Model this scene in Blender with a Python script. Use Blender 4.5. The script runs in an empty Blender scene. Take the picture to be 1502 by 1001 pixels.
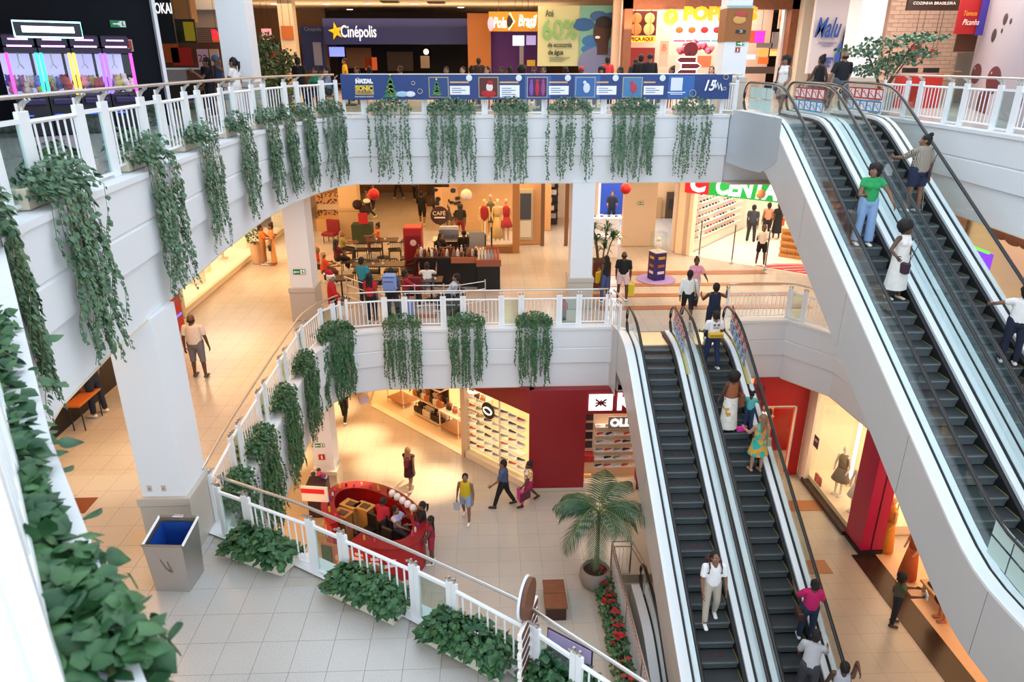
import bpy, math, random
import numpy as np
from mathutils import Vector, Matrix, noise
R = math.radians
random.seed(7)
sc = bpy.context.scene
COL = sc.collection

# ---------------------------------------------------------------- camera, world, exposure
CAM = Vector((0, 0, 1.5)); FPX = 1036.0; PITCH = R(21.6); YAW = R(2.0)
cd = bpy.data.cameras.new('camera'); cam = bpy.data.objects.new('camera', cd); COL.objects.link(cam)
cam.location = CAM; cam.rotation_euler = (R(90) - PITCH, 0, -YAW)
cd.sensor_width = 36; cd.lens = 36 * FPX / 1502; cd.clip_start = 0.05; cd.clip_end = 200
cd.dof.use_dof = True; cd.dof.focus_distance = 17.0; cd.dof.aperture_fstop = 3.2
sc.camera = cam
sc.cycles.transparent_max_bounces = 24
w = bpy.data.worlds.new('overcast_sky'); sc.world = w; w.use_nodes = True
w.node_tree.nodes['Background'].inputs[0].default_value = (0.80, 0.90, 1.0, 1)
w.node_tree.nodes['Background'].inputs[1].default_value = 2.05
sc.view_settings.view_transform = 'Standard'; sc.view_settings.look = 'None'
sc.view_settings.exposure = 0.0; sc.view_settings.gamma = 1.0
sc.view_settings.use_curve_mapping = False
Z3, Z2, Z1 = 0.0, -6.0, -11.6
CEIL3 = 4.3
WARM = (1.0, 0.50, 0.17); WARM2 = (1.0, 0.62, 0.32); NEUT = (1.0, 0.93, 0.84)
def area(x, y, z, sx, sy, power, col, rot=(0, 0, 0)):
    l = bpy.data.lights.new('ceiling_or_fill_lamp', 'AREA'); l.shape = 'RECTANGLE'; l.size = sx; l.size_y = sy
    l.energy = power; l.color = col
    o = bpy.data.objects.new('ceiling_or_fill_lamp', l); o.location = (x, y, z); o.rotation_euler = rot; COL.objects.link(o)
    return o
def spot(x, y, z, power, col, ang=60, blend=0.7, rot=(0, 0, 0), r=0.06):
    l = bpy.data.lights.new('downlight_beam', 'SPOT'); l.energy = power; l.color = col
    l.spot_size = R(ang); l.spot_blend = blend; l.shadow_soft_size = r
    o = bpy.data.objects.new('downlight_beam', l); o.location = (x, y, z); o.rotation_euler = rot; COL.objects.link(o)
    return o
# level 1 (lowest) ceiling lamps, warm
area(-5.5, 26, -8.05, 6, 8, 260, WARM)
area(1.5, 23.5, -8.05, 5, 4, 150, WARM2)
area(-7.5, 14, -8.05, 4, 8, 380, WARM)
area(8.5, 23.0, -8.05, 3, 4, 160, WARM2)
area(13.0, 15, -8.05, 4, 10, 200, WARM2)
# level 2 ceiling lamps
area(-7.3, 14, -2.1, 3.0, 10, 330, WARM)
area(-8.5, 27, -2.1, 4, 8, 380, WARM)
area(-2, 27, -2.1, 6, 7, 380, WARM)
area(-2, 36, -2.1, 8, 6, 380, WARM)
area(6.5, 25, -2.1, 5, 4, 260, WARM2)
area(11.5, 29, -2.1, 5, 5, 420, NEUT)
area(14.5, 15, -2.1, 3, 8, 240, WARM2)
# level 3 hall lamps, with added upward fill lamps
area(-4, 33, 4.1, 14, 10, 1150, WARM2)
area(-4, 40.9, 3.2, 16, .6, 300, WARM2, (R(180), 0, 0))  # added lamp facing up, brightens the ceiling before the cinema; no fitting modelled
area(2.5, 30.5, 2.7, 11, .8, 420, WARM2, (R(180), 0, 0))  # added upward fill in mid-air, lifts the food hall ceiling
area(7, 27, 4.1, 8, 5, 520, NEUT)
area(15, 23, 4.1, 5, 8, 480, NEUT)
for (x, y) in ((-5.0, 23.4), (-3.6, 21.7), (-2.0, 20.3), (-4.2, 19.2), (-6.6, 26.0), (-7.5, 22)):
    spot(x, y, -8.0, 1100, (1.0, 0.80, 0.5), 46, 0.9)
for (x, y) in ((1.5, 24.5), (-8, 19), (-7.5, 25), (-8.6, 29.5), (3.2, 29), (7.0, 27), (-1.6, 30.5), (-7.3, 12.5)):
    spot(x, y, -2.1, 300, (1.0, 0.76, 0.45), 50, 0.9)
for (x, y) in ((9.0, 24.0), (6.8, 23.4)):
    spot(x, y, -2.1, 220, (1.0, 0.8, 0.5), 60, 0.9)

# ---------------------------------------------------------------- helpers
_cp, _sp, _cy, _sy = math.cos(PITCH), math.sin(PITCH), math.cos(YAW), math.sin(YAW)
RT = Vector((_cy, -_sy, 0)); FH = Vector((_sy, _cy, 0)); FW = FH * _cp - Vector((0, 0, _sp)); UP = FH * _sp + Vector((0, 0, _cp))
def ray(x, y): return FW + RT * ((x - 751) / FPX) - UP * ((y - 500.5) / FPX)
def onz(x, y, z): r = ray(x, y); return CAM + r * ((z - CAM.z) / r.z)
def ony(x, y, Y): r = ray(x, y); return CAM + r * (Y / r.y)
def onx(x, y, X): r = ray(x, y); return CAM + r * (X / r.x)

MATS = {}
def mat(name, col, rough=0.5, metal=0.0, emit=0.0, alpha=1.0, trans=0.0, noise_amt=0.0, noise_scale=8.0, bump=0.0, coat=0.0, spec=None):
    if name in MATS: return MATS[name]
    m = bpy.data.materials.new(name); m.use_nodes = True; nt = m.node_tree; b = nt.nodes['Principled BSDF']
    c = (*col, 1)
    b.inputs['Base Color'].default_value = c; b.inputs['Roughness'].default_value = rough; b.inputs['Metallic'].default_value = metal
    if emit: b.inputs['Emission Color'].default_value = c; b.inputs['Emission Strength'].default_value = emit
    if trans: b.inputs['Transmission Weight'].default_value = trans
    if alpha < 1: b.inputs['Alpha'].default_value = alpha
    if coat: b.inputs['Coat Weight'].default_value = coat
    if spec is not None: b.inputs['Specular IOR Level'].default_value = spec
    if noise_amt or bump:
        tc = nt.nodes.new('ShaderNodeTexCoord'); n = nt.nodes.new('ShaderNodeTexNoise'); n.inputs['Scale'].default_value = noise_scale; n.inputs['Detail'].default_value = 4
        nt.links.new(tc.outputs['Object'], n.inputs['Vector'])
        if noise_amt:
            mx = nt.nodes.new('ShaderNodeMix'); mx.data_type = 'RGBA'
            mx.inputs[6].default_value = tuple(max(0, v * (1 - noise_amt)) for v in col) + (1,)
            mx.inputs[7].default_value = tuple(min(1, v * (1 + noise_amt)) for v in col) + (1,)
            nt.links.new(n.outputs['Fac'], mx.inputs[0]); nt.links.new(mx.outputs[2], b.inputs['Base Color'])
        if bump:
            bp = nt.nodes.new('ShaderNodeBump'); bp.inputs['Strength'].default_value = bump; bp.inputs['Distance'].default_value = 0.01
            nt.links.new(n.outputs['Fac'], bp.inputs['Height']); nt.links.new(bp.outputs[0], b.inputs['Normal'])
    MATS[name] = m
    return m
def hexc(h):
    v = [int(h[i:i + 2], 16) / 255 for i in (0, 2, 4)]
    return tuple(((c + 0.055) / 1.055) ** 2.4 if c > 0.04045 else c / 12.92 for c in v)
def M(h, rough=0.6, **k):
    key = 'colour_%s_%s%s' % (h, rough, ''.join('%s%s' % (a[0], b) for a, b in sorted(k.items())))
    return mat(key, hexc(h), rough, **k)

def granite(name, col, tile, rough, grout=0.72, speck=0.10, ox=0.0, oy=0.0):
    m = bpy.data.materials.new(name); m.use_nodes = True; nt = m.node_tree; b = nt.nodes['Principled BSDF']; N = nt.nodes.new; L = nt.links.new
    geo = N('ShaderNodeNewGeometry'); mp = N('ShaderNodeMapping'); mp.inputs['Location'].default_value = (ox, oy, 0); L(geo.outputs['Position'], mp.inputs[0])
    n1 = N('ShaderNodeTexNoise'); n1.inputs['Scale'].default_value = 55; n1.inputs['Detail'].default_value = 6; n1.inputs['Roughness'].default_value = 0.7; L(mp.outputs[0], n1.inputs[0])
    n2 = N('ShaderNodeTexNoise'); n2.inputs['Scale'].default_value = 0.7; L(mp.outputs[0], n2.inputs[0])
    r1 = N('ShaderNodeMapRange'); r1.inputs[1].default_value = 0.35; r1.inputs[2].default_value = 0.65; r1.inputs[3].default_value = 1 - speck; r1.inputs[4].default_value = 1 + speck; L(n1.outputs[0], r1.inputs[0])
    r2 = N('ShaderNodeMapRange'); r2.inputs[1].default_value = 0.3; r2.inputs[2].default_value = 0.7; r2.inputs[3].default_value = 0.94; r2.inputs[4].default_value = 1.05; L(n2.outputs[0], r2.inputs[0])
    mu = N('ShaderNodeMath'); mu.operation = 'MULTIPLY'; L(r1.outputs[0], mu.inputs[0]); L(r2.outputs[0], mu.inputs[1])
    last = mu.outputs[0]
    if tile:
        sx = N('ShaderNodeSeparateXYZ'); L(mp.outputs[0], sx.inputs[0]); outs = []
        for ax in (0, 1):
            d = N('ShaderNodeMath'); d.operation = 'DIVIDE'; L(sx.outputs[ax], d.inputs[0]); d.inputs[1].default_value = tile[ax]
            f = N('ShaderNodeMath'); f.operation = 'FRACT'; L(d.outputs[0], f.inputs[0])
            g = N('ShaderNodeMath'); g.operation = 'GREATER_THAN'; L(f.outputs[0], g.inputs[0]); g.inputs[1].default_value = 0.012 / tile[ax]
            outs.append(g.outputs[0])
        mi = N('ShaderNodeMath'); mi.operation = 'MINIMUM'; L(outs[0], mi.inputs[0]); L(outs[1], mi.inputs[1])
        mr = N('ShaderNodeMapRange'); mr.inputs[3].default_value = grout; mr.inputs[4].default_value = 1.0; L(mi.outputs[0], mr.inputs[0])
        m2 = N('ShaderNodeMath'); m2.operation = 'MULTIPLY'; L(last, m2.inputs[0]); L(mr.outputs[0], m2.inputs[1]); last = m2.outputs[0]
        bp = N('ShaderNodeBump'); bp.inputs['Strength'].default_value = 0.4; bp.inputs['Distance'].default_value = 0.004; L(mi.outputs[0], bp.inputs['Height']); L(bp.outputs[0], b.inputs['Normal'])
    vm = N('ShaderNodeVectorMath'); vm.operation = 'SCALE'; vm.inputs[0].default_value = col; L(last, vm.inputs['Scale'])
    L(vm.outputs[0], b.inputs['Base Color']); b.inputs['Roughness'].default_value = rough
    return m

class MB:
    def __init__(s): s.v = []; s.f = []; s.mi = []; s.cur = 0
    def add(s, vs, fs):
        n = len(s.v); s.v.extend(tuple(p) for p in vs)
        for f in fs: s.f.append(tuple(i + n for i in f)); s.mi.append(s.cur)
        return s
    def box(s, c, d, rz=0.0, bev=0.0):
        x, y, z = d[0] / 2, d[1] / 2, d[2] / 2; ca, sa = math.cos(rz), math.sin(rz)
        if bev:
            b = min(bev, x * .9, y * .9, z * .9); P = []
            for (zz, k) in ((-z, b), (-z + b, 0), (z - b, 0), (z, b)):
                for (px, py) in ((-x + k, -y + k), (x - k, -y + k), (x - k, y - k), (-x + k, y - k)): P.append((px, py, zz))
            F = [(3, 2, 1, 0), (12, 13, 14, 15)]
            for l in range(3):
                for i in range(4): a = l * 4 + i; bb = l * 4 + (i + 1) % 4; F.append((a, bb, bb + 4, a + 4))
        else:
            P = [(-x, -y, -z), (x, -y, -z), (x, y, -z), (-x, y, -z), (-x, -y, z), (x, -y, z), (x, y, z), (-x, y, z)]
            F = [(3, 2, 1, 0), (4, 5, 6, 7), (0, 1, 5, 4), (1, 2, 6, 5), (2, 3, 7, 6), (3, 0, 4, 7)]
        return s.add([(c[0] + a * ca - b2 * sa, c[1] + a * sa + b2 * ca, c[2] + zz) for a, b2, zz in P], F)
    def b2(s, x0, y0, z0, x1, y1, z1, bev=0): return s.box(((x0 + x1) / 2, (y0 + y1) / 2, (z0 + z1) / 2), (abs(x1 - x0), abs(y1 - y0), abs(z1 - z0)), 0, bev)
    def prism(s, poly, z0, z1):
        n = len(poly); V = [(p[0], p[1], z0) for p in poly] + [(p[0], p[1], z1) for p in poly]
        F = [tuple(range(n))[::-1], tuple(range(n, 2 * n))] + [(i, (i + 1) % n, (i + 1) % n + n, i + n) for i in range(n)]
        return s.add(V, F)
    def lathe(s, prof, c=(0, 0, 0), n=16):
        V = []; F = []
        for (r, z) in prof:
            for i in range(n): a = 2 * math.pi * i / n; V.append((c[0] + r * math.cos(a), c[1] + r * math.sin(a), c[2] + z))
        for l in range(len(prof) - 1):
            for i in range(n): a = l * n + i; b = l * n + (i + 1) % n; F.append((a, b, b + n, a + n))
        F.append(tuple(range(n))[::-1]); k = (len(prof) - 1) * n; F.append(tuple(range(k, k + n)))
        return s.add(V, F)
    def tube(s, path, r, n=8, cap=True, flat=1.0):
        P = [Vector(p) for p in path]; V = []; F = []; rr = r if isinstance(r, (list, tuple)) else [r] * len(P)
        for i, p in enumerate(P):
            t = (P[min(i + 1, len(P) - 1)] - P[max(i - 1, 0)])
            t = t.normalized() if t.length > 1e-9 else Vector((0, 0, 1))
            ref = Vector((0, 0, 1)) if abs(t.z) < 0.95 else Vector((0, 1, 0)) if abs(t.y) < .95 else Vector((1, 0, 0))
            u = t.cross(ref).normalized(); v = u.cross(t)
            for k in range(n):
                a = 2 * math.pi * k / n; V.append(p + u * (rr[i] * math.cos(a)) + v * (rr[i] * flat * math.sin(a)))
        for i in range(len(P) - 1):
            for k in range(n): a = i * n + k; b = i * n + (k + 1) % n; F.append((a, b, b + n, a + n))
        if cap: F.append(tuple(range(n))[::-1]); F.append(tuple(range((len(P) - 1) * n, len(P) * n)))
        return s.add(V, F)
    def ball(s, c, r, n=10, m=7, rx=None, ry=None, rz=None):
        a, b, d = (rx or r), (ry or r), (rz or r); V = []; F = []
        for j in range(1, m):
            t = math.pi * j / m
            for i in range(n): p = 2 * math.pi * i / n; V.append((c[0] + a * math.sin(t) * math.cos(p), c[1] + b * math.sin(t) * math.sin(p), c[2] + d * math.cos(t)))
        V += [(c[0], c[1], c[2] + d), (c[0], c[1], c[2] - d)]; k = len(V)
        for j in range(m - 2):
            for i in range(n): q = j * n + i; q2 = j * n + (i + 1) % n; F.append((q, q + n, q2 + n, q2))
        for i in range(n): F.append((k - 2, i, (i + 1) % n)); F.append((k - 1, (m - 2) * n + (i + 1) % n, (m - 2) * n + i))
        return s.add(V, F)
    def quad(s, a, b, c, d): return s.add([a, b, c, d], [(0, 1, 2, 3)])
    def grid(s, rows):
        h, wd = len(rows), len(rows[0]); V = [p for r in rows for p in r]
        return s.add(V, [(j * wd + i, j * wd + i + 1, (j + 1) * wd + i + 1, (j + 1) * wd + i) for j in range(h - 1) for i in range(wd - 1)])
    def mesh(s, name, mats, off=None, smooth=False):
        me = bpy.data.meshes.new(name)
        V = s.v if off is None else [(p[0] - off[0], p[1] - off[1], p[2] - off[2]) for p in s.v]
        me.from_pydata(V, [], s.f)
        for m in (mats if isinstance(mats, (list, tuple)) else [mats]): me.materials.append(m)
        if s.cur or any(s.mi): me.polygons.foreach_set('material_index', s.mi)
        if smooth: me.polygons.foreach_set('use_smooth', [True] * len(s.f))
        me.update(); return me
    def build(s, name, mats, parent=None, off=None, smooth=False):
        if off is None and parent is not None and parent.get('_world'): off = root_loc(parent)
        return link(name, s.mesh(name, mats, off, smooth), parent)
def root_loc(o):
    l = Vector(o.location)
    while o.parent: o = o.parent; l = l + o.location
    return l
def link(name, data, parent=None, loc=None, rot=None):
    o = bpy.data.objects.new(name, data); COL.objects.link(o)
    if parent is not None: o.parent = parent
    if loc is not None: o.location = loc
    if rot is not None: o.rotation_euler = rot
    return o
def tag(o, label=None, cat=None, group=None, kind=None):
    if label: o['label'] = label
    if cat: o['category'] = cat
    if group: o['group'] = group
    if kind: o['kind'] = kind
    return o
def thing(name, loc, label, cat, group=None, rz=0.0, world=False):
    o = link(name, None, None, loc, (0, 0, rz)); tag(o, label, cat, group); o.empty_display_size = 0.1
    if world: o['_world'] = 1
    return o
def struct(name, mb, m, label=None, smooth=False):
    o = mb.build(name, m, None, None, smooth); o['kind'] = 'structure'
    if label: o['label'] = label
    return o
def copy_tree(o, parent=None):
    c = o.copy(); COL.objects.link(c); c.parent = parent
    for ch in o.children: copy_tree(ch, c)
    return c
def text(body, loc, size, m, parent=None, rot=(R(90), 0, 0), align='CENTER', ext=0.004, sx=1.0, bold=0.0, name='lettering', shear=0.0):
    cu = bpy.data.curves.new(name, 'FONT'); cu.body = body; cu.size = size; cu.align_x = align; cu.align_y = 'CENTER'
    cu.extrude = ext; cu.offset = bold; cu.shear = shear; cu.resolution_u = 3
    cu.materials.append(m)
    o = bpy.data.objects.new(name, cu); COL.objects.link(o)
    if parent is not None:
        o.parent = parent
        if parent.get('_world'): loc = Vector(loc) - root_loc(parent)
    o.location = loc; o.rotation_euler = rot; o.scale = (sx, 1, 1)
    return o
def inst(name, me, loc, rz=0.0, label=None, cat=None, group=None, parent=None, sc_=1.0, rx=0.0):
    o = link(name, me, parent, loc, (rx, 0, rz))
    if sc_ != 1.0: o.scale = (sc_,) * 3
    if label: tag(o, label, cat, group)
    return o

# ---------------------------------------------------------------- shared materials
WHITE = mat('white_paint', (0.80, 0.82, 0.85), 0.45)
WHITE_G = mat('white_gloss_metal', (0.86, 0.88, 0.90), 0.3)
CREAM = mat('cream_paint', (0.78, 0.70, 0.58), 0.6)
STEEL = mat('brushed_steel', (0.62, 0.60, 0.58), 0.32, 1.0)
ALU = mat('satin_aluminium', (0.80, 0.84, 0.88), 0.42, 0.85)
CLAD = mat('steel_cladding', (0.60, 0.61, 0.61), 0.42, 0.2, noise_amt=0.04, noise_scale=1.5)
BLACKR = mat('black_rubber', (0.012, 0.013, 0.015), 0.35)
BLACK = mat('matt_black', (0.01, 0.01, 0.012), 0.5)
DARK = mat('charcoal_paint', (0.02, 0.022, 0.028), 0.5)
STONE = mat('stone_cladding', (0.52, 0.47, 0.41), 0.4, noise_amt=0.10, noise_scale=30)
RED = mat('signal_red', (0.45, 0.01, 0.012), 0.4)
MAROON = mat('shop_red', (0.27, 0.008, 0.014), 0.45)
MAGENTA = mat('magenta_panel', (0.42, 0.005, 0.06), 0.35)
WOOD = mat('brown_wood', (0.22, 0.07, 0.025), 0.4, noise_amt=0.3, noise_scale=6)
TAN = mat('tan_wood', (0.50, 0.30, 0.14), 0.45, noise_amt=0.15, noise_scale=10)
def glassmat(name, col, a, rough=0.03):
    m = bpy.data.materials.new(name); m.use_nodes = True; nt = m.node_tree; nt.nodes.clear(); N = nt.nodes.new; L = nt.links.new
    o = N('ShaderNodeOutputMaterial'); t = N('ShaderNodeBsdfTransparent'); g = N('ShaderNodeBsdfGlossy'); mx = N('ShaderNodeMixShader'); fr = N('ShaderNodeLayerWeight'); fr.inputs[0].default_value = 0.5
    t.inputs[0].default_value = (*col, 1); g.inputs['Roughness'].default_value = rough; g.inputs[0].default_value = (1, 1, 1, 1)
    pw = N('ShaderNodeMath'); pw.operation = 'POWER'; L(fr.outputs['Facing'], pw.inputs[0]); pw.inputs[1].default_value = 4.0
    ma = N('ShaderNodeMath'); ma.operation = 'MULTIPLY_ADD'; ma.use_clamp = True; L(pw.outputs[0], ma.inputs[0]); ma.inputs[1].default_value = 0.55; ma.inputs[2].default_value = 0.02 + a
    L(ma.outputs[0], mx.inputs[0]); L(t.outputs[0], mx.inputs[1]); L(g.outputs[0], mx.inputs[2]); L(mx.outputs[0], o.inputs[0])
    return m
GLASS = glassmat('clear_glass', (0.93, 0.97, 0.96), 0.0)
GLASS_G = glassmat('green_tinted_glass', (0.80, 0.90, 0.88), 0.02)
LAMP = mat('lamp_lens', (1.0, 0.85, 0.62), 0.5, emit=9.0)
def leafmat(name, c1, c2):
    m = bpy.data.materials.new(name); m.use_nodes = True; nt = m.node_tree; b = nt.nodes['Principled BSDF']; N = nt.nodes.new; L = nt.links.new
    g = N('ShaderNodeNewGeometry'); n = N('ShaderNodeTexNoise'); n.inputs['Scale'].default_value = 9; L(g.outputs['Position'], n.inputs[0])
    r = N('ShaderNodeMapRange'); r.inputs[1].default_value = 0.35; r.inputs[2].default_value = 0.65; L(n.outputs[0], r.inputs[0])
    mx = N('ShaderNodeMix'); mx.data_type = 'RGBA'; mx.inputs[6].default_value = (*c1, 1); mx.inputs[7].default_value = (*c2, 1); L(r.outputs[0], mx.inputs[0]); L(mx.outputs[2], b.inputs['Base Color'])
    b.inputs['Roughness'].default_value = 0.42; b.inputs['Specular IOR Level'].default_value = 0.4
    return m
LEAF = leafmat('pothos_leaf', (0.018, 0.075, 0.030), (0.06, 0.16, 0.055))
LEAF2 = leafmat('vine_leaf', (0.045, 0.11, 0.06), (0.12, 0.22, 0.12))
PALML = leafmat('palm_leaf', (0.02, 0.07, 0.035), (0.05, 0.12, 0.05))
STEM = mat('vine_stem', (0.10, 0.14, 0.05), 0.7)
SOIL = mat('potting_soil', (0.06, 0.03, 0.02), 0.95, noise_amt=0.4, noise_scale=40)
# ---------------------------------------------------------------- floors, slabs, fascias
GR2 = granite('granite_floor_middle', (0.48, 0.44, 0.395), (0.5, 0.55), 0.20, 0.75, 0.12, 0.2, 0.33)
GR2T = granite('granite_tile_grey', (0.49, 0.475, 0.455), None, 0.20, speck=0.14)
GR1 = granite('granite_floor_lower', (0.50, 0.43, 0.34), (0.6, 0.6), 0.22, 0.8, 0.06)
GR1T = granite('granite_tile_beige', (0.51, 0.45, 0.385), None, 0.22, speck=0.07)
GR3 = granite('granite_floor_top', (0.50, 0.48, 0.46), (0.6, 0.6), 0.25, 0.8, 0.08)
# void edges (mall x runs along the far fascia, y along the escalators)
E3 = [(0.2, -1.2), (-0.25, 0.4), (-0.93, 1.28), (-1.93, 2.62), (-4.42, 6.3), (-4.62, 7.0), (-4.84, 8.7), (-4.99, 10.9), (-5.19, 13.8), (-5.25, 16.8), (-5.1, 18.8), (-4.78, 20.3), (-4.4, 21.3), (-3.95, 21.85), (7.25, 21.85), (7.38, 21.4), (10.95, 21.3), (11.5, 21.3), (11.45, 18), (11.25, 14), (11.2, -1.2)]
E2 = [(10.4, -1.5), (10.4, 5.0), (2.9, 5.0), (1.82, 5.75), (0.3, 7.28), (-1.1, 8.25), (-3.05, 9.5), (-4.62, 10.3), (-4.72, 12), (-4.8, 15), (-4.86, 18.2), (-4.65, 19.1), (-4.2, 19.7), (-3.2, 19.95), (3.7, 20.0), (3.95, 19.6), (7.3, 19.6), (7.4, 20.4), (9.3, 20.4), (10.3, 19.0), (10.45, 17), (10.45, 7.6), (10.45, 5.2), (10.45, -1.5)]
def slab(edge, outer, z0, z1, m, name):
    poly = list(edge) + outer
    return struct(name, MB().prism(poly, z0, z1), m)
f3 = slab(E3, [(34, -1.2), (34, 62), (-42, 62), (-42, -1.2)], -0.25, 0.0, GR3, 'floor'); f3['label'] = 'grey tiled floor of the top level'
f2 = slab(E2, [(30, -1.5), (30, 45), (-22, 45), (-22, -1.5)], -6.25, -6.012, GR2, 'floor'); f2['label'] = 'speckled grey granite floor of the middle level'
# lowest floor with the hole of the basement escalator
mb = MB()
for (a, b_, c, d) in ((-20, -2, 3.35, 40), (3.35, 15.55, 25, 40), (6.95, -2, 25, 15.55)):
    mb.b2(a, b_, Z1 - 0.3, c, d, Z1 - 0.012)
f1 = struct('floor', mb, GR1, 'beige tiled floor of the lowest level')
mb = MB().b2(3.35, -2, -17.2, 6.95, 15.5, -17.0); struct('floor', mb, GR1, 'floor of the basement below the escalator hole')
mb = MB().b2(3.33, -2, -17, 3.35, 15.55, Z1 - .3).b2(6.95, -2, -17, 6.97, 15.55, Z1 - .3).b2(3.35, 15.5, -17, 6.95, 15.55, Z1 - .3)
struct('wall_basement', mb, CREAM)
# picked-apart floor tiles
def tiles(parent, x0, y0, nx, ny, tx, ty, z, m, inside, cap=300):
    th = 0.012; g = 0.004
    me = MB().box((0, 0, -th / 2), (tx - g, ty - g, th), 0, 0.0025).mesh('floor_tile', m)
    k = 0
    for j in range(ny):
        for i in range(nx):
            x = x0 + (i + .5) * tx; y = y0 + (j + .5) * ty
            if not inside(x, y): continue
            o = link('floor_tile', me, parent, (x, y, z + random.uniform(-0.0006, 0.0006))); k += 1
            if k >= cap: return
def seg_side(x, y, poly):
    # inside test for a closed polygon
    n = len(poly); c = False; j = n - 1
    for i in range(n):
        xi, yi = poly[i]; xj, yj = poly[j]
        if ((yi > y) != (yj > y)) and (x < (xj - xi) * (y - yi) / (yj - yi) + xi): c = not c
        j = i
    return c
L2P = list(E2) + [(30, -1.5), (30, 45), (-22, 45), (-22, -1.5)]
def in2(x, y):
    if not all(seg_side(x + dx, y + dy, L2P) for dx in (-.26, .26) for dy in (-.28, .28)): return False
    return -9.3 < x < 3 and x > -(y) * .78 - 1.5 and y > 4.4
tiles(f2, -9.7, 4.4, 27, 14, 0.5, 0.55, -6.0, GR2T, in2)
# plain screed-level granite sheet for the rest of the middle floor (same height as the tiles)
def in1(x, y):
    return -3.4 < x < 3.2 and 9.5 < y < 19.3 or (3.2 < x < 3.9 and 15.7 < y < 19.3)
tiles(f1, -3.4, 9.6, 12, 16, 0.6, 0.6, Z1, GR1T, in1)

# stepped fascia bands along the slab edges: three bands, each a little further out
def band(edge, prof, name, m, label=None, rev=False):
    P = [Vector((p[0], p[1])) for p in edge]; n = len(P); norm = []
    for i in range(n):
        t = (P[min(i + 1, n - 1)] - P[max(i - 1, 0)]).normalized(); norm.append(Vector((t.y, -t.x)))
    rows = []
    for (o, z) in prof: rows.append([(P[i].x + norm[i].x * o, P[i].y + norm[i].y * o, z) for i in range(n)])
    mb = MB().grid(rows); o = mb.build(name, m); tag(o, label, kind='structure'); return o
def fprof(z): return [(-0.25, z + .03), (0.10, z + .03), (0.10, z - .05), (0.06, z - .06), (0.06, z - .62), (0.035, z - .64), (0.035, z - .66), (0.055, z - .68), (0.055, z - 1.14), (-0.01, z - 1.17), (-0.01, z - 1.95), (-0.35, z - 1.95)]
WALLW = mat('white_fascia_paint', (0.76, 0.78, 0.81), 0.5, noise_amt=0.02, noise_scale=0.8)
band(E3[0:15], fprof(0), 'trim_1', WALLW, 'white stepped fascia of the top balcony')
band(E3[16:], fprof(0), 'trim_2', WALLW, 'white stepped fascia along the top balcony beside the escalators')
band(E2[2:16], fprof(Z2), 'trim_3', WALLW, 'white stepped fascia of the middle balcony')
band(E2[16:], fprof(Z2), 'trim_4', WALLW, 'white stepped fascia of the middle balcony behind the escalators')
# soffits (ceilings under the slabs)
SOFF = mat('soffit_paint', (0.72, 0.62, 0.48), 0.7)
s = slab(E3, [(34, -1.2), (34, 45), (-22, 45), (-22, -1.2)], -1.98, -1.95, SOFF, 'ceiling'); s['label'] = 'cream ceiling of the middle level'
s = slab(E2, [(30, -1.5), (30, 40), (-20, 40), (-20, -1.5)], -7.98, -7.95, SOFF, 'ceiling'); s['label'] = 'cream ceiling of the lowest level'
# top level ceiling around the skylight
mb = MB().b2(-42, 23.5, CEIL3, 34, 62, CEIL3 + .2).b2(-42, -1, CEIL3, -7.2, 23.5, CEIL3 + .2).b2(14, -1, CEIL3, 34, 23.5, CEIL3 + .2)
struct('ceiling', mb, mat('top_ceiling_paint', (0.66, 0.56, 0.46), 0.75), 'beige ceiling of the top level')
# skylight kerb and glazing bars over the atrium
mb = MB()
for i in range(9): mb.b2(-7.2 + i * 2.65 - .04, -1, 7.0, -7.2 + i * 2.65 + .04, 23.5, 7.15)
mb.b2(-7.3, -1, CEIL3, -7.2, 23.5, 7.0).b2(14, -1, CEIL3, 14.1, 23.5, 7.0).b2(-7.2, 23.5, CEIL3, 14, 23.6, 7.0)
struct('trim_5', mb, WHITE, 'skylight frame over the atrium')
# downlights in the far ceiling
for (px, py) in ((478, 5), (540, 4), (402, 5), (454, 14), (513, 13), (608, 5), (676, 10), (405, 25), (411, 30), (375, 15), (367, 20)):
    p = onz(px, min(py, 34), CEIL3)
    if not 24 < p.y < 60: continue
    t = thing('downlight', (p.x, p.y, CEIL3), 'round recessed downlight in the beige top ceiling', 'lamp', 'downlights in the top ceiling')
    MB().lathe([(0.24, 0), (0.24, -0.03), (0.17, -0.035)], n=12).build('rim', WHITE, t)
    MB().lathe([(0.17, -0.02), (0.17, -0.04)], n=12).build('lens', LAMP, t)
for (px, py) in ((572, 2), (640, 3), (590, 20)):
    p = onz(px, py, CEIL3)
    t = thing('ceiling_vent', (p.x, p.y, CEIL3 - 0.01), 'dark square air vent in the beige top ceiling', 'vent', 'vents in the top ceiling')
    MB().box((0, 0, -0.02), (0.9, 0.9, 0.03)).build('frame', DARK, t)
    for i in range(4): MB().box((0, -0.3 + i * .2, -0.045), (0.8, 0.05, 0.02)).build('slat', M('6b5a48'), t)

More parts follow.
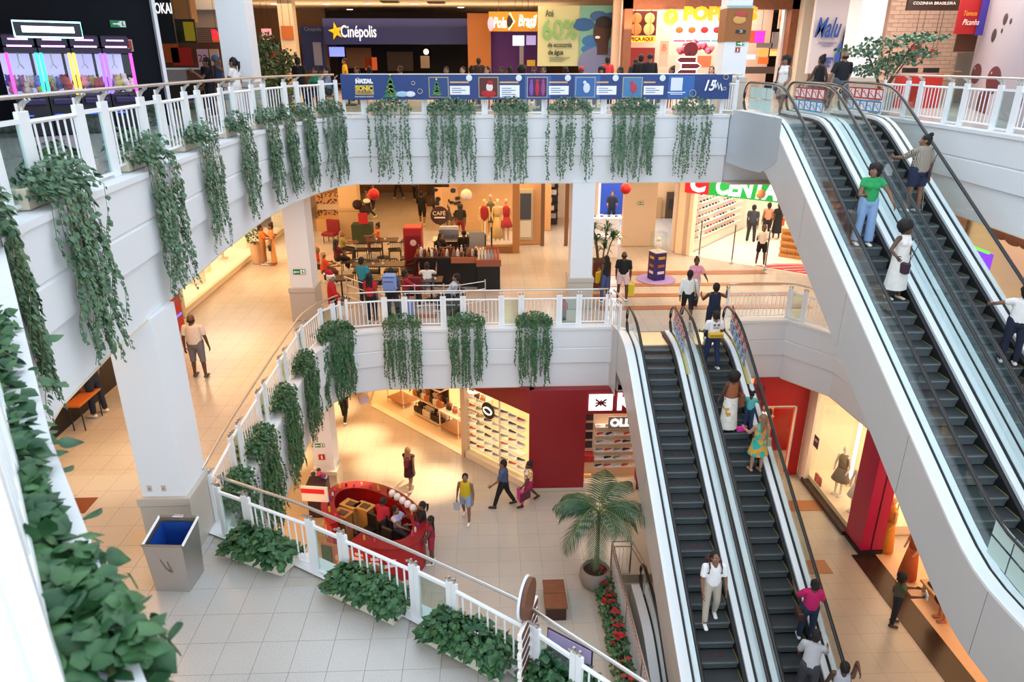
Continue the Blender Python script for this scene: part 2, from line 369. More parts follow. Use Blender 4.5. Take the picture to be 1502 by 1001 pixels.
# ---------------------------------------------------------------- columns
def column(x0, y0, x1, y1, zb, zt, collar, label, m=WHITE, stone=STONE, base_w=0.05):
    cx, cy = (x0 + x1) / 2, (y0 + y1) / 2
    t = link('column', None, None, (cx, cy, zb)); tag(t, label, 'column', kind='structure'); t['_world'] = 1
    MB().b2(x0, y0, zb + collar, x1, y1, zt).build('shaft', m, t)
    b = base_w
    MB().b2(x0 - b, y0 - b, zb, x1 + b, y1 + b, zb + collar - .16).build('base', stone, t)
    MB().b2(x0 - b - .02, y0 - b - .02, zb + collar - .15, x1 + b + .02, y1 + b + .02, zb + collar, 0.01).build('collar', stone, t)
    return t
column(-5.55, 9.75, -4.86, 10.55, Z2, -1.95, 1.05, 'broad white square column with stone base beside the steel litter bin')
c2 = column(-6.05, 20.95, -5.38, 21.75, Z2, -1.95, 1.05, 'white column with green exit sign standing behind the santa hat man')
c3 = column(2.62, 21.72, 3.32, 22.4, Z2, -1.95, 1.05, 'white column with grey stone base beside the fire extinguisher')
c4 = column(-5.6, 19.55, -4.95, 20.3, Z1, -7.95, 1.0, 'cream lit column on the lowest level near the red kiosk', stone=mat('warm_stone', (0.6, 0.5, 0.38), 0.5))
column(-6.65, 31.9, -5.8, 32.7, Z2, -1.95, 1.4, 'tan column rising behind the cafe tables', m=mat('tan_paint', (0.62, 0.44, 0.24), 0.6), stone=mat('tan_stone', (0.5, 0.34, 0.18), 0.6))
p = ony(325, 60, 20.5); column(p.x - .05, 20.5, p.x + .72, 21.2, 0, CEIL3, 1.0, 'white column of the top level beside the potted shrubs')
p = ony(1063, 60, 23.2); c5 = column(p.x, 23.2, p.x + .74, 23.9, 0, CEIL3, 1.05, 'white column wrapped in a brown food poster beside the escalators')
p = ony(412, 60, 38); column(p.x, 38, p.x + .7, 38.7, 0, CEIL3, 1.0, 'cream column with orange poster far back in the food hall', m=CREAM)
p = ony(1256, 60, 25.5); column(p.x, 25.5, p.x + .85, 26.4, 0, CEIL3, 1.0, 'white column behind the small green tree')
def sign_board(name, cx, cz, Y, wd, h, m, label, cat, d=0.03, rz=0.0, parent=None):
    t = thing(name, (cx, Y, cz), label, cat, rz=rz) if parent is None else link(name, None, parent, (cx, Y, cz))
    MB().box((0, 0, 0), (wd, d, h), 0, 0.004).build('board', m, t)
    return t
GREEN = mat('exit_green', (0.005, 0.22, 0.07), 0.5)
def exit_sign(x, y, z, label, wd=0.36, rz=0.0, arrow='<'):
    t = thing('exit_sign', (x, y, z), label, 'sign', rz=rz)
    MB().box((0, 0, 0), (wd, 0.012, wd * .45)).build('board', GREEN, t)
    wm = M('f4f8f4', .5)
    d = -1 if arrow == '<' else 1
    a = MB().box((-.06 * wd / .36, -.009, 0), (.12 * wd / .36, .006, .03)); k = wd / .36; c = -.06 * k + d * .06 * k
    a.add([(c, -.012, .05), (c + d * .05 * k, -.012, 0), (c, -.012, -.05)], [(0, 1, 2)]); a.build('arrow', wm, t)
    MB().box((.10 * k, -.009, 0), (.13 * k, .006, .13 * k)).build('panel', wm, t)
    MB().ball((.10 * k, -.014, .035), .016, 8, 5).box((.10 * k, -.014, -.01), (.03, .006, .06)).box((.12 * k, -.014, -.03), (.05, .006, .02), 0).build('running_figure', GREEN, t)
    return t
p = ony(439, 399, 20.93); exit_sign(p.x, 20.92, p.z, 'green exit sign with arrow on the white column behind the santa hat man')
p = ony(469, 654, 19.53); exit_sign(p.x, 19.54, p.z, 'green exit sign on the cream column of the lowest level', 0.3)
p = ony(1086, 64, 23.18); exit_sign(p.x, 23.19, p.z, 'green exit sign below the brown poster on the column', 0.26, arrow='>')
def fire_sign(x, y, z, label, s=.22, rz=0.0):
    t = thing('fire_sign', (x, y, z), label, 'sign', rz=rz)
    MB().box((0, 0, 0), (s, .012, s)).build('board', M('c8c0b0'), t); MB().box((0, -.006, 0), (s * .85, .012, s * .85)).build('panel', RED, t)
    MB().box((0, -.014, -.01), (s * .22, .01, s * .5)).box((0, -.014, s * .28), (s * .1, .01, s * .1)).build('extinguisher_symbol', M('f4f0ea'), t)
p = ony(472, 671, 19.53); fire_sign(p.x, 19.54, p.z, 'small red fire extinguisher sign on the cream column of the lowest level')
p = ony(1082, 73, 23.18); fire_sign(p.x, 23.19, p.z, 'small red sign under the exit sign on the poster column', .16)
# poster on the top column
x0, x1 = c5.location.x - .39, c5.location.x + .39
pa = ony(1062, 61, 23.15); pb = ony(1062, 12, 23.15)
t = thing('column_poster', (c5.location.x, 23.15, (pa.z + pb.z) / 2), 'brown food poster wrapped around the top level column', 'poster')
hh = pb.z - pa.z
MB().box((0, 0.02, 0), (.80, .012, hh)).box((-.40, .35, 0), (.012, .7, hh)).build('sheet', M('9c6230', .6), t)
MB().ball((0, 0, .15), .2, 12, 6, ry=.015, rz=.12).build('burger_print', M('d9a05c'), t)
MB().ball((0.05, -.005, .30), .2, 12, 6, ry=.012, rz=.09).build('bun_print', M('b5483a'), t)
MB().box((.08, 0, -.18), (.3, .03, .09)).build('price_tag', M('20303c'), t)
text('25', (.08, -.02, -.18), .1, M('f0f0f0'), t)
MB().box((0, 0.0, hh / 2 + .05), (.84, .03, .05)).build('top_rail', M('9fb8b4'), t)
# ---------------------------------------------------------------- railings
BAL = {}
def piece(key, fn):
    if key not in BAL: BAL[key] = fn()
    return BAL[key]
def railing(path, z, label, first='balusters', bal_len=1.22, gl_len=0.6, h=1.02, rail_off=(0.10, 1.12), group=None, start=0.0, nb=8, handrail=True, fat=1.0):
    """path: list of (x, y); white posts, baluster bays alternating with glazed bays, steel handrail"""
    P = [Vector((a, b)) for a, b in path]
    t = thing('railing', (P[0].x, P[0].y, z), label, 'railing', group)
    o0 = Vector((P[0].x, P[0].y, 0))
    # arclength samples
    S = [0.0]
    for i in range(1, len(P)): S.append(S[-1] + (P[i] - P[i - 1]).length)
    def at(s_):
        s_ = max(0, min(S[-1], s_))
        for i in range(1, len(P)):
            if s_ <= S[i] + 1e-9: k = (s_ - S[i - 1]) / max(1e-6, S[i] - S[i - 1]); return P[i - 1].lerp(P[i], k)
        return P[-1]
    post = piece('post%s' % fat, lambda: MB().box((0, 0, h / 2 - .02), (0.085 * fat, 0.05, h - .04), 0, .006).mesh('post', WHITE_G))
    balm = piece('baluster', lambda: MB().tube([(0, 0, 0.12), (0, 0, 0.86)], 0.014, 6).mesh('baluster', WHITE_G))
    clamp = piece('clamp', lambda: MB().box((0, 0, 1.0), (.03, .03, .12)).tube([(0, 0, 1.0), (0, .04, 1.06), (0, .10, 1.10)], .016, 6).mesh('bracket', STEEL))
    s_ = start; kind = first
    while s_ < S[-1] - 0.25:
        ln = bal_len if kind == 'balusters' else gl_len
        e = min(s_ + ln, S[-1]); a = at(s_ + .045); b = at(e - .045); d = b - a; L = d.length
        if L < .12: break
        an = math.atan2(d.y, d.x)
        for q in (a, b):
            c = link('post', post, t, (q.x - o0.x, q.y - o0.y, 0), (0, 0, an))
            if handrail: link('bracket', clamp, t, (q.x - o0.x, q.y - o0.y, 0), (0, 0, an + math.pi))
        m_ = (a + b) / 2 - o0.xy
        if kind == 'balusters':
            n = max(1, round(nb * L / (bal_len - .09))) 
            for zz in (0.12, 0.86):
                MB().tube([(a.x - o0.x, a.y - o0.y, zz), (b.x - o0.x, b.y - o0.y, zz)], .028 if zz > .5 else .02, 8).build('top_rail' if zz > .5 else 'bottom_rail', WHITE_G, t)
            for i in range(n):
                q = a.lerp(b, (i + 1) / (n + 1)); link('baluster', balm, t, (q.x - o0.x, q.y - o0.y, 0))
        else:
            MB().box((m_.x, m_.y, .47), (L - .09, .008, .78), an).build('glass_pane', GLASS_G, t)
            MB().box((m_.x, m_.y, .88), (L - .08, .04, .05), an).build('top_rail', WHITE_G, t)
            MB().box((m_.x, m_.y, .06), (L - .08, .04, .04), an).build('bottom_rail', WHITE_G, t)
        s_ = e; kind = 'glass' if kind == 'balusters' else 'balusters'
    if handrail:
        n = max(2, int(S[-1] / .4)); hp = []
        for i in range(n + 1):
            q = at(S[-1] * i / n); q2 = at(min(S[-1], S[-1] * i / n + .05)); q1 = at(max(0, S[-1] * i / n - .05)); d = (q2 - q1).normalized()
            hp.append((q.x - o0.x - d.y * .08, q.y - o0.y + d.x * .08, rail_off[1]))
        MB().tube(hp, .026, 8).build('handrail', STEEL, t, smooth=True)
    return t
railing([(-2.1, -.6), (-1.55, .7), (-1.05, 1.3), (-2.15, 2.85), (-4.82, 6.6), (-5.0, 8.7), (-5.14, 10.9), (-5.34, 13.8), (-5.4, 16.8), (-5.25, 18.8), (-4.95, 20.3), (-4.6, 21.3), (-4.3, 21.8)], 0.03, 'white railing curving along the arcade side of the top balcony', start=0.15, bal_len=1.3, gl_len=.7, nb=6, fat=1.5)
railing([(-4.2, 21.95), (-1.6, 22.0), (6.8, 22.0)], 0.03, 'white railing behind the long blue banner on the top balcony', first='glass', bal_len=1.15, gl_len=.62)
railing([(7.0, 22.0), (7.35, 21.55)], 0.03, 'short white railing piece between the blue banner and the escalator', bal_len=.55, nb=5)
railing([(11.65, 21.6), (11.62, 18), (11.42, 14), (11.36, 6)], 0.03, 'white railing of the top balcony above the escalators, grape mural behind', bal_len=1.3, gl_len=.65, nb=7, fat=1.2)
railing([(-4.78, 10.45), (-4.88, 12), (-4.96, 15), (-5.02, 18.2), (-4.8, 19.2), (-4.35, 19.85)], Z2, 'white railing running along the walkway of the middle balcony', bal_len=1.35, gl_len=.5)
railing([(-4.25, 19.95), (-3.2, 20.13), (3.62, 20.18)], Z2, 'white railing in front of the cafe on the middle balcony', first='balusters', bal_len=1.15, gl_len=.6)
railing([(3.68, 20.15), (3.85, 19.1)], Z2, 'short white railing end beside the lower escalators', bal_len=.95, nb=5)
railing([(7.35, 20.55), (9.35, 20.55), (10.45, 19.15), (10.6, 15)], Z2, 'white railing in front of the sports shop on the middle balcony', bal_len=2.0, gl_len=.5, nb=14)
railing([(-4.55, 10.12), (-3.1, 9.35), (-1.2, 8.12), (0.2, 7.15), (1.75, 5.62), (2.6, 4.9)], Z2, 'near white railing with steel handrail above the red kiosk and planters', first='glass', bal_len=1.36, gl_len=.66, start=.0)
# low railing around the basement escalator
def low_rail():
    t = thing('railing', (3.25, 15.6, Z1), 'slim steel and glass railing around the basement escalator opening', 'railing')
    t['_world'] = 1
    pts = [(3.25, 6), (3.25, 15.62), (3.78, 15.62), (3.95, 14.6)]
    MB().tube([(x, y, Z1 + 1.05) for x, y in pts], .022, 8).build('handrail', STEEL, t)
    MB().tube([(x, y, Z1 + .88) for x, y in pts], .02, 8).build('top_rail', M('b98f80', .4), t)
    MB().tube([(x, y, Z1 + .1) for x, y in pts[:3]], .018, 8).build('bottom_rail', WHITE_G, t)
    bm_ = MB().tube([(0, 0, 0.1), (0, 0, 0.9)], 0.010, 6).mesh('baluster', WHITE_G)
    l0 = root_loc(t)
    for i in range(80): link('baluster', bm_, t, (0, 6 + i * .12 - l0.y, 0))
    for i in range(4): link('baluster', bm_, t, (.1 + i * .11, 15.62 - l0.y, 0))
    pm = MB().box((0, 0, .53), (.04, .04, 1.06)).mesh('post', STEEL)
    for y in (6.2, 8, 9.8, 11.6, 13.4, 15.6): link('post', pm, t, (0, y - l0.y, 0))
    link('post', pm, t, (.53, .02, 0)); link('post', pm, t, (.7, -1.0, 0))
low_rail()

# ---------------------------------------------------------------- escalators
T30 = math.tan(R(30))
def epath(Yt, zt, Yb, zb):
    def f(y):
        k = .24
        def soft(u): return u if u / k > 30 else k * math.log(1 + math.exp(max(-40, u / k)))
        # zt at high y, slope T30, zb at low y
        return zb + T30 * (soft(y - Yb) - soft(y - Yt))
    return f
BRUSH = mat('brushed_deck', (0.88, 0.92, 0.96), 0.4, 0.15)
STEPM = mat('grooved_step', (0.035, 0.041, 0.045), 0.5, 0.2); RISER = mat('step_riser', (0.15, 0.175, 0.185), 0.42, 0.2)  # riser lighter than tread: light on its rounded face put into the colour
YEL = mat('yellow_step_edge', (0.24, 0.21, 0.04), 0.6)
BALG = glassmat('balustrade_glass', (0.90, 0.95, 0.95), 0.02)
def escalator(X, Yt, zt, Yb, zb, Ytop, Ybot, label, outer_left=True, outer_right=True, nsteps=28, phase=0.0, sign_l=None, sign_r=None, soft_bottom=True, depth=1.12, W=1.28):
    """X: left handrail x; W: handrail to handrail; path flat from Yt to Ytop and from Yb to Ybot"""
    f = epath(Yt, zt, Yb, zb)
    t = thing('escalator', (X, Ytop, zt), label, 'escalator', 'escalator', world=True); del t['group']
    N_ = 44; ys = [Ybot + (Ytop - Ybot) * i / N_ for i in range(N_ + 1)]
    def strip(xa, xb, da, db):
        mb = MB(); rows = [[(xa, y, f(y) + da) for y in ys], [(xb, y, f(y) + da) for y in ys], [(xb, y, f(y) + db) for y in ys], [(xa, y, f(y) + db) for y in ys], [(xa, y, f(y) + da) for y in ys]]
        mb.grid(rows); n = len(ys)
        mb.f.append((0, n, 2 * n, 3 * n)); mb.mi.append(0); mb.f.append((n - 1, 4 * n - 1, 3 * n - 1, 2 * n - 1)); mb.mi.append(0)
        return mb
    for s_, hx in ((-1, X), (1, X + W)):
        ow = (.26 if s_ < 0 else .13); o_ = hx + s_ * ow if (outer_left if s_ < 0 else outer_right) else hx + s_ * .15
        a, b = sorted((o_, hx + s_ * .03)); strip(a, b, .12, .17).build('outer_deck', BRUSH, t)
        a, b = sorted((hx + s_ * .03, hx - s_ * .03)); strip(a, b, .12, .155).build('glass_channel', BLACKR, t)
        a, b = sorted((hx - s_ * .03, hx - s_ * .16)); strip(a, b, .08, .15).build('inner_deck', BRUSH, t)
        a, b = sorted((hx - s_ * .16, hx - s_ * .235)); strip(a, b, -.28, .07).build('skirt', BLACK, t)
        # glass balustrade with rounded newel ends, in panels
        yn0, yn1 = Ybot + .55, Ytop - .25; npan = 7
        for k in range(npan):
            ya = yn0 + (yn1 - yn0) * k / npan; yb = yn0 + (yn1 - yn0) * (k + 1) / npan - .008; mb = MB(); rr = [[], [], [], []]
            for i in range(9):
                y = ya + (yb - ya) * i / 8; z = f(y); hi = .93
                e = min(y - (yn0 - .25), (yn1 + .25) - y)
                if e < .5: hi = .55 + .38 * math.sqrt(max(0, 1 - (1 - e / .5) ** 2))
                for r_, (dx, dz) in zip(rr, ((-.005, .15), (-.005, hi), (.005, hi), (.005, .15))): r_.append((hx + dx, y, z + dz))
            mb.grid(rr + [rr[0]]); mb.build('glass_panel', BALG, t)
        hp = []
        r = .42
        def loop(yc, zc, d):
            return [(hx, yc + d * r * math.sin(a_), zc + .95 - r + r * math.cos(a_)) for a_ in [math.pi * q / 8 for q in range(9)]]
        lt = loop(Ytop - .30, f(Ytop), 1); lb = loop(Ybot + .45, f(Ybot), -1)
        mid = [(hx, y, f(y) + .95) for y in [Ybot + .5 + (Ytop - .35 - Ybot - .5) * i / 40 for i in range(41)]]
        hp = lb[::-1] + mid + lt
        MB().tube(hp, .042, 8, flat=.62).build('handrail', BLACKR, t, smooth=True)
        MB().tube([(a_, b_, c_ - .035) for a_, b_, c_ in hp], .018, 6).build('handrail_guide', STEEL, t, smooth=True)
        if (outer_left if s_ < 0 else outer_right):
            xo = hx + s_ * ow; mb = MB()
            for k in range(6):
                y0_, y1_ = ys[int(k * N_ / 6)], ys[int((k + 1) * N_ / 6)]; m2 = MB(); rows = [[], []]
                for i in range(int(k * N_ / 6), int((k + 1) * N_ / 6) + 1):
                    y = ys[i]; bot = f(y) - depth
                    yy = y if i < int((k + 1) * N_ / 6) else y - .008
                    rows[0].append((xo, yy, f(yy) + .12)); rows[1].append((xo, yy, f(yy) - depth))
                m2.grid(rows); m2.build('cladding_panel', CLAD, t)
    # underside and truss ends
    xa, xb = X - (.26 if outer_left else .15), X + W + (.13 if outer_right else .15)
    strip(xa + .01, xb - .01, -depth - .0, -depth + .02).build('underside', CLAD, t)
    strip(xa + .02, xb - .02, -.42, -.40).build('inner_tray', BLACK, t)
    # landings
    for (y0_, y1_, z_) in ((Yt + .35, Ytop + .25, zt), (Ybot - .2, Yb - .45, zb)):
        MB().b2(X + .235, y0_, z_ - .06, X + W - .235, y1_, z_ + .004).build('landing_plate', STEEL, t)
        mb = MB()
        for k in range(24): mb.b2(X + .25 + k * .033, y0_ + .02 if z_ == zt else y1_ - .05, z_ + .004, X + .262 + k * .033, y0_ + .05 if z_ == zt else y1_ - .02, z_ + .008)
        mb.build('comb_teeth', YEL, t); 
    # steps
    run, rise = .346, .2
    x0, x1 = X + .24, X + W - .24
    mb = MB(); mb.box(((x0 + x1) / 2, run / 2, -.01), (x1 - x0, run, .02))
    rows = [[(x0, -.0 - .05 * math.sin(math.pi * q / 5) ** .8 if q else 0, -rise * q / 5) for q in range(6)], [(x1, -.05 * math.sin(math.pi * q / 5) ** .8 if q else 0, -rise * q / 5) for q in range(6)]]
    rows = [[(x0, run - .0 - .35 * 0 + (.03 - .03 * math.cos(math.pi * q / 5)) * 1.0, -rise * (q / 5)) for q in range(6)]]
    # riser: curved face under the nosing
    prof = [(.02, .001), (-.004, -.010), (-.010, -.035), (.004, -.07), (.022, -.11), (.034, -.15), (.04, -.19), (.04, -.21)]
    mb.cur = 2; mb.grid([[(x0, a, b) for a, b in prof], [(x1, a, b) for a, b in prof]])
    mb.cur = 1; mb.b2(x0, 0, 0, x0 + .014, run, .004); mb.b2(x1 - .014, 0, 0, x1, run, .004)
    off = (X, 0, 0); sm = mb.mesh('step', [STEPM, YEL, RISER], off)
    for k in range(nsteps + 6):
        y = Yt + 0.9 - (k + phase) * run
        if y < Yb - .9: break
        # step tread follows the nosing path, staying level
        link('step', sm, t, (0, y - Ytop, f(y + .02) - zt - .0))
    return t, f
NA = 0.0
# upper pair, nosing meets z=0 at Y 18.97
YtU = 18.97; YbU = 18.97 - 6 / T30
eA, fU = escalator(7.65, YtU, 0, YbU, Z2, 21.75, 5.6, 'upper escalator on the outer side, carrying the woman in white down', True, False, 32, .2)
eB, _ = escalator(9.22, YtU, 0, YbU, Z2, 21.75, 5.6, 'upper escalator against the balcony, carrying the woman with the patterned top', False, True, 32, .5)
YtL = (16.45 - 6) / T30; YbL = (16.45 - 11.6) / T30
eC, fL = escalator(4.05, YtL, Z2, YbL, Z1, 19.25, 6.2, 'lower escalator with the backpack man, next to the palm side', True, False, 32, .1)
eD, _ = escalator(5.62, YtL, Z2, YbL, Z1, 19.25, 6.2, 'lower escalator with the group of women and the child', False, True, 32, .4)
YtB = 13.4
eE, fB = escalator(3.95, YtB, Z1, YtB - 5.4 / T30, -17, 14.95, 2.5, 'basement escalator descending from the lowest level beside the flower troughs', True, True, 30, .3)
# deck filler between the pairs
def filler(parent, xa, xb, f, y0, y1, ):
    mb = MB(); ys = [y0 + (y1 - y0) * i / 40 for i in range(41)]
    mb.grid([[(xa, y, f(y) + .16) for y in ys], [(xb, y, f(y) + .16) for y in ys]]); mb.grid([[(xb, y, f(y) + .10) for y in ys], [(xb, y, f(y) + .16) for y in ys]])
    mb.build('middle_deck', ALU, parent)
# red painted feet marks are faint: small red discs on the left pair of lower steps
for st in [o for o in eC.children if o.name.startswith('step')][3:24:2]:
    MB().lathe([(.045, 0), (.045, .002)], (.52, .17, .002), 10).lathe([(.045, 0), (.045, .002)], (.72, .17, .002), 10).build('foot_mark', M('5a1a1a', .7), st)
# steel panel that joins the upper escalator to the fascia
t = thing('landing_cladding', (7.0, 21.9, 0), 'curved steel panel joining the fascia to the upper escalator', 'cladding', world=True)
mb = MB(); P = [(7.27, 21.78), (7.28, 21.6), (7.3, 21.1), (7.34, 20.3), (7.38, 19.2), (7.385, 18.2)]
mb.grid([[(x, y, .17) for x, y in P], [(x, y, zb_) for (x, y), zb_ in zip(P, (-1.35, -1.35, -1.35, -1.35, -1.3, -.9))]])
mb.build('panel', mat('landing_steel', (0.58, 0.63, 0.68), 0.35, 0.5), t)
MB().b2(7.3, 22.0, -1.94, 11.2, 22.15, -.26).build('beam', WALLW, t)
# same at the middle level beside the lower escalator
t = thing('landing_cladding', (3.7, 20.0, Z2), 'pale panel joining the middle fascia to the lower escalator', 'cladding', world=True)
mb = MB(); P = [(3.72, 19.98), (3.76, 19.7), (3.785, 19.2)]
mb.grid([[(x, y, Z2 + .1) for x, y in P], [(x, y, Z2 - 1.95) for x, y in P]]); mb.build('panel', CLAD, t)
MB().b2(3.79, 19.98, Z2 - 1.94, 7.25, 20.1, Z2 - .26).build('beam', WALLW, t)
# pictogram stickers on the glass
def sticker(parent, x, y0, y1, z0, z1, kind, slope=0.0, zl=0.0):
    t = link('warning_sticker', None, parent); pl = root_loc(parent); sx = .008
    def Z(y, k): return slope * (y - y0) + k
    n = 5; h = (z1 - z0)
    g = .02
    for r_, colr in ((1, 'b3262e'), (0, '2484b8')):
        if kind == 'back': colr = 'b9d6d2'
        za = z0 + h * (.52 if r_ else 0); zb_ = za + h * .46; mb = MB()
        nn = 4 if kind == 'back' else 1
        for i in range(nn):
            ya = y0 + (y1 - y0) * i / nn + (.012 if nn > 1 else 0); yb = y0 + (y1 - y0) * (i + 1) / nn - (.012 if nn > 1 else 0)
            mb.add([(x - sx, ya, Z(ya, za)), (x - sx, yb, Z(yb, za)), (x - sx, yb, Z(yb, zb_)), (x - sx, ya, Z(ya, zb_))], [(0, 1, 2, 3)])
        mb.build('sheet', M(colr, .5), t, pl)
        if kind != 'back':
            mb = MB(); 
            for i in range(5):
                yc = y0 + (y1 - y0) * (i + .5) / 5; w_ = (y1 - y0) / 5 * .38; zc = Z(yc, (za + zb_) / 2); hh = h * .17
                mb.add([(x - sx - .003, yc - w_, zc - hh), (x - sx - .003, yc + w_, zc - hh), (x - sx - .003, yc + w_, zc + hh), (x - sx - .003, yc - w_, zc + hh)], [(0, 1, 2, 3)])
            mb.build('pictogram_field', M('e8dede', .5), t, pl)
            mb = MB()
            for i in range(5):
                yc = y0 + (y1 - y0) * (i + .5) / 5; w_ = (y1 - y0) / 5 * .3; zc = Z(yc, (za + zb_) / 2); hh = h * .13
                mb.tube([(x - sx - .006, yc - w_, zc - hh), (x - sx - .006, yc + w_ * random.uniform(-.2, .6), zc + hh * .2), (x - sx - .006, yc + w_, zc + hh * random.uniform(.2, 1))], .012, 5)
                mb.ball((x - sx - .006, yc + w_ * random.uniform(-.5, .5), zc + hh * .8), .018, 6, 4)
            mb.build('pictogram', M(colr, .5), t, pl)
    return t
sticker(eA, 7.65, 19.7, 21.4, .22, .84, 'back')
sticker(eA, 8.93, 19.4, 21.3, .22, .84, 'rb')
sticker(eB, 10.5, 19.4, 21.3, .22, .84, 'rb')
sticker(eA, 7.65, 6.9, 8.7, Z2 + .20, Z2 + .86, 'back', .14)
sticker(eC, 5.33, 17.75, 18.95, Z2 + .02, Z2 + .75, 'rb', .25)
sticker(eD, 6.9, 17.3, 18.7, Z2 - .22, Z2 + .55, 'rb', .42)
def yplate(parent, x, y0, y1, f):
    t = MB(); ys = [y0 + (y1 - y0) * i / 8 for i in range(9)]
    t.grid([[(x - .02, y, f(y) + .175) for y in ys], [(x + .10, y, f(y) + .175) for y in ys]]); t.build('yellow_notice', M('c9b43a', .5), parent)
yplate(eC, 5.33, 17.2, 18.7, fL); yplate(eD, 6.9, 16.9, 18.5, fL)

# ---------------------------------------------------------------- plants
rnd = np.random.RandomState(11)
def leaf_arrays(pos, dirs, norms, size, curl=.18):
    """pos (n,3); dirs: tip direction; norms: face normal; size (n,)"""
    n = len(pos); d = dirs / np.linalg.norm(dirs, axis=1)[:, None]
    s_ = np.cross(d, norms); s_ /= np.maximum(1e-6, np.linalg.norm(s_, axis=1))[:, None]; nn = np.cross(s_, d)
    shape = [(0, 0.0, 0), (.42, .22, -curl), (.40, .50, -curl * .8), (0, 1.0, -.15), (-.40, .50, -curl * .8), (-.42, .22, -curl), (0, .45, .06)]
    V = np.zeros((n, 7, 3))
    for i, (a, b, c) in enumerate(shape): V[:, i] = pos + (s_ * a + d * b + nn * c) * size[:, None]
    tri = np.array([(0, 1, 6), (1, 2, 6), (2, 3, 6), (3, 4, 6), (4, 5, 6), (5, 0, 6)])
    F = (tri[None] + (np.arange(n) * 7)[:, None, None]).reshape(-1, 3)
    return V.reshape(-1, 3), F
def leaf_mesh(name, V, F, m):
    me = bpy.data.meshes.new(name); me.vertices.add(len(V)); me.vertices.foreach_set('co', V.astype(np.float32).ravel())
    me.loops.add(len(F) * 3); me.loops.foreach_set('vertex_index', F.astype(np.int32).ravel())
    me.polygons.add(len(F)); me.polygons.foreach_set('loop_start', np.arange(0, len(F) * 3, 3, dtype=np.int32))
    me.materials.append(m); me.update(calc_edges=True); me.validate(); return me
def hanging(x, y, z, nrm, width, drop, label, group, n_str=15, size=.085, dens=1.0, m=LEAF2, bushw=None, gap=True):
    """trailing plant in a trough on the slab edge, strands hanging down over the fascia"""
    nx, ny = Vector(nrm).normalized(); tx, ty = ny, -nx
    t = thing('trailing_plant', (x, y, z), label, 'plant', group)
    an = math.atan2(ty, tx)
    MB().box((-nx * .22, -ny * .22, .12), (width * .95, .22, .22), an, .01).build('trough', M('d8ceb8', .6), t)
    P = []; D = []; N = []; Sz = []
    stems = MB()
    # bush over the trough
    nb = int(240 * dens * width)
    a = rnd.uniform(-.5, .5, nb) * width * 1.02; hgt = .16 + rnd.rand(nb) * .42 * np.sqrt(np.maximum(0, 1 - (a / width * 1.9) ** 2)); out = rnd.uniform(-.34, .20, nb)
    for i in range(nb):
        P.append((tx * a[i] + nx * out[i], ty * a[i] + ny * out[i], hgt[i] * (1 - abs(out[i]) * .8)))
        D.append((nx * .6 + rnd.normal() * .5, ny * .6 + rnd.normal() * .5, -.5 + rnd.normal() * .4)); N.append((nx * .5 + rnd.normal() * .3, ny * .5 + rnd.normal() * .3, .8)); Sz.append(size * rnd.uniform(.8, 1.35))
    centers = [(-.36, .16), (.33, .18), (0.02, .14)] if gap else [(0, .5)]
    for k in range(n_str):
        c_, wd = centers[k % len(centers)]
        s0 = (c_ + rnd.normal() * wd * .55) * width; s0 = max(-.52 * width, min(.52 * width, s0)); L_ = drop * rnd.uniform(.72, 1.0) * (1 if k % 5 else .6)
        pts = []; q = s0; o_ = .14 + rnd.rand() * .05
        ns = max(4, int(L_ / .12))
        for j in range(ns + 1):
            zz = -L_ * j / ns; q += rnd.normal() * .014
            oo = o_ + .05 * math.sin(j * .7 + k)
            if j == 0: oo = -.05; zz = .28
            if j == 1: zz = .10
            pts.append((tx * q + nx * oo, ty * q + ny * oo, zz))
        stems.tube(pts, .004, 4, cap=False)
        nl = int(L_ / .052 * dens)
        for j in range(nl):
            u = (j + rnd.rand()) / nl * ns; i0 = min(ns - 1, int(u)); fr = u - i0
            p0, p1 = pts[i0], pts[i0 + 1]; sd = rnd.choice((-1, 1)) * rnd.uniform(.2, 1)
            base = [p0[c] + (p1[c] - p0[c]) * fr for c in range(3)]
            P.append((base[0] + nx * .02, base[1] + ny * .02, base[2])); D.append((tx * sd + nx * rnd.uniform(.1, .7), ty * sd + ny * rnd.uniform(.1, .7), -rnd.uniform(.5, 1.3)))
            N.append((nx + rnd.normal() * .4, ny + rnd.normal() * .4, .5 + rnd.normal() * .3)); Sz.append(size * rnd.uniform(.65, 1.25) * (1 - .25 * j / nl))
    V, F = leaf_arrays(np.array(P), np.array(D), np.array(N), np.array(Sz))
    lo = link('leaves', leaf_mesh('leaves', V, F, m), t); lo['kind'] = 'stuff'
    stems.build('stems', STEM, t)['kind'] = 'stuff'
    return t
# six on the far top fascia
GF = 'trailing plants under the blue banner'
for (px, wpx, dr, n_, dn, lab) in ((572, 58, 2.0, 19, .62, 'sparse trailing plant below the christmas tree end of the blue banner'), (661, 64, 1.95, 26, .95, 'full trailing plant second along the blue banner, with a side tendril'),
                              (749, 50, 2.0, 21, .9, 'narrow dense trailing plant third along the blue banner'), (836, 60, 1.95, 20, .75, 'trailing plant with gaps fourth along the blue banner'),
                              (929, 60, 1.98, 30, 1.05, 'dense trailing plant fifth along the blue banner, under the ball picture'), (1016, 56, 1.95, 18, .65, 'thin trailing plant next to the steel escalator landing')):
    p = onz(px, 172, 0); hanging(p.x * 21.75 / p.y, 21.75, 0.03, (0, -1), wpx / 48.5, dr, lab, 'trailing plants along the far top fascia', int(n_ * 1.25), .074, dn * 1.35)
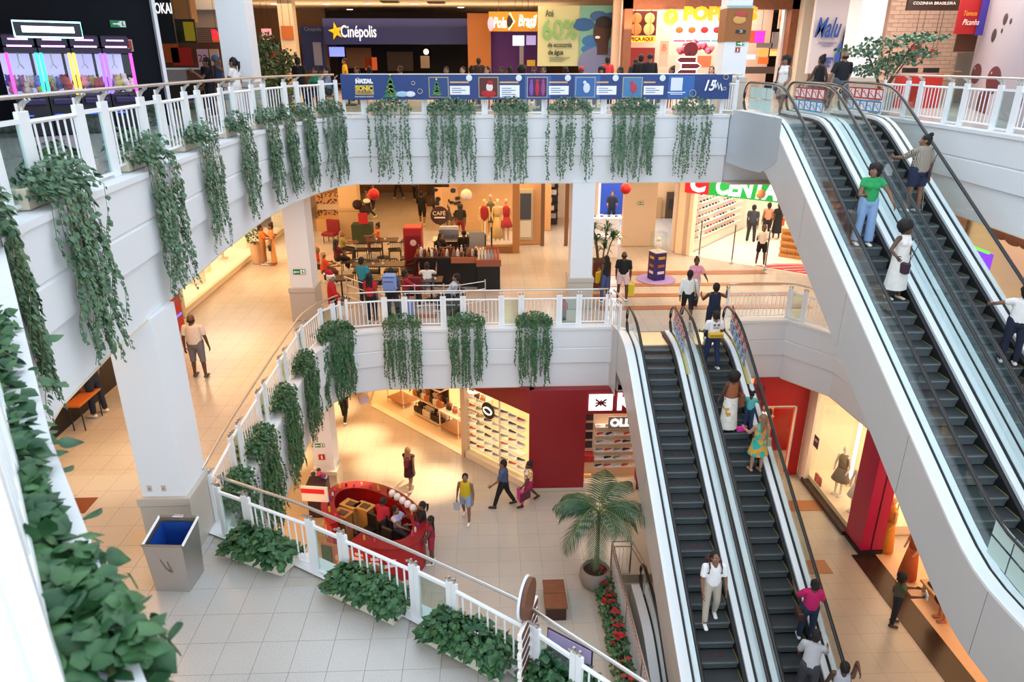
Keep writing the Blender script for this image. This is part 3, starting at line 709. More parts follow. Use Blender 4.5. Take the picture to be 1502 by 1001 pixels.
# left curve of the top balcony
GL = 'trailing plants on the curved top fascia'
def edge_at(edge, y):
    for i in range(1, len(edge)):
        (xa, ya), (xb, yb) = edge[i - 1], edge[i]
        if ya <= y <= yb and yb > ya: return xa + (xb - xa) * (y - ya) / (yb - ya), (yb - ya, xa - xb)
    return edge[0][0], (1, 0)
labs = ['large trailing plant cropped by the photo edge on the curved fascia', 'largest dense trailing plant with long tendrils above the white column', 'trailing plant above the big white column top, long and loose',
        'trailing plant over the head of the man in white shirt', 'trailing plant above the lit display window', 'slender trailing plant above the red display cloth', 'trailing plant just before the fascia bend', 'trailing plant at the fascia bend above the exit sign column', 'trailing plant on the rounded corner of the top fascia']
for i, (px, dr, wd, dn) in enumerate(((5, 1.75, 1.2, 1.0), (95, 2.0, 1.15, 1.0), (200, 2.0, 1.05, .75), (272, 1.9, 1.0, .9), (322, 1.75, .8, .9), (362, 1.8, .68, .9), (388, 1.9, .6, 1.0), (414, 1.9, .6, 1.05), (468, 1.9, .95, .95))):
    Yg = [6.3, 8.15, 10.9, 13.3, 15.6, 17.5, 18.75, 19.9, 21.2][i]
    ex, nr = edge_at(E3[:13], Yg)
    hanging(ex, Yg, 0.03, nr, wd, dr, labs[i], GL, 30 if i < 3 else 26, .088 if i < 3 else .078, dn * 1.3, gap=i > 1)
# middle level: three on the far side, four along the walkway rail, one at the corner
labs = ['trailing plant on the middle fascia beneath the red shirt woman', 'trailing plant on the middle fascia beneath the armchair man', 'trailing plant on the middle fascia next to the fire extinguisher']
for i, px in enumerate((590, 685, 783)):
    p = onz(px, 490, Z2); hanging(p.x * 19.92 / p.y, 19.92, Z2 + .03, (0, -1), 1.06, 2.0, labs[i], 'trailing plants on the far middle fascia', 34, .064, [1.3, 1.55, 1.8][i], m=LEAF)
for Y_, dr, lab in ((19.3, 2.1, 'trailing plant on the rounded corner of the middle fascia'), (17.0, 2.0, 'bushy trailing plant on the middle fascia nearest the corner plant'), (14.9, 2.0, 'bushy trailing plant halfway down the walkway railing'),
                    (12.9, 2.0, 'bushy trailing plant above the lowest level column'), (11.2, 1.6, 'bushy trailing plant at the near end of the walkway railing')):
    ex, nr = edge_at(E2[7:13], Y_)
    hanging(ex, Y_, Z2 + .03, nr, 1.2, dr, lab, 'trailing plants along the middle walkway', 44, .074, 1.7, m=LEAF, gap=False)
# troughs on the granite floor beside the near railing
def bush(x, y, z, L_, wd, h, rz, label, group, n=620, size=.13, trough=True):
    t = thing('planter', (x, y, z), label, 'plant', group, rz)
    if trough: MB().box((0, 0, .11), (L_ * .92, wd * .74, .22), 0, .02).build('trough', M('d9d2bf', .6), t); MB().box((0, 0, .215), (L_ * .8, wd * .42, .02)).build('soil', SOIL, t)
    u = rnd.uniform(-1, 1, n); v = rnd.uniform(-1, 1, n); ww = rnd.rand(n) ** .6
    shape = np.sqrt(np.maximum(0, 1 - np.abs(u) ** 3)) * np.sqrt(np.maximum(0, 1 - v ** 2))
    P = np.stack([u * L_ / 2, v * wd / 2, .20 + h * shape * ww + .03 * np.sin(u * 9)], 1)
    D = np.stack([u * .6 + rnd.normal(size=n) * .5, v * 1.0 + rnd.normal(size=n) * .4, -.35 + rnd.normal(size=n) * .35], 1)
    N = np.stack([u * .4 + rnd.normal(size=n) * .35, v * .5 + rnd.normal(size=n) * .35, np.ones(n)], 1)
    V, F = leaf_arrays(P, D, N, size * rnd.uniform(.65, 1.25, n)); o = link('leaves', leaf_mesh('leaves', V, F, LEAF), t); o['kind'] = 'stuff'
    mb = MB()
    for i in range(40):
        a = rnd.uniform(-.4, .4) * L_; b = rnd.uniform(-.15, .15) * wd; mb.tube([(a, b, .2), (a * 1.1, b * 2.0, .2 + h * .6), (a * 1.15, b * 2.8, .2 + h * .55)], .005, 4, cap=False)
    mb.build('stems', STEM, t)['kind'] = 'stuff'
    return t
for (px, py, L_, rz, lab) in ((408, 803, 1.25, R(-26), 'planter with glossy green leaves close to the stone column base'), (562, 862, 1.35, R(-32), 'planter with glossy green leaves in front of the red kiosk view'),
                      (706, 932, 1.35, R(-35), 'planter with glossy green leaves beside the slatted sign stand'), (850, 1000, 1.3, R(-40), 'planter with glossy green leaves at the very bottom edge')):
    p = onz(px, py, Z2); bush(p.x - .17, p.y - .33, Z2, L_ * 1.0, .52, .42, rz, lab, 'floor planters by the near railing', 820, .11)
# beige planters standing inside the top railing and at the walkway, seen through the glass
for (Y_, lab) in ((7.3, 'beige trough of leaves inside the top railing nearest the photo edge'), (9.7, 'beige trough of leaves seen through a glazed bay of the top railing'), (12.2, 'beige trough of leaves behind the third glazed bay of the top railing')):
    ex, nr = edge_at(E3[:13], Y_); bush(ex - .75, Y_, 0, .9, .5, .35, R(90), lab, 'beige troughs inside the top railing', 200, .10)
# big near plant by the camera: large leaves are parts of their own
t = thing('climbing_plant', (-1.55, 2.2, 0.0), 'large-leaved green plant spilling over the pale ledge in the bottom corner', 'plant')
def big_leaf():
    n = 7; mb = MB(); V = []
    prof = [(0, 0), (.20, .05), (.36, .14), (.44, .30), (.42, .46), (.34, .62), (.20, .80), (0, 1.02)]
    rows = []
    for (hw, l_) in prof:
        rows.append([(-hw, l_, -.16 * hw - .10 * l_ * l_), (-hw * .5, l_, .02 - .10 * l_ * l_), (0, l_, -.03 - .10 * l_ * l_), (hw * .5, l_, .02 - .10 * l_ * l_), (hw, l_, -.16 * hw - .10 * l_ * l_)])
    mb.grid(rows); mb.tube([(0, 0, -.03), (0, -.25, -.12)], .012, 4); return mb.mesh('leaf', LEAF, smooth=True)
BL = big_leaf(); cnt = 0
loc0 = Vector((-1.55, 2.2, 0)); stems = MB()
ridge = [(-3.06, 4.22, .05), (-2.60, 3.52, .06), (-2.19, 2.87, .05), (-1.81, 2.32, .05), (-1.43, 1.88, .05), (-1.14, 1.58, .06), (-.97, 1.40, .04)]
for i in range(285):
    u = random.random() ** .75 * (len(ridge) - 1.001); k = int(u); fr = u - k; a = Vector(ridge[k]).lerp(Vector(ridge[k + 1]), fr)
    side = random.gauss(-.02, .06); dn = random.uniform(-.22, .06)
    nrm = Vector((.8, .6, 0)); p = a + nrm * (side + (.07 if dn < 0 else 0)) + Vector((0, 0, dn))
    if (p - CAM).length < 1.25: continue
    ang = math.atan2(nrm.y, nrm.x) - math.pi / 2 + random.gauss(0, 1.1)
    o = link('leaf', BL, t, p - loc0, (random.gauss(-.55, .45), random.gauss(0, .35), ang)); s_ = random.uniform(.05, .095); o.scale = (s_,) * 3; cnt += 1
    if i % 7 == 0: stems.tube([a - loc0, (a + p) / 2 - loc0 + Vector((0, 0, .05)), p - loc0], .005, 5, cap=False)
P, D, N, Sz = [], [], [], []
for i in range(2000):
    u = random.random() ** .8 * (len(ridge) - 1.001); k = int(u); a = Vector(ridge[k]).lerp(Vector(ridge[k + 1]), u - k); sd = random.uniform(-.20, .11) if u > 3.7 or u < 2.6 else random.uniform(-.02, .12); p = a + Vector((.8, .6, 0)) * sd + Vector((0, 0, random.uniform(-.03, .08) if sd < .06 else random.uniform(-.45, .1))) - loc0
    if (p + loc0 - CAM).length < 1.3: continue
    P.append(p); D.append((random.gauss(.5, .7), random.gauss(.3, .7), random.gauss(.05, .25) if sd < .06 else random.gauss(-.6, .3))); N.append((random.gauss(.2, .4), random.gauss(.1, .4), 1)); Sz.append(random.uniform(.05, .09))
V, F = leaf_arrays(np.array(P), np.array(D), np.array(N), np.array(Sz)); link('small_leaves', leaf_mesh('small_leaves', V, F, LEAF), t)['kind'] = 'stuff'
stems.tube([Vector(r_) - loc0 for r_ in ridge], .010, 6); stems.build('stems', STEM, t)
t['label'] = 'large-leaved green plant spilling over the pale ledge in the bottom corner'
# potted palm
p = onz(872, 858, Z1)
t = thing('palm', (p.x, p.y, Z1), 'palm with arching fronds in a round grey pot', 'plant')
pot = MB().lathe([(.26, 0), (.38, .12), (.43, .30), (.41, .48), (.36, .56), (.33, .56), (.32, .46)], n=20).build('pot', M('8f8880', .55), t, smooth=True)
MB().lathe([(.0, .47), (.325, .47), (.325, .46)], n=20).build('soil', SOIL, t)
MB().tube([(0, 0, .4), (.02, 0, .8), (.03, .02, 1.3), (.02, .03, 2.3)], [.085, .07, .05, .04], 8).build('trunk', M('8a7a62', .8), t, smooth=True)
crown = Vector((.02, .03, 2.3))
for i in range(18):
    a = i * 2.4 + random.uniform(-.15, .15); el = random.uniform(.5, 1.25) if i % 3 else random.uniform(.05, .5); L_ = random.uniform(1.25, 1.65); pts = []; mb = MB()
    for j in range(9):
        s_ = j / 8; e = el - 1.75 * s_ ** 1.35; pts.append((pts[-1] + Vector((math.cos(a) * math.cos(e), math.sin(a) * math.cos(e), math.sin(e))) * (L_ / 8)) if pts else crown.copy())
    mb.tube(pts, [.016] + [.012] * 7 + [.004], 5)
    mb.cur = 1
    for j in range(12, 80, 3):
        s_ = j / 80 * 8; k = min(7, int(s_)); b = pts[k].lerp(pts[k + 1], s_ - k); tg = (pts[k + 1] - pts[k]).normalized(); sd = tg.cross(Vector((0, 0, 1))).normalized()
        ll = .46 * math.sin(math.pi * min(1, (j / 80) * .9 + .12)) + .08
        for q in (-1, 1):
            d = (sd * q * .8 + tg * .7 + Vector((0, 0, -.35))).normalized() * ll; wv = tg * .019
            mb.add([b - wv, b + wv, b + d * .55 + wv + Vector((0, 0, -.02)), b + d + Vector((0, 0, -.10)), b + d * .55 - wv + Vector((0, 0, -.02))], [(0, 1, 2, 4), (4, 2, 3)])
    mb.build('frond', [M('6a7a3a', .6), PALML], t)
# dracaena in a brown pot, small tree on the top level, shrubs
def leafy(x, y, z, label, kind, pot, h):
    t = thing('potted_plant', (x, y, z), label, 'plant')
    if kind == 'dracaena':
        MB().box((0, 0, .5), (.62, .62, 1.0), 0, .02).build('pot', M('5e2a1a', .5), t); MB().box((0, 0, 1.0), (.54, .54, .02)).build('soil', SOIL, t)
        for (ax, ay, hh) in ((-.15, 0, .9), (.12, .1, 1.3), (.05, -.15, .6), (-.22, .1, 1.4), (.28, .0, 1.0)):
            MB().tube([(ax * .6, ay * .6, 1.0), (ax, ay, 1 + hh * .5), (ax * 1.4, ay, 1 + hh * .8)], .025, 6).build('stem', M('6a5a3a', .8), t)
            mb = MB()
            for i in range(26):
                a = rnd.uniform(0, 6.28); e = rnd.uniform(.1, 1.3); L_ = rnd.uniform(.4, .6); b = Vector((ax * 1.4, ay, 1 + hh * .8 - rnd.rand() * .12)); d = Vector((math.cos(a) * math.cos(e), math.sin(a) * math.cos(e), math.sin(e))); sd = Vector((-math.sin(a), math.cos(a), 0)) * .03
                m_ = b + d * L_ * .6; tp = m_ + Vector((d.x, d.y, d.z - .9)).normalized() * L_ * .45; mb.add([b - sd * .5, b + sd * .5, m_ + sd, tp, m_ - sd], [(0, 1, 2, 4), (4, 2, 3)])
            mb.build('leaf_tuft', LEAF, t)
    else:
        MB().lathe([(.28, 0), (.38, .6), (.34, .6), (.33, .5)], n=14).build('pot', M(pot, .6), t)
        MB().lathe([(0, .52), (.34, .52), (.34, .5)], n=14).build('soil', SOIL, t)
        n = 900; layers = [(0, 0, h, .95, .20), (-.8, .1, h * .88, .75, .16), (.95, 0, h * 1.06, .75, .15), (.2, .1, h * .74, .8, .16), (-.45, 0, h * .62, .7, .18), (.75, -.1, h * .84, .7, .14)] if kind == 'tree' else [(0, 0, h * .55, .5, h * .4), (.2, .2, h * .8, .4, h * .25), (-.25, 0, h * .4, .5, h * .3), (.1, -.2, h * .3, .55, h * .25)]
        P = []; 
        for i in range(n):
            cx, cy, cz, rr, rz_ = layers[i % len(layers)]; v = rnd.normal(size=3); v /= np.linalg.norm(v); v *= rnd.rand() ** .4; P.append((cx + v[0] * rr, cy + v[1] * rr, cz + v[2] * rz_))
        P = np.array(P); D = rnd.normal(size=(n, 3)); D[:, 2] -= .4; N = rnd.normal(size=(n, 3)) * .5; N[:, 2] += .8
        V, F = leaf_arrays(P, D, N, rnd.uniform(.08, .15, n)); o = link('leaves', leaf_mesh('leaves', V, F, LEAF2 if kind == 'tree' else leafmat('shrub_leaf', (.05, .09, .03), (.14, .20, .07))), t); o['kind'] = 'stuff'
        mb = MB()
        for (cx, cy, cz, rr, rz_) in layers: mb.tube([(0, 0, .5), (cx * .25, cy * .3, cz * .55), (cx * .7, cy * .7, cz * .9), (cx, cy, cz)], [.04, .03, .02, .01], 6)
        mb.build('branches', M('5a4a34', .8), t)
    return t
p = onz(888, 425, Z2); leafy(p.x - .15, p.y + .3, Z2, 'tall dracaena in a brown square pot behind the shopping couple', 'dracaena', '', 1.5)
p = ony(1308, 60, 22.3); leafy(p.x, 22.3, 0, 'small spreading green tree beside the top of the escalators', 'tree', '9a9a92', 2.05)
p = ony(382, 90, 24); leafy(p.x, 24, 0, 'dense olive shrub beside the white top level column', 'shrub', '8a8478', 2.3)
p = ony(408, 90, 26); leafy(p.x, 26, 0, 'darker green shrub beside the olive shrub in the food hall', 'shrub', '8a8478', 1.9)
# flower troughs with red poinsettias along the basement railing
for k in range(8):
    y = 15.0 - k * .78; x = 2.95
    t = bush(x, y, Z1, .72, .45, .34, R(90), 'poinsettia trough %s' % ('beside the palm pot' if k == 0 else 'second from the palm pot' if k == 1 else 'third from the palm pot' if k == 2 else 'further along the basement railing'), 'poinsettia troughs along the basement railing', 170, .10)
    for i in range(9):
        mb = MB(); c_ = Vector((rnd.uniform(-.3, .3), rnd.uniform(-.16, .16), .42 + rnd.rand() * .12))
        for q in range(6):
            a = q * math.pi / 3 + i; d = Vector((math.cos(a), math.sin(a), .1)) * .075; sd = Vector((-math.sin(a), math.cos(a), 0)) * .025; mb.add([c_, c_ + d * .5 + sd, c_ + d, c_ + d * .5 - sd], [(0, 1, 2, 3)])
        mb.build('flower', M('b01822', .6), t)
# ---------------------------------------------------------------- people
tmpsc = bpy.data.scenes.new('workbench'); QUEUE = []
def frame(d):
    d = d.normalized(); ref = Vector((0, 1, 0)) if abs(d.y) < .9 else Vector((1, 0, 0)); s_ = ref.cross(d).normalized(); return s_, d.cross(s_)
def cap(mb, p, q, r1, r2, rnd_ends=(True, True), n=12, side=None):
    """tapered capsule p->q with elliptical radii (rx along side axis, ry)"""
    p, q = Vector(p), Vector(q); d = (q - p); L_ = d.length; d = d / max(L_, 1e-6)
    s_ = (side - d * side.dot(d)).normalized() if side is not None else frame(d)[0]; u = d.cross(s_)
    r1 = r1 if isinstance(r1, tuple) else (r1, r1); r2 = r2 if isinstance(r2, tuple) else (r2, r2)
    rings = []
    if rnd_ends[0]:
        for a in (78, 50, 22): rings.append((p - d * (min(r1) * math.sin(R(a))), (r1[0] * math.cos(R(a)), r1[1] * math.cos(R(a)))))
    rings.append((p, r1)); rings.append((p.lerp(q, .5), ((r1[0] + r2[0]) / 2 * 1.02, (r1[1] + r2[1]) / 2 * 1.02))); rings.append((q, r2))
    if rnd_ends[1]:
        for a in (22, 50, 78): rings.append((q + d * (min(r2) * math.sin(R(a))), (r2[0] * math.cos(R(a)), r2[1] * math.cos(R(a)))))
    V = []; F = []
    for c, (a, b) in rings:
        for k in range(n): t_ = 2 * math.pi * k / n; V.append(c + s_ * (a * math.cos(t_)) + u * (b * math.sin(t_)))
    m_ = len(rings)
    for i in range(m_ - 1):
        for k in range(n): A = i * n + k; B = i * n + (k + 1) % n; F.append((A, B, B + n, A + n))
    F.append(tuple(range(n))[::-1]); F.append(tuple(range((m_ - 1) * n, m_ * n)))
    mb.add(V, F)
def enqueue(mb, voxel, cb):
    me = mb.mesh('work', []) if not hasattr(mb, 'dummy') else None
    o = bpy.data.objects.new('work', me); tmpsc.collection.objects.link(o)
    md = o.modifiers.new('r', 'REMESH'); md.mode = 'VOXEL'; md.voxel_size = voxel; md.use_smooth_shade = True
    ms = o.modifiers.new('s', 'SMOOTH'); ms.iterations = 2; ms.factor = .5
    QUEUE.append((o, cb))
def flush():
    if not QUEUE: return
    vl = tmpsc.view_layers[0]; vl.update(); dg = vl.depsgraph; dg.update()
    for o, cb in QUEUE:
        me = bpy.data.meshes.new_from_object(o.evaluated_get(dg), preserve_all_data_layers=False, depsgraph=dg)
        V = np.zeros(len(me.vertices) * 3, np.float32); me.vertices.foreach_get('co', V)
        Fs = [tuple(p_.vertices) for p_ in me.polygons]
        cb(V.reshape(-1, 3), Fs); bpy.data.meshes.remove(me)
    for o, cb in QUEUE:
        d = o.data; bpy.data.objects.remove(o); bpy.data.meshes.remove(d)
    QUEUE.clear()
def mesh_np(name, parts, mats):
    """parts: list of (V, F, mat_index)"""
    me = bpy.data.meshes.new(name); VV = []; FF = []; MI = []; n = 0
    for V, F, mi in parts:
        VV.extend(map(tuple, np.asarray(V).tolist())); FF.extend([tuple(i + n for i in f) for f in F]); MI.extend([mi] * len(F)); n += len(V)
    me.from_pydata(VV, [], FF)
    for m in mats: me.materials.append(m)
    me.polygons.foreach_set('material_index', MI); me.polygons.foreach_set('use_smooth', [True] * len(FF)); me.update(); return me
# head prototype, unit: metres, face towards +y, origin at head centre (eyes level)
HEAD = {}
mb = MB()
mb.ball((0, -.012, .022), .08, 16, 12, rx=.076, ry=.094, rz=.098)
mb.ball((0, .028, -.045), .06, 14, 9, rx=.056, ry=.062, rz=.066)
mb.ball((0, .062, -.092), .02, 10, 6, rx=.026, ry=.018, rz=.018)
cap(mb, (0, .078, .008), (0, .098, -.026), .008, .014)
mb.ball((0.012, .088, -.030), .008, 8, 5); mb.ball((-.012, .088, -.030), .008, 8, 5)
for s_ in (-1, 1):
    mb.ball((s_ * .076, -.008, -.008), .02, 8, 6, rx=.010, ry=.020, rz=.030)
    mb.ball((s_ * .040, .050, -.022), .02, 8, 6, rx=.024, ry=.022, rz=.020)
cap(mb, (-.036, .068, .022), (.036, .068, .022), .011, .011)
mb.ball((0, .078, -.058), .01, 10, 5, rx=.024, ry=.012, rz=.009)
cap(mb, (0, -.018, -.06), (0, -.030, -.16), (.052, .056), (.054, .058))
enqueue(mb, .0075, lambda V, F: HEAD.update(V=V, F=F)); flush()
def ball_np(c, r, n=8, m=6, rx=None, ry=None, rz=None):
    b = MB().ball(c, r, n, m, rx, ry, rz); return np.array(b.v), b.f
EYES = [(*ball_np((s_ * .030, .071, .002), .012, rx=.0135, ry=.012, rz=.0075), 1) for s_ in (-1, 1)] + [(*ball_np((s_ * .030, .080, .002), .006, rx=.006, ry=.005, rz=.006), 2) for s_ in (-1, 1)] + \
       [(*ball_np((s_ * .031, .080, .020), .01, rx=.017, ry=.004, rz=.0035), 2) for s_ in (-1, 1)] + [(*ball_np((0, .087, -.056), .01, rx=.021, ry=.006, rz=.004), 3), (*ball_np((0, .086, -.063), .01, rx=.018, ry=.006, rz=.005), 3)]
def hand_np(curl=.5):
    """hand hanging down -z from wrist at origin, palm facing -x side, thumb toward +y"""
    mb = MB(); cap(mb, (0, 0, -.005), (0, .002, -.075), (.014, .028), (.012, .038), side=Vector((1, 0, 0)), n=8)
    for i, (yy, L_) in enumerate(((.030, .068), (.011, .077), (-.009, .071), (-.028, .055))):
        a = Vector((0, yy, -.078)); pts = [a]; ang = .12 + curl * .3
        for k in range(3): pts.append(pts[-1] + Vector((-math.sin(ang), yy * .12, -math.cos(ang))) * (L_ * (.44, .32, .24)[k])); ang += curl * (.75, .65, .5)[k]
        mb.tube(pts, [.0092, .0086, .0078, .006], 6)
    mb.tube([(0, .022, -.02), (-.008, .044, -.042), (-.016, .056, -.066), (-.024, .058, -.088)], [.013, .011, .0095, .007], 6)
    return np.array(mb.v), mb.f
HANDS = {c: hand_np(c) for c in (.35, 1.1)}
def hair_parts(style):
    H = []
    def shell(c, rx, ry, rz, cut=None, ns=.0, n=20, m=14, sc_=30):
        b = MB().ball(c, 1, n, m, rx, ry, rz); V = np.array(b.v)
        if ns:
            for i in range(len(V)): v = Vector(V[i]); V[i] = v + (v - Vector(c)).normalized() * (noise.noise(v * sc_) * ns)
        H.append((V, b.f, 0))
    if style in ('short', 'long', 'bun', 'pony', 'curly', 'grey'):
        shell((0, -.022, .036), .083, .094, .096, ns=.006 if style == 'short' else .012)
        shell((0, -.050, -.005), .078, .062, .085, ns=.006)
    if style == 'long':
        for s_ in (-1, 0, 1):
            b = MB(); cap(b, (s_ * .045, -.055, .02), (s_ * .06, -.085, -.27), (.045, .035), (.035, .02)); H.append((np.array(b.v), b.f, 0))
    if style == 'bun': shell((0, -.075, .115), .046, .046, .042, ns=.008)
    if style == 'pony':
        b = MB(); b.tube([(0, -.10, .05), (0, -.15, .02), (0, -.145, -.10), (0, -.12, -.2)], [.02, .035, .03, .01], 8); H.append((np.array(b.v), b.f, 0))
    if style == 'afro': shell((0, -.035, .055), .145, .135, .135, ns=.022, sc_=22); shell((0, -.05, 0), .12, .09, .10, ns=.02)
    if style == 'curly': shell((0, -.03, .05), .115, .112, .105, ns=.02, sc_=24); shell((0, -.05, -.03), .105, .075, .09, ns=.02)
    if style == 'bald': shell((0, -.045, -.012), .078, .066, .045)
    if style == 'puffs':
        shell((0, -.022, .034), .080, .092, .092, ns=.004)
        for s_ in (-1, 1): shell((s_ * .075, -.03, .125), .05, .05, .05, ns=.012)
    if style == 'cap':
        shell((0, -.022, .04), .086, .098, .088); b = MB().box((0, .10, .035), (.13, .10, .010)); H.append((np.array(b.v), b.f, 0))
    return H
SKINS = {}
def skinmats(tone):
    if tone not in SKINS:
        c = {'d': (.10, .045, .024), 'm': (.24, .115, .065), 'l': (.46, .26, .17), 'b': (.055, .026, .016)}[tone]
        SKINS[tone] = [mat('skin_' + tone, c, .5), mat('eye_white', (.7, .68, .65), .3), mat('eye_dark', (.015, .01, .008), .3), mat('lips_' + tone, (c[0] * 1.15, c[1] * .7, c[2] * .8), .45)]
    return SKINS[tone]
def cloth(h):
    return mat('fabric_' + h, hexc(h), .85, noise_amt=.10, noise_scale=14, bump=.15)
NP = [0]
def person(pos, face, label, H=1.70, pose='stand', top='ffffff', bottom='303848', tone='m', hair='short', hcol='120c0a', sleeve=.5, leg='long', shoes='e8e8e8', female=False, group=None,
           arms=None, legs=None, lean=0.0, head=(0, 0), skirt=None, voxel=.017, bulk=1.0, wrist_curl=.35, seat_h=None, top_len=0.0, pattern=None, toppat=True):
    """arms: ((flex, abduct, elbow), (..)) left, right in degrees; legs: ((hip, knee), (hip, knee)); face: heading in degrees, 0=+x 90=away 270=to camera"""
    NP[0] += 1
    if arms is None: arms = {'stand': ((5, 9, 12), (-3, 9, 14)), 'walk': ((24, 8, 25), (-20, 8, 18)), 'sit': ((30, 10, 60), (35, 10, 55))}[pose]
    if legs is None: legs = {'stand': ((3, 3), (-2, 2)), 'walk': ((24, 8), (-18, 22)), 'sit': ((85, 85), (82, 88))}[pose]
    k = H / 1.70; ln = R(lean); td = Vector((0, math.sin(ln), math.cos(ln)))
    thigh, shin, foot = .42 * k, .41 * k, .07 * k
    hw, sw = (.088 if female else .085) * k, (.155 if female else .175) * k * (1 + (bulk - 1) * .5)
    X = Vector((1, 0, 0))
    def dv(fl, ab, s_): fl, ab = R(fl), R(ab); return Vector((s_ * math.sin(ab), math.sin(fl) * math.cos(ab), -math.cos(fl) * math.cos(ab)))
    hip = Vector((0, 0, 0)); chest = td * (.26 * k); neck = td * (.45 * k); sh_c = td * (.41 * k)
    L = []
    for s_, (hf, kn) in zip((-1, 1), legs):
        a = hip + X * (s_ * hw); b = a + dv(hf, 3 if female else 5.5, s_) * thigh; c = b + dv(hf - kn, 1 if female else 3, s_) * shin; L.append((a, b, c, hf - kn))
    zmin = min(l[2].z for l in L) - foot
    base = -zmin if seat_h is None else seat_h + .09 * k
    A = []
    for s_, (af, ab, el) in zip((-1, 1), arms):
        a = sh_c + X * (s_ * sw); b = a + dv(af, ab, s_) * (.29 * k); fd = dv(af + el, ab * .4 - 2, s_); c = b + fd * (.25 * k); A.append((a, b, c, fd, s_))
    up = Vector((0, 0, base))
    def T(v): return v + up
    t = thing('person', pos, label, 'person', group, R(face - 90))
    B = bulk * 1.08
    body = MB()
    cap(body, T(hip + td * .02), T(chest), (.125 * k * B, .095 * k * B), (.125 * k * B, .095 * k * B), side=X)
    cap(body, T(chest), T(sh_c - td * .03), (.128 * k * B, .098 * k * B), (sw * .82, .085 * k * B), side=X)
    cap(body, T(sh_c - X * sw * .8), T(sh_c + X * sw * .8), .055 * k, .055 * k)
    cap(body, T(sh_c), T(neck + td * .06 * k), .052 * k, .05 * k)
    if female:
        for s_ in (-1, 1): body.ball(T(td * .31 * k + X * s_ * .065 * k + Vector((0, .075 * k, 0))), .058 * k, 10, 7)
    for a, b, c, fa in L:
        cap(body, T(a + Vector((0, 0, .03))), T(b), (.082 * k * B), .056 * k); cap(body, T(b), T(c), .055 * k, .036 * k)
        cap(body, T(b.lerp(c, .12)), T(b.lerp(c, .5)) , .055 * k, .052 * k)
    for a, b, c, fd, s_ in A:
        cap(body, T(a), T(b), .050 * k, .040 * k); cap(body, T(b), T(c), .041 * k, .026 * k)
    hc = T(neck + td * (.155 * k)); hy, hp = R(head[0]), R(head[1])
    Mh = Matrix.Translation(hc) @ Matrix.Rotation(hy, 4, 'Z') @ Matrix.Rotation(-hp - ln * .4, 4, 'X') @ Matrix.Scale(k * 1.12, 4)
    Mn = np.array(Mh)
    def xf(V, Mx): V = np.asarray(V); return V @ Mx[:3, :3].T + Mx[:3, 3]
    hands = []
    for a, b, c, fd, s_ in A:
        z_ = -fd; x_ = Vector((s_, 0, 0)); x_ = (x_ - z_ * x_.dot(z_)).normalized(); y_ = z_.cross(x_) * (1)
        y_ = z_.cross(x_)
        if y_.dot(Vector((0, 1, .3))) < 0: y_ = -y_
        Mx = np.eye(4); Mx[:3, 0] = x_; Mx[:3, 1] = y_; Mx[:3, 2] = z_; Mx[:3, :3] *= k * 1.05; Mx[:3, 3] = T(c)
        V, F = HANDS[wrist_curl if wrist_curl in HANDS else .35]; hands.append((xf(V, Mx), F, 0))
    sm = skinmats(tone); bo = link('body', bpy.data.meshes.new('body'), t)
    def done(V, F, bo=bo, Mn=Mn, hands=hands, sm=sm):
        parts = [(V, F, 0), (xf(HEAD['V'], Mn), HEAD['F'], 0)] + [(xf(v, Mn), f, mi) for v, f, mi in EYES] + hands
        bo.data = mesh_np('body', parts, sm)
    enqueue(body, voxel, done)
    hp_ = hair_parts(hair)
    if hair != 'none': link('hair', mesh_np('hair', [(xf(v, Mn), f, 0) for v, f, _ in hp_], [mat('hair_' + hcol, hexc(hcol), .7, bump=.6, noise_scale=60)]), t)
    # top garment
    if top:
        e = .016 * k; g = MB()
        wl = td * (.0 - top_len) if not skirt else td * .03
        cap(g, T(hip + wl), T(chest), ((.130 * B) * k + e, .100 * k * B + e), ((.128 * B) * k + e, .098 * k * B + e), (False, False), side=X, n=16)
        cap(g, T(chest - td * .03), T(sh_c - td * .02), (.128 * k * B + e, .098 * k * B + e), (sw * .84 + e * .6, .088 * k * B + e * .8), (False, True), side=X, n=16)
        cap(g, T(sh_c - X * sw * .72 + td * .005), T(sh_c + X * sw * .72 + td * .005), .058 * k + e * .5, .058 * k + e * .5, (sleeve > 0, sleeve > 0))
        if female:
            for s_ in (-1, 1): g.ball(T(td * .31 * k + X * s_ * .065 * k + Vector((0, .078 * k, 0))), .058 * k + e, 10, 7)
        if sleeve > 0:
            for a, b, c, fd, s_ in A:
                if sleeve <= 1: cap(g, T(a), T(a.lerp(b, sleeve)), .054 * k + e, .050 * k + e, (True, False))
                else: cap(g, T(a), T(b), .054 * k + e, .044 * k + e, (True, True)); cap(g, T(b), T(b.lerp(c, sleeve - 1)), .044 * k + e, .034 * k + e, (True, False))
        go = link('top', bpy.data.meshes.new('top'), t); gm = (pattern if toppat else None) or cloth(top)
        enqueue(g, voxel * .95, lambda V, F, go=go, gm=gm: setattr(go, 'data', mesh_np('top', [(V, F, 0)], [gm])))
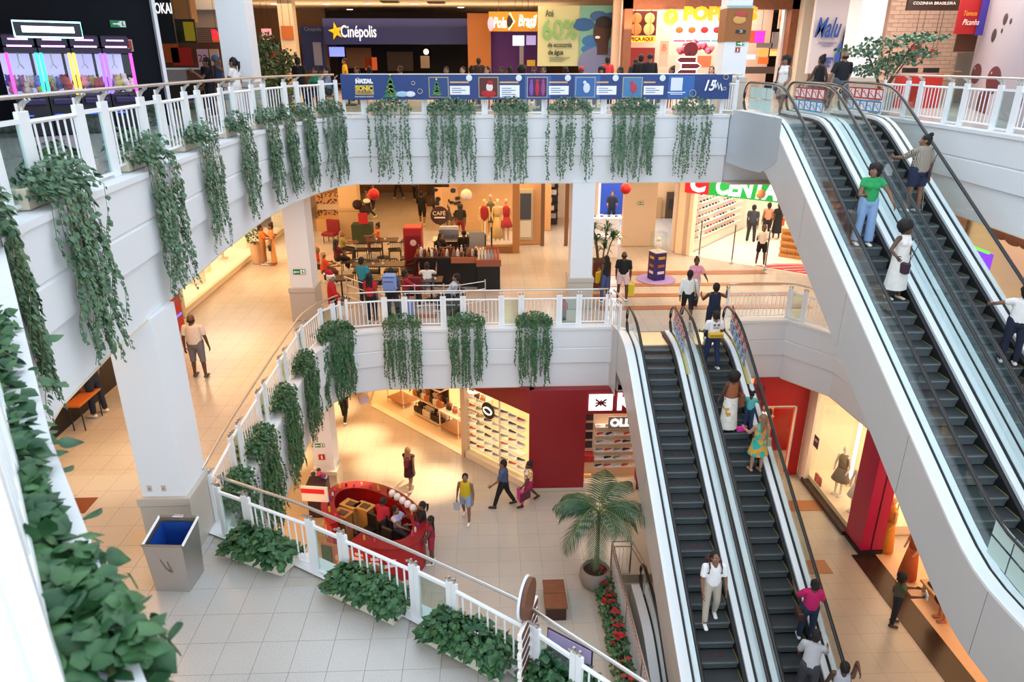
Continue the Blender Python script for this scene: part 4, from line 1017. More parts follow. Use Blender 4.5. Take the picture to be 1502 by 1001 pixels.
    if skirt:
        # skirt or dress bottom: flared loft following both legs; skirt = (length, flare, colour)
        ln_, fl_, colr = skirt; g = MB(); rows = []; n = 20
        kc = (L[0][1] + L[1][1]) / 2; fc = (L[0][2] + L[1][2]) / 2
        for j in range(7):
            s_ = j / 6 * ln_; c = hip.lerp(kc, min(1, s_ / thigh)) if s_ < thigh else kc.lerp(fc, min(1, (s_ - thigh) / shin)); r_ = (.155 * B + fl_ * (j / 6) ** 1.2) * k
            sp = abs(L[0][1].y - L[1][1].y) * .35 * min(1, s_ / thigh)
            rows.append([tuple(T(c) + Vector((math.cos(q * 2 * math.pi / n) * (r_ * 1.05) * (1 + .04 * math.sin(q * 5)), math.sin(q * 2 * math.pi / n) * (r_ * .85 + sp) * (1 + .04 * math.sin(q * 5)), .07 * k if j == 0 else 0))) for q in range(n + 1)])
        g.grid(rows); g.build('skirt', pattern if colr == 'p' else cloth(colr), t, smooth=True)
    elif leg != 'none':
        e = .013 * k; g = MB()
        cap(g, T(hip + td * -.02), T(hip + td * .10 * k), (.132 * k * B + e, .102 * k * B + e), (.124 * k * B + e, .096 * k * B + e), (True, False), side=X, n=16)
        for a, b, c, fa in L:
            fr = {'shorts': .80, 'mini': .35, 'long': 1, 'wide': 1, 'bermuda': 1}[leg]
            w_ = .03 * k if leg == 'wide' else 0
            cap(g, T(a + Vector((0, 0, .03))), T(a.lerp(b, fr)), .084 * k * B + e, (.058 + (.012 if fr < 1 else 0)) * k + e + w_ * .5 + (.084 * B - .058) * k * (1 - fr), (True, fr == 1))
            if leg in ('long', 'wide'): cap(g, T(b), T(b.lerp(c, .93)), .057 * k + e + w_ * .6, .044 * k + e + w_, (True, False))
            if leg == 'bermuda': cap(g, T(b), T(b.lerp(c, .15)), .060 * k + e, .060 * k + e, (True, False))
        go = link('trousers' if leg in ('long', 'wide') else 'shorts', bpy.data.meshes.new('trousers'), t); gm = cloth(bottom)
        enqueue(g, voxel * .95, lambda V, F, go=go, gm=gm: setattr(go, 'data', mesh_np('trousers', [(V, F, 0)], [gm])))
    for a, b, c, fa in L:
        ft = R(min(0, fa) * .5 if pose != 'sit' else 0); f_ = Vector((0, math.cos(ft), math.sin(ft))); g = MB(); ce = T(c) + Vector((0, 0, -.028 * k))
        cap(g, ce - f_ * .035 * k, ce + f_ * .15 * k + Vector((0, 0, -.008 * k)), (.040 * k, .040 * k), (.042 * k, .026 * k), side=X, n=10)
        g.build('shoe', M(shoes, .6), t, smooth=True)
    t['_hc'] = tuple(hc); t['_hands'] = [tuple(T(a_[2] + a_[3] * .09)) for a_ in A]; t['_sh'] = [tuple(T(a_[0])) for a_ in A]; t['_hip'] = tuple(T(hip))
    return t
def pattern_mat(name, a, b, scale, kind='noise'):
    m = bpy.data.materials.new(name); m.use_nodes = True; nt = m.node_tree; p = nt.nodes['Principled BSDF']; N = nt.nodes.new
    tc = N('ShaderNodeTexCoord'); v = N('ShaderNodeTexVoronoi') if kind != 'wave' else N('ShaderNodeTexWave'); v.inputs['Scale'].default_value = scale
    if kind == 'wave': v.inputs['Distortion'].default_value = 6
    nt.links.new(tc.outputs['Object'], v.inputs['Vector'])
    r = N('ShaderNodeValToRGB'); r.color_ramp.interpolation = 'CONSTANT' if kind != 'wave' else 'LINEAR'; els = r.color_ramp.elements; els[0].color = (*hexc(a), 1); els[1].color = (*hexc(b), 1); els[1].position = .45
    if kind == 'multi':
        c3 = els.new(.6 if name != 'flower_skirt' else .78); c3.color = (*hexc('d8a040'), 1)
        nt.links.new(v.outputs['Color'], r.inputs[0])
    else: nt.links.new(v.outputs[0], r.inputs[0])
    nt.links.new(r.outputs[0], p.inputs['Base Color']); p.inputs['Roughness'].default_value = .85
    return m
def world_pt(t, p): 
    a = t.rotation_euler.z; return Vector((t.location.x + p[0] * math.cos(a) - p[1] * math.sin(a), t.location.y + p[0] * math.sin(a) + p[1] * math.cos(a), t.location.z + p[2]))
def bag(t, hand, label, colr, size=(.26, .10, .30), dz=-.17, cat='bag', strap=None, h2='handle'):
    p = world_pt(t, t['_hands'][hand]); b = thing('shopping_bag' if not strap else 'handbag', (p.x, p.y, p.z + dz - size[2] / 2), label, cat, rz=t.rotation_euler.z)
    sx, sy, sz = size
    mb = MB(); mb.add([(-sx / 2 * .9, -sy / 2, -sz / 2), (sx / 2 * .9, -sy / 2, -sz / 2), (sx / 2 * .9, sy / 2, -sz / 2), (-sx / 2 * .9, sy / 2, -sz / 2), (-sx / 2, -sy / 2 * .8, sz / 2), (sx / 2, -sy / 2 * .8, sz / 2), (sx / 2, sy / 2 * .8, sz / 2), (-sx / 2, sy / 2 * .8, sz / 2)],
                     [(3, 2, 1, 0), (0, 1, 5, 4), (1, 2, 6, 5), (2, 3, 7, 6), (3, 0, 4, 7), (4, 5, 6, 7)])
    mb.build('bag_body', M(colr, .5), b)
    for s_ in (-1, 1): MB().tube([(-sx * .25, s_ * sy * .38, sz / 2), (-sx * .12, s_ * sy * .2, sz / 2 - dz * .9), (sx * .12, s_ * sy * .2, sz / 2 - dz * .9), (sx * .25, s_ * sy * .38, sz / 2)], .006, 5).build('handle', M(colr, .6), b)
    return b
def shoulder_bag(t, side, label, colr, drop=.55, size=(.28, .11, .22), off=(.0, .0)):
    s = t['_sh'][side]; sg = -1 if side == 0 else 1
    hx = t['_hip'][0] + sg * .20 + off[0]; hz = s[2] - drop; p = world_pt(t, (hx, off[1], hz))
    b = thing('handbag', p, label, 'bag', rz=t.rotation_euler.z)
    MB().box((0, 0, 0), (size[1], size[0], size[2]), 0, .03).build('bag_body', M(colr, .5), b); MB().box((sg * size[1] * .5, 0, size[2] * .2), (.012, size[0] * .8, size[2] * .5), 0, .004).build('flap', M(colr, .45), b)
    sx, sz = s[0] - hx, s[2] - hz + .07
    MB().tube([(0, size[0] * .4, size[2] * .4), (sx * .9, .09, sz * .8), (sx - sg * .05, 0, sz), (sx * .9, -.10, sz * .8), (0, -size[0] * .4, size[2] * .4)], .008, 5).build('strap', M(colr, .5), b)
    return b
# ---------------------------------------------------------------- shops: helpers
WC = {}
def wall(name, x0, y0, z0, x1, y1, z1, m, label=None, bev=0):
    o = MB().b2(x0, y0, z0, x1, y1, z1, bev).build(name, m); tag(o, label, kind='structure'); return o
def prect(px0, py0, px1, py1, Y):
    a = ony(px0, (py0 + py1) / 2, Y); b = ony(px1, (py0 + py1) / 2, Y); c = ony((px0 + px1) / 2, py1, Y); d = ony((px0 + px1) / 2, py0, Y)
    return a.x, b.x, c.z, d.z
def board(px0, py0, px1, py1, Y, m, label=None, cat='sign', name='sign', d=.06, parent=None, pname='board', group=None):
    x0, x1, z0, z1 = prect(px0, py0, px1, py1, Y)
    if parent is None:
        t = thing(name, ((x0 + x1) / 2, Y, z0), label, cat, group, world=True)
    else: t = parent
    MB().b2(x0, Y, z0, x1, Y + d, z1).build(pname, m, t)
    if parent is None and z0 > 1.6 and z1 < CEIL3 - .05:
        for q in (.2, .8): MB().tube([(x0 + (x1 - x0) * q, Y + d * .5, z1), (x0 + (x1 - x0) * q, Y + d * .5, CEIL3 + .01)], .008, 5).build('hanger_rod', BLACK, t)
    return t
def ptext(s, px, py, Y, hpx, m, parent, wpx=None, **k):
    p = ony(px, py, Y); h = hpx * p.y / FPX * 1.28
    o = text(s, (p.x, Y - .03, p.z), h, m, parent, **k)
    if wpx:
        bpy.context.view_layer.update(); w_ = o.dimensions.x
        if w_ > 0: o.scale = (wpx / FPX * (p.y * _cp + .4) / w_, 1, 1)
    return o
def em(h, s_, rough=.5): return M(h, rough, emit=s_)
E_WARMW = em('fff0dc', 1.2)
# ---- top level, arcade corner
Bp = ony(237, 110, 19.0); Ax, Ay = -14.5, 13.4; Bx, By = Bp.x, 19.0
an = math.atan2(By - Ay, Bx - Ax); Lw = math.hypot(Bx - Ax, By - Ay)
WB = mat('arcade_wall_paint', (0.006, 0.007, 0.012), 0.7, spec=.15)
o = MB().box((Lw / 2, 0.1, CEIL3 / 2), (Lw, .2, CEIL3)).build('wall_arcade', WB); o.location = (Ax, Ay, 0); o.rotation_euler = (0, 0, an); tag(o, 'near-black wall behind the claw machines', kind='structure')
o = MB().box((Lw + .04, 0.02, CEIL3 / 2), (.08, .34, CEIL3)).build('trim_6', WHITE); o.location = (Ax, Ay, 0); o.rotation_euler = (0, 0, an); tag(o, 'pale metal edge of the black arcade wall', kind='structure')
def on_wall(s_, off, z): return (Ax + math.cos(an) * s_ + math.sin(an) * off, Ay + math.sin(an) * s_ - math.cos(an) * off, z)
def wall_s(px):  # distance along the arcade wall seen at pixel column px
    r = ray(px, 90); den = r.x * math.sin(an) - r.y * math.cos(an); k = (Ax * math.sin(an) - Ay * math.cos(an)) / den
    return (r.x * k - Ax) * math.cos(an) + (r.y * k - Ay) * math.sin(an)
exit_sign(*on_wall(wall_s(183), .02, 1.5 + 46 / 1036 * 18.5), 'green exit sign on the black arcade wall', .34, an, '>')
fire_sign(*on_wall(wall_s(190), .02, 1.5 + 20 / 1036 * 18.5), 'red fire sign on the black arcade wall', .26, an)
neon = [em('ff40c8', 2.5), em('30f0d0', 2.2), em('ffc040', 2.2), em('8050ff', 2.5)]
CASEW = em('b8b4e8', .9)
plc = [M('d98aa8', .8), M('e8dcd0', .8), M('b03848', .8), M('7a6ad0', .8), M('d8c060', .8)]
toy = MB().ball((0, 0, 0), .085, 8, 6).ball((0, 0, .10), .06, 8, 6).ball((-.04, 0, .155), .022, 6, 4).ball((.04, 0, .155), .022, 6, 4)
toys = [toy.mesh('plush_toy', m_) for m_ in plc]
s0, s1 = wall_s(-8), wall_s(172); nm = 4; wm = (s1 - s0) / nm
mlab = ['claw machine cropped by the photo edge', 'claw machine under the neon framed marquee', 'claw machine beside the marquee one, lilac lit', 'claw machine at the dark wall end']
for i in range(nm):
    c = on_wall(s0 + (i + .5) * wm, .85, 0)
    t = thing('claw_machine', c, mlab[i], 'arcade machine', 'claw machines', an)
    hw = wm * .48
    MB().box((0, 0, .42), (hw * 2, .8, .84), 0, .03).build('cabinet', M('14121e', .4), t)
    MB().box((0, -.42, .70), (hw * 1.6, .14, .12), 0, .02).ball((0.1, -.44, .79), .04).build('control_panel', M('2a2050', .4), t)
    MB().lathe([(.11, 0), (.12, .02), (.06, .03)], (-.15, -.42, .42), 14).build('prize_ring', em('5070ff', .7), t)
    MB().box((0, .38, 1.25), (hw * 2 - .04, .03, .82)).build('back_panel', CASEW, t)
    for s_ in (-1, 1): 
        MB().box((s_ * (hw - .03), -.38, 1.25), (.05, .05, .84)).build('neon_post', neon[(i + (s_ > 0)) % 4], t)
    MB().box((0, -.38, 1.25), (hw * 2 - .1, .01, .8)).build('front_glass', GLASS, t)
    MB().box((0, 0, 1.72), (hw * 2, .8, .10)).box((0, 0, 1.90), (hw * 1.9, .7, .26), 0, .03).build('top_housing', M('1a1028', .4), t)
    MB().box((0, -.37, 1.80), (hw * 1.5, .02, .035)).box((0, -.37, 1.93), (hw * 1.2, .02, .03)).build('light_strip', em('f0a0ff', 2.5), t)
    MB().tube([(0, 0, 1.68), (0, 0, 1.45)], .015, 6).tube([(0, 0, 1.45), (.06, 0, 1.36)], .01, 5).tube([(0, 0, 1.45), (-.06, 0, 1.36)], .01, 5).build('claw', STEEL, t)
    for q in range(13): 
        l_ = Vector((random.uniform(-hw * .8, hw * .8), random.uniform(-.28, .28), .92 + random.random() * .16)); wp = world_pt(t, l_)
        inst('plush_toy', toys[random.randrange(5)], wp, random.uniform(-1, 1) + an, 'small plush toy piled in a lit claw machine', 'toy', 'plush toys in the claw machines')
c = on_wall(s0 + 1.45 * wm, 1.22, 2.12)
t = thing('arcade_marquee', c, 'neon framed arcade marquee above the claw machines', 'sign', rz=an)
MB().box((0, 0, 0), (1.25, .08, .30), 0, .02).build('board', M('10101c', .4), t)
MB().tube([(-.62, -.05, -.15), (.62, -.05, -.15), (.62, -.05, .15), (-.62, -.05, .15), (-.62, -.05, -.15)], .018, 6).build('neon_frame', em('b0ffff', 2.5), t)
MB().box((0, -.05, 0), (.95, .02, .12)).build('light_panel', em('ffffff', 2), t)
area(*on_wall(s0 + 2 * wm, 1.6, 2.6), 2.5, .5, 25, (.8, .6, 1), (R(-30), 0, an))
# ---- top level, bakery beyond the black wall
wall('wall_bakery', -24, 31, 0, ony(335, 60, 31).x, 31.2, CEIL3, M('6a4a44', .7), 'brown back wall of the bakery')
t = board(215, -6, 254, 64, 21.5, M('15161c', .5), 'dark bakery sign board with white letters at the end of the black wall', 'sign')
ptext('TOKAI', 237, 13, 21.5, 14, em('ffffff', 1.2), t, 29, bold=.003)
board(238, -10, 279, 32, 25, M('c08850', .7), 'tan bulkhead above the bakery screen', 'panel', 'bulkhead', d=.5)
t = board(252, 28, 287, 63, 24, M('2a2618', .4), 'dark yellow hanging menu screen over the bakery counter', 'screen', 'menu_screen', d=.08)
board(270, 32, 285, 60, 23.97, em('7a6a10', .6), parent=t, pname='screen_picture', d=.02)
board(222, 45, 243, 61, 23.5, M('7a1014', .6), 'dark red panel under the bakery sign', 'panel', 'hoarding')
board(278, -10, 330, 14, 30, M('c9ccd2', .6), 'pale blue-white bulkhead beside the white column', 'panel', 'bulkhead', d=.8)
board(278, 14, 330, 40, 30.3, M('a39a94', .6), 'grey stepped bulkhead beside the white column', 'panel', 'bulkhead', d=.5)
t = thing('louvre_grille', (ony(308, 52, 30).x, 30, ony(308, 63, 30).z), 'dark slatted grille behind the red lettering', 'grille', world=True)
for i in range(8): x0, x1, z0, z1 = prect(284, 40 + i * 2.9, 336, 41.6 + i * 2.9, 30); MB().b2(x0, 30, z0, x1, 30.08, z1).build('slat', M('7c726c', .5), t)
t = board(311, 46, 345, 62, 29.5, M('caa030', .5), 'yellow and red fast food sign partly hidden by the white column', 'sign')
ptext("Bob's", 330, 52, 29.4, 14, em('e02040', 1.2), t, 36, bold=.015)
for (a, b, c_, d, m_, lb) in ((230, 63, 262, 92, 'a05020', 'brown lit bread shelf behind the bakery counter'), (252, 70, 281, 96, 'a01c1c', 'red lit wall panel behind the bakery counter'), (290, 72, 306, 100, 'cdb8e0', 'lilac price poster near the fast food sign'), (308, 72, 321, 96, 'c8b8b0', 'pale food poster near the fast food sign')):
    t = board(a, b, c_, d, 30.6, M(m_, .6), lb, 'poster', 'wall_poster')
    if 'lilac' in lb: ptext('22', (a + c_) / 2, 86, 30.5, 10, M('40206a'), t)
t = thing('bakery_counter', (ony(262, 110, 25.5).x, 25.5, 0), 'glass fronted bakery counter with pastries', 'counter', world=True)
x0, x1, z0, z1 = prect(232, 100, 296, 122, 25.5); x0 -= 1
MB().b2(x0, 25.5, 0, x1, 26.4, .8).build('base', M('2a2018', .5), t); MB().b2(x0, 25.5, 1.25, x1, 26.3, 1.3).build('top_shelf', STEEL, t); MB().b2(x0, 25.5, .8, x1, 25.52, 1.25).build('glass', GLASS, t)
bm_ = MB().ball((0, 0, 0), .09, 8, 5, rz=.05).mesh('pastry', M('d88a40', .6))
for i in range(16): inst('pastry', bm_, (x0 + .3 + i * (x1 - x0 - .5) / 16, 25.8, .86), 0, 'golden pastry in the glass bakery counter', 'pastry', 'pastries in the bakery counter')
spot(ony(262, 80, 28).x, 27, 3.9, 260, (1, .7, .4), 90)
wall('wall_back', -40, 47.5, 0, 24, 47.8, CEIL3, M('6a5240', .7), 'brown back wall of the food hall'); wall('wall_far_left', -30, -1, 0, -29.8, 47.5, CEIL3, M('6a5240', .7)); wall('wall_pale', 12.3, 31.5, 0, 24, 31.8, CEIL3, M('ded8d4', .6), 'pale wall behind the column and small tree')
# ---- top level, behind the shrubs to the cinema
x0 = ony(366, 60, 36).x; x1 = ony(446, 60, 44).x
wall('wall_hall', ony(330, 60, 45).x, 44.6, 0, ony(480, 60, 44.6).x, 44.8, CEIL3, M('8a6a50', .7), 'beige brown back wall of the food hall')
board(392, 62, 440, 100, 44, M('2a2020', .6), 'dark shop opening behind the shrubs', 'shop', 'far_shop'); t = board(384, 42, 398, 58, 40, em('ff9aa0', 1.0), 'small glowing pink sign above the shrubs', 'sign')
t = board(396, 74, 425, 95, 39, M('a03a40', .6), 'red kiosk panel glimpsed through the shrubs', 'panel', 'snack_kiosk')
board(413, 38, 430, 58, 37.9, M('c07040', .6), 'orange poster on the far cream column', 'poster', 'wall_poster')
t = board(443, 38, 476, 104, 43, M('1a3474', .5), 'tall blue cinema advertising panel', 'poster', 'cinema_poster')
board(460, 62, 472, 96, 42.9, M('8a94c0', .5), parent=t, pname='pale_field'); ptext('Cinépolis', 459, 43, 42.9, 5, M('8090c0'), t, 24)
BLUE = M('20327c', .5)
t = board(474, 27, 687, 65, 42, BLUE, 'long dark blue cinema fascia with gold star and white lettering', 'sign', 'cinema_fascia', d=.8)
ptext('Cinépolis', 526, 47, 41.9, 16, em('ffffff', 1.0), t, 50, bold=.008)
p = ony(493, 46, 41.9); mb = MB(); n = 5; V = []
for i in range(10): a = math.pi / 2 + i * math.pi / 5 + .2; r_ = .42 if i % 2 == 0 else .17; V.append((p.x + r_ * math.cos(a), 41.85, p.z + r_ * math.sin(a) * 1.1))
mb.add(V + [(p.x, 41.78, p.z)], [(i, (i + 1) % 10, 10) for i in range(10)]); mb.build('gold_star', em('e0b020', .8), t)
x0, x1, _, _ = prect(474, 65, 687, 100, 42)
wall('wall_cinema', x0, 46, 0, x1, 46.2, 3.0, M('121018', .7), 'dark back wall of the cinema lobby')
wall('ceiling', x0, 42.8, 2.75, x1, 46, 2.8, M('17151c', .7), 'dark ceiling of the cinema lobby')
for (a, b, c_, d, m_, lb, nm_) in ((483, 69, 505, 83, em('8090ff', 1.3), 'bright white and blue cinema screen', 'lobby_screen'), (535, 84, 553, 103, em('b04820', .7), 'orange film poster in the cinema lobby', 'wall_poster'), (617, 82, 630, 100, M('b0a090'), 'pale standee in the cinema lobby', 'standee'), (508, 70, 545, 100, M('6a4a34'), 'lit brown wall of the cinema counter', 'hoarding'), (568, 76, 606, 104, M('2a1c18'), 'brown double door in the cinema lobby', 'lobby_door')):
    board(a, b, c_, d, 43.8, m_, lb, 'poster' if 'poster' in nm_ else 'panel', nm_)
t = thing('globe_lamp', tuple(ony(625, 76, 43.5)), 'glowing globe lamp in the dark cinema lobby', 'lamp'); MB().ball((0, 0, 0), .15).build('globe', em('ffd0a0', 4), t); MB().tube([(0, 0, .1), (0, 0, .6)], .01, 5).build('cord', BLACK, t)
wall('wall_orange', ony(686, 60, 39).x, 39, 0, ony(720, 60, 39).x, 39.2, 3.75, M('a86a30', .6), 'orange brown wall between cinema and acai shop')
# acai shop
Ya = 37.5; x0, x1, _, _ = prect(718, 46, 789, 100, Ya)
wall('wall_acai', x0, 39.5, 0, x1 + .6, 39.7, 3.6, M('4a1a74', .6), 'purple back wall of the acai shop')
t = board(717, 17, 789, 46, Ya, M('c9922a', .5), 'mustard acai shop sign with white lettering', 'sign', 'shop_sign', d=.3)
ptext('Pola', 733, 34, Ya - .05, 14, em('ffffff', 1.4), t, 19, bold=.015, shear=.2); ptext('Brasil', 773, 31, Ya - .05, 15, em('ffffff', 1.4), t, 26, bold=.015, shear=.2); ptext('AÇAÍ', 779, 39, Ya - .05, 4.5, em('ffffff', 1.2), t, 10)
p = ony(749, 32, Ya); MB().tube([(p.x - .1, Ya - .08, p.z - .35), (p.x + .18, Ya - .08, p.z), (p.x - .05, Ya - .08, p.z + .38)], .05, 6).build('bird_beak', em('fff0c0', 1), t); MB().ball((p.x - .04, Ya - .06, p.z), .14, 8, 6, rz=.3, ry=.04).build('bird_body', BLACK, t)
p = ony(720, 35, Ya - .2); t2 = thing('ice_cream_sign', tuple(p), 'small glowing pink round sign at the acai shop corner', 'sign'); MB().ball((0, 0, 0), .3, 10, 6, rx=.16, ry=.05, rz=.32).build('disc', em('ff9ab0', 1.0), t2)
for (a, b, c_, d, h, lb) in ((752, 52, 769, 67, 'd8e8ff', 'white menu screen in the acai shop'), (772, 52, 786, 66, '9a90c8', 'lilac menu screen in the acai shop')): board(a, b, c_, d, Ya + .8, em(h, 1.0), lb, 'screen', 'menu_screen')
board(762, 67, 768, 100, Ya + 1, M('8a8a92', .4, metal=.5), 'steel pillar in the acai shop', 'pillar', 'steel_pillar'); board(773, 88, 785, 97, Ya + .6, M('c8b040'), 'yellow topping box in the acai shop', 'box', 'topping_box')
# billboard
t = board(789, 8, 909, 97, 34.5, M('b6c29c', .6), 'large water saving billboard with smiling man', 'billboard', 'billboard', d=.2)
Yb_ = 34.44
x0, x1, z0, z1 = prect(850, 8, 909, 97, Yb_); MB().b2(x0, Yb_, z0, x1, Yb_ + .03, z1).build('teal_field', M('6aa89c', .6), t)
for (px_, py_, r_, m_) in ((856, 36, .5, '1e5a9c'), (868, 60, .45, '2a6ab0'), (897, 30, .6, '24508c'), (862, 72, .3, '2a6ab0'), (878, 24, .4, '2a5a98')):
    p = ony(px_, py_, Yb_); MB().ball((p.x, Yb_ - .01, p.z), r_, 14, 6, ry=.02, rz=r_ * .55).build('paint_splash', M(m_, .6), t)
SK = M('3c2218', .6); p = ony(883, 47, Yb_); q = ony(880, 88, Yb_)
MB().ball((q.x, Yb_ - .04, q.z - .15), 1, 16, 8, rx=1.02, ry=.03, rz=.72).build('printed_shirt', M('6a78a8', .6), t)
MB().ball((p.x, Yb_ - .06, p.z), 1, 16, 10, rx=.40, ry=.03, rz=.58).b2(p.x - .20, Yb_ - .075, p.z - .95, p.x + .30, Yb_ - .055, p.z - .3).build('printed_face', SK, t)
MB().ball((p.x + .06, Yb_ - .07, p.z + .36), 1, 14, 8, rx=.38, ry=.03, rz=.28).build('printed_hair', M('120c0a'), t); MB().ball((p.x - .20, Yb_ - .10, p.z - .22), 1, 10, 5, rx=.12, ry=.02, rz=.06).build('printed_smile', M('f0ece4'), t)
for s_, x_, y_, h_, c_, w_ in (('Até', 806, 20, 9, '40504a', 12), ('60%', 821, 45, 27, '6fae6c', 50), ('de economia', 821, 66, 6.5, '40504a', 35), ('de água', 815, 77, 6.5, '203028', 22)): ptext(s_, x_, y_, Yb_ - .02, h_, M(c_), t, w_, bold=.01 if h_ > 6 else 0)
for yy_ in (84, 86.5, 89): board(806, yy_, 836 - (yy_ - 84) * 2, yy_ + 1, Yb_, M('7c8c74'), parent=t, pname='small_print_line', d=.02)
wall('wall_pier', ony(909, 60, 33.5).x, 33.5, 0, ony(916, 60, 33.5).x, 34, CEIL3, M('c8beb0', .6), 'pale pier between billboard and chicken shop')
# chicken shop
Yp = 31.0; xa, xb, _, _ = prect(915, 0, 1168, 100, Yp)
wall('wall_chicken_shop', xa, 33.8, 0, xb, 34, CEIL3, M('e4c8b4', .6), 'peach back wall of the chicken shop')
wall('trim_7', xa, Yp, ony(1000, 13, Yp).z, xb, Yp + .5, CEIL3, WOOD, 'brown beam over the chicken shop'); wall('trim_8', xa, Yp, 0, xa + .32, Yp + .5, CEIL3, WOOD, 'brown jamb of the chicken shop'); wall('trim_9', xb - .3, Yp, 0, xb, Yp + .5, CEIL3, WOOD, 'brown jamb of the chicken shop beside the cream wall')
area((xa + xb) / 2, 32.5, 4.0, 6, 1.5, 260, (1, .86, .74))
t = board(924, 16, 963, 52, 33, M('5a1410', .6), 'dark red chicken menu panel with two pictures', 'menu', 'menu_sign')
for px_, c_ in ((934, 'c06a30'), (953, 'd8a060')): p = ony(px_, 27, 32.9); MB().ball((p.x, 32.9, p.z), .22, 10, 6, ry=.03).ball((p.x, 32.9, p.z - .42), .24, 10, 6, ry=.03).build('food_print', em(c_, .8), t)
t = board(922, 53, 961, 62, 32.8, em('f0b020', 1.2), 'glowing yellow order here sign', 'sign'); ptext('PEÇA AQUI', 941, 57.5, 32.75, 5, M('8a1010'), t, 33, bold=.01)
t = board(924, 70, 960, 100, 33.2, M('8a2020', .6), 'dark red shop counter wall behind the men in black', 'panel', 'hoarding')
t = thing('chicken_sign', tuple(ony(1035, 22, Yp - .1)), 'rounded orange yellow chicken shop lettering with round badge', 'sign', world=True)
ptext('POPEYES', 1056, 21, Yp - .1, 17, em('f09a10', 1.0), t, 106, bold=.035, ext=.05); p = ony(984, 25, Yp - .1); MB().ball((p.x, Yp - .1, p.z), .30, 16, 8, ry=.05).build('badge', em('f6b020', 1.3), t); text('P', (p.x, Yp - .17, p.z), .35, M('fff0c0'), t)
for i in range(4):
    t = board(988 + i * 18.5, 32, 1005 + i * 18.5, 64, 32.6, em('f0f0f8', 1.1), ['menu screen with chicken sandwich', 'menu screen with fried chicken box', 'menu screen with red drink, blue base', 'menu screen with red bucket beside the column'][i], 'screen', 'menu_screen', group='menu screens of the chicken shop')
    p = ony(996.5 + i * 18.5, 44, 32.5); MB().ball((p.x, 32.5, p.z), .17, 10, 6, ry=.02, rz=.13).build('food_print', M('e08a40' if i < 2 else 'd04048', .6), t)
    board(988 + i * 18.5, 59, 1005 + i * 18.5, 61, 32.55, M('5ab0d0' if i > 1 else 'c04050'), parent=t, pname='menu_band')
t = thing('balloon_garland', tuple(ony(1018, 72, 32)), 'garland of magenta balloons around a round chicken shop badge', 'decoration', world=True)
bl = MB().ball((0, 0, 0), .13, 8, 6).mesh('balloon', M('c02860', .4)); bl2 = MB().ball((0, 0, 0), .12, 8, 6).mesh('balloon', M('e88aa0', .4))
for i in range(22): p = ony(996 + i * 2.3, 69 + 3 * math.sin(i * 1.1) + 4 * math.cos(i * .3), 32 + .1 * (i % 3)); link('balloon', bl if i % 3 else bl2, t, p - root_loc(t))
p = ony(1013, 73, 31.7); MB().lathe([(.30, 0), (.30, .05)], (0, 0, 0), 18).build('badge', M('6a1020'), t, (0, 0, 0)).matrix_local = Matrix.Translation(p - root_loc(t)) @ Matrix.Rotation(R(90), 4, 'X')
t = thing('arrow_sign_stack', (ony(1010, 95, 27).x, 27, 0), 'stack of dark red arrow boards with glowing white edges on a post', 'sign', world=True)
MB().tube([(t.location.x, 27, 0), (t.location.x, 27, 1.8)], .03, 6).build('post', BLACK, t)
for i in range(4):
    p = ony(1010 + (i % 2) * 2 - 1, 88 + i * 9, 26.9); w_ = .28; s_ = 1 if i % 2 else -1
    for e_, m_, yy in ((.05, em('ffe0d0', 1.2), 0), (0, M('6a1822'), -.03)):
        MB().add([(p.x - s_ * (w_ + e_), 26.9 + yy, p.z - .08 - e_), (p.x + s_ * w_, 26.9 + yy, p.z - .08 - e_), (p.x + s_ * (w_ + .12 + e_), 26.9 + yy, p.z), (p.x + s_ * w_, 26.9 + yy, p.z + .08 + e_), (p.x - s_ * (w_ + e_), 26.9 + yy, p.z + .08 + e_)], [(0, 1, 2, 3, 4)]).build('arrow_board', m_, t)
t = board(1023, 82, 1043, 99, 30.5, M('d06a40', .6), 'orange counter poster behind the arrow boards', 'poster', 'wall_poster')
t = board(968, 60, 980, 98, 31.2, M('e8a890', .6), 'narrow peach and orange banner beside the red menu panel', 'banner', 'vertical_banner'); ptext('B', 974, 70, 31.1, 9, M('d06020'), t)
t = board(1094, 45, 1122, 63, 31.8, em('e04a30', .9), 'orange and magenta screen right of the poster column', 'screen', 'menu_screen'); board(1108, 46, 1121, 62, 31.7, em('d030e0', 1.0), parent=t, pname='magenta_half', d=.03)
t = thing('oven_rack', (ony(1130, 100, 31.8).x, 31.8, 0), 'steel food warmers with glowing orange shelves', 'oven', world=True)
for (a, b, c_, d, m_) in ((1132, 47, 1152, 75, M('9a948c', .4, metal=.4)), (1110, 63, 1133, 70, M('8a847c')), (1112, 72, 1127, 82, em('ff9040', 1.2)), (1130, 72, 1150, 82, em('ffa860', 1.3)), (1112, 84, 1127, 94, em('c06020', .8)), (1096, 80, 1108, 87, em('e0e0f0', .8)), (1094, 98, 1150, 108, M('5a4a44'))): board(a, b, c_, d, 31.8, m_, parent=t, pname='warmer_shelf')
t = board(1143, 5, 1160, 42, 32.5, M('e8c8a8', .6), 'peach poster with orange bird shape beside the jamb', 'poster', 'wall_poster'); p = ony(1151, 27, 32.4); MB().ball((p.x, 32.4, p.z), .2, 10, 6, ry=.02, rz=.26).build('bird_print', M('d8602a'), t)
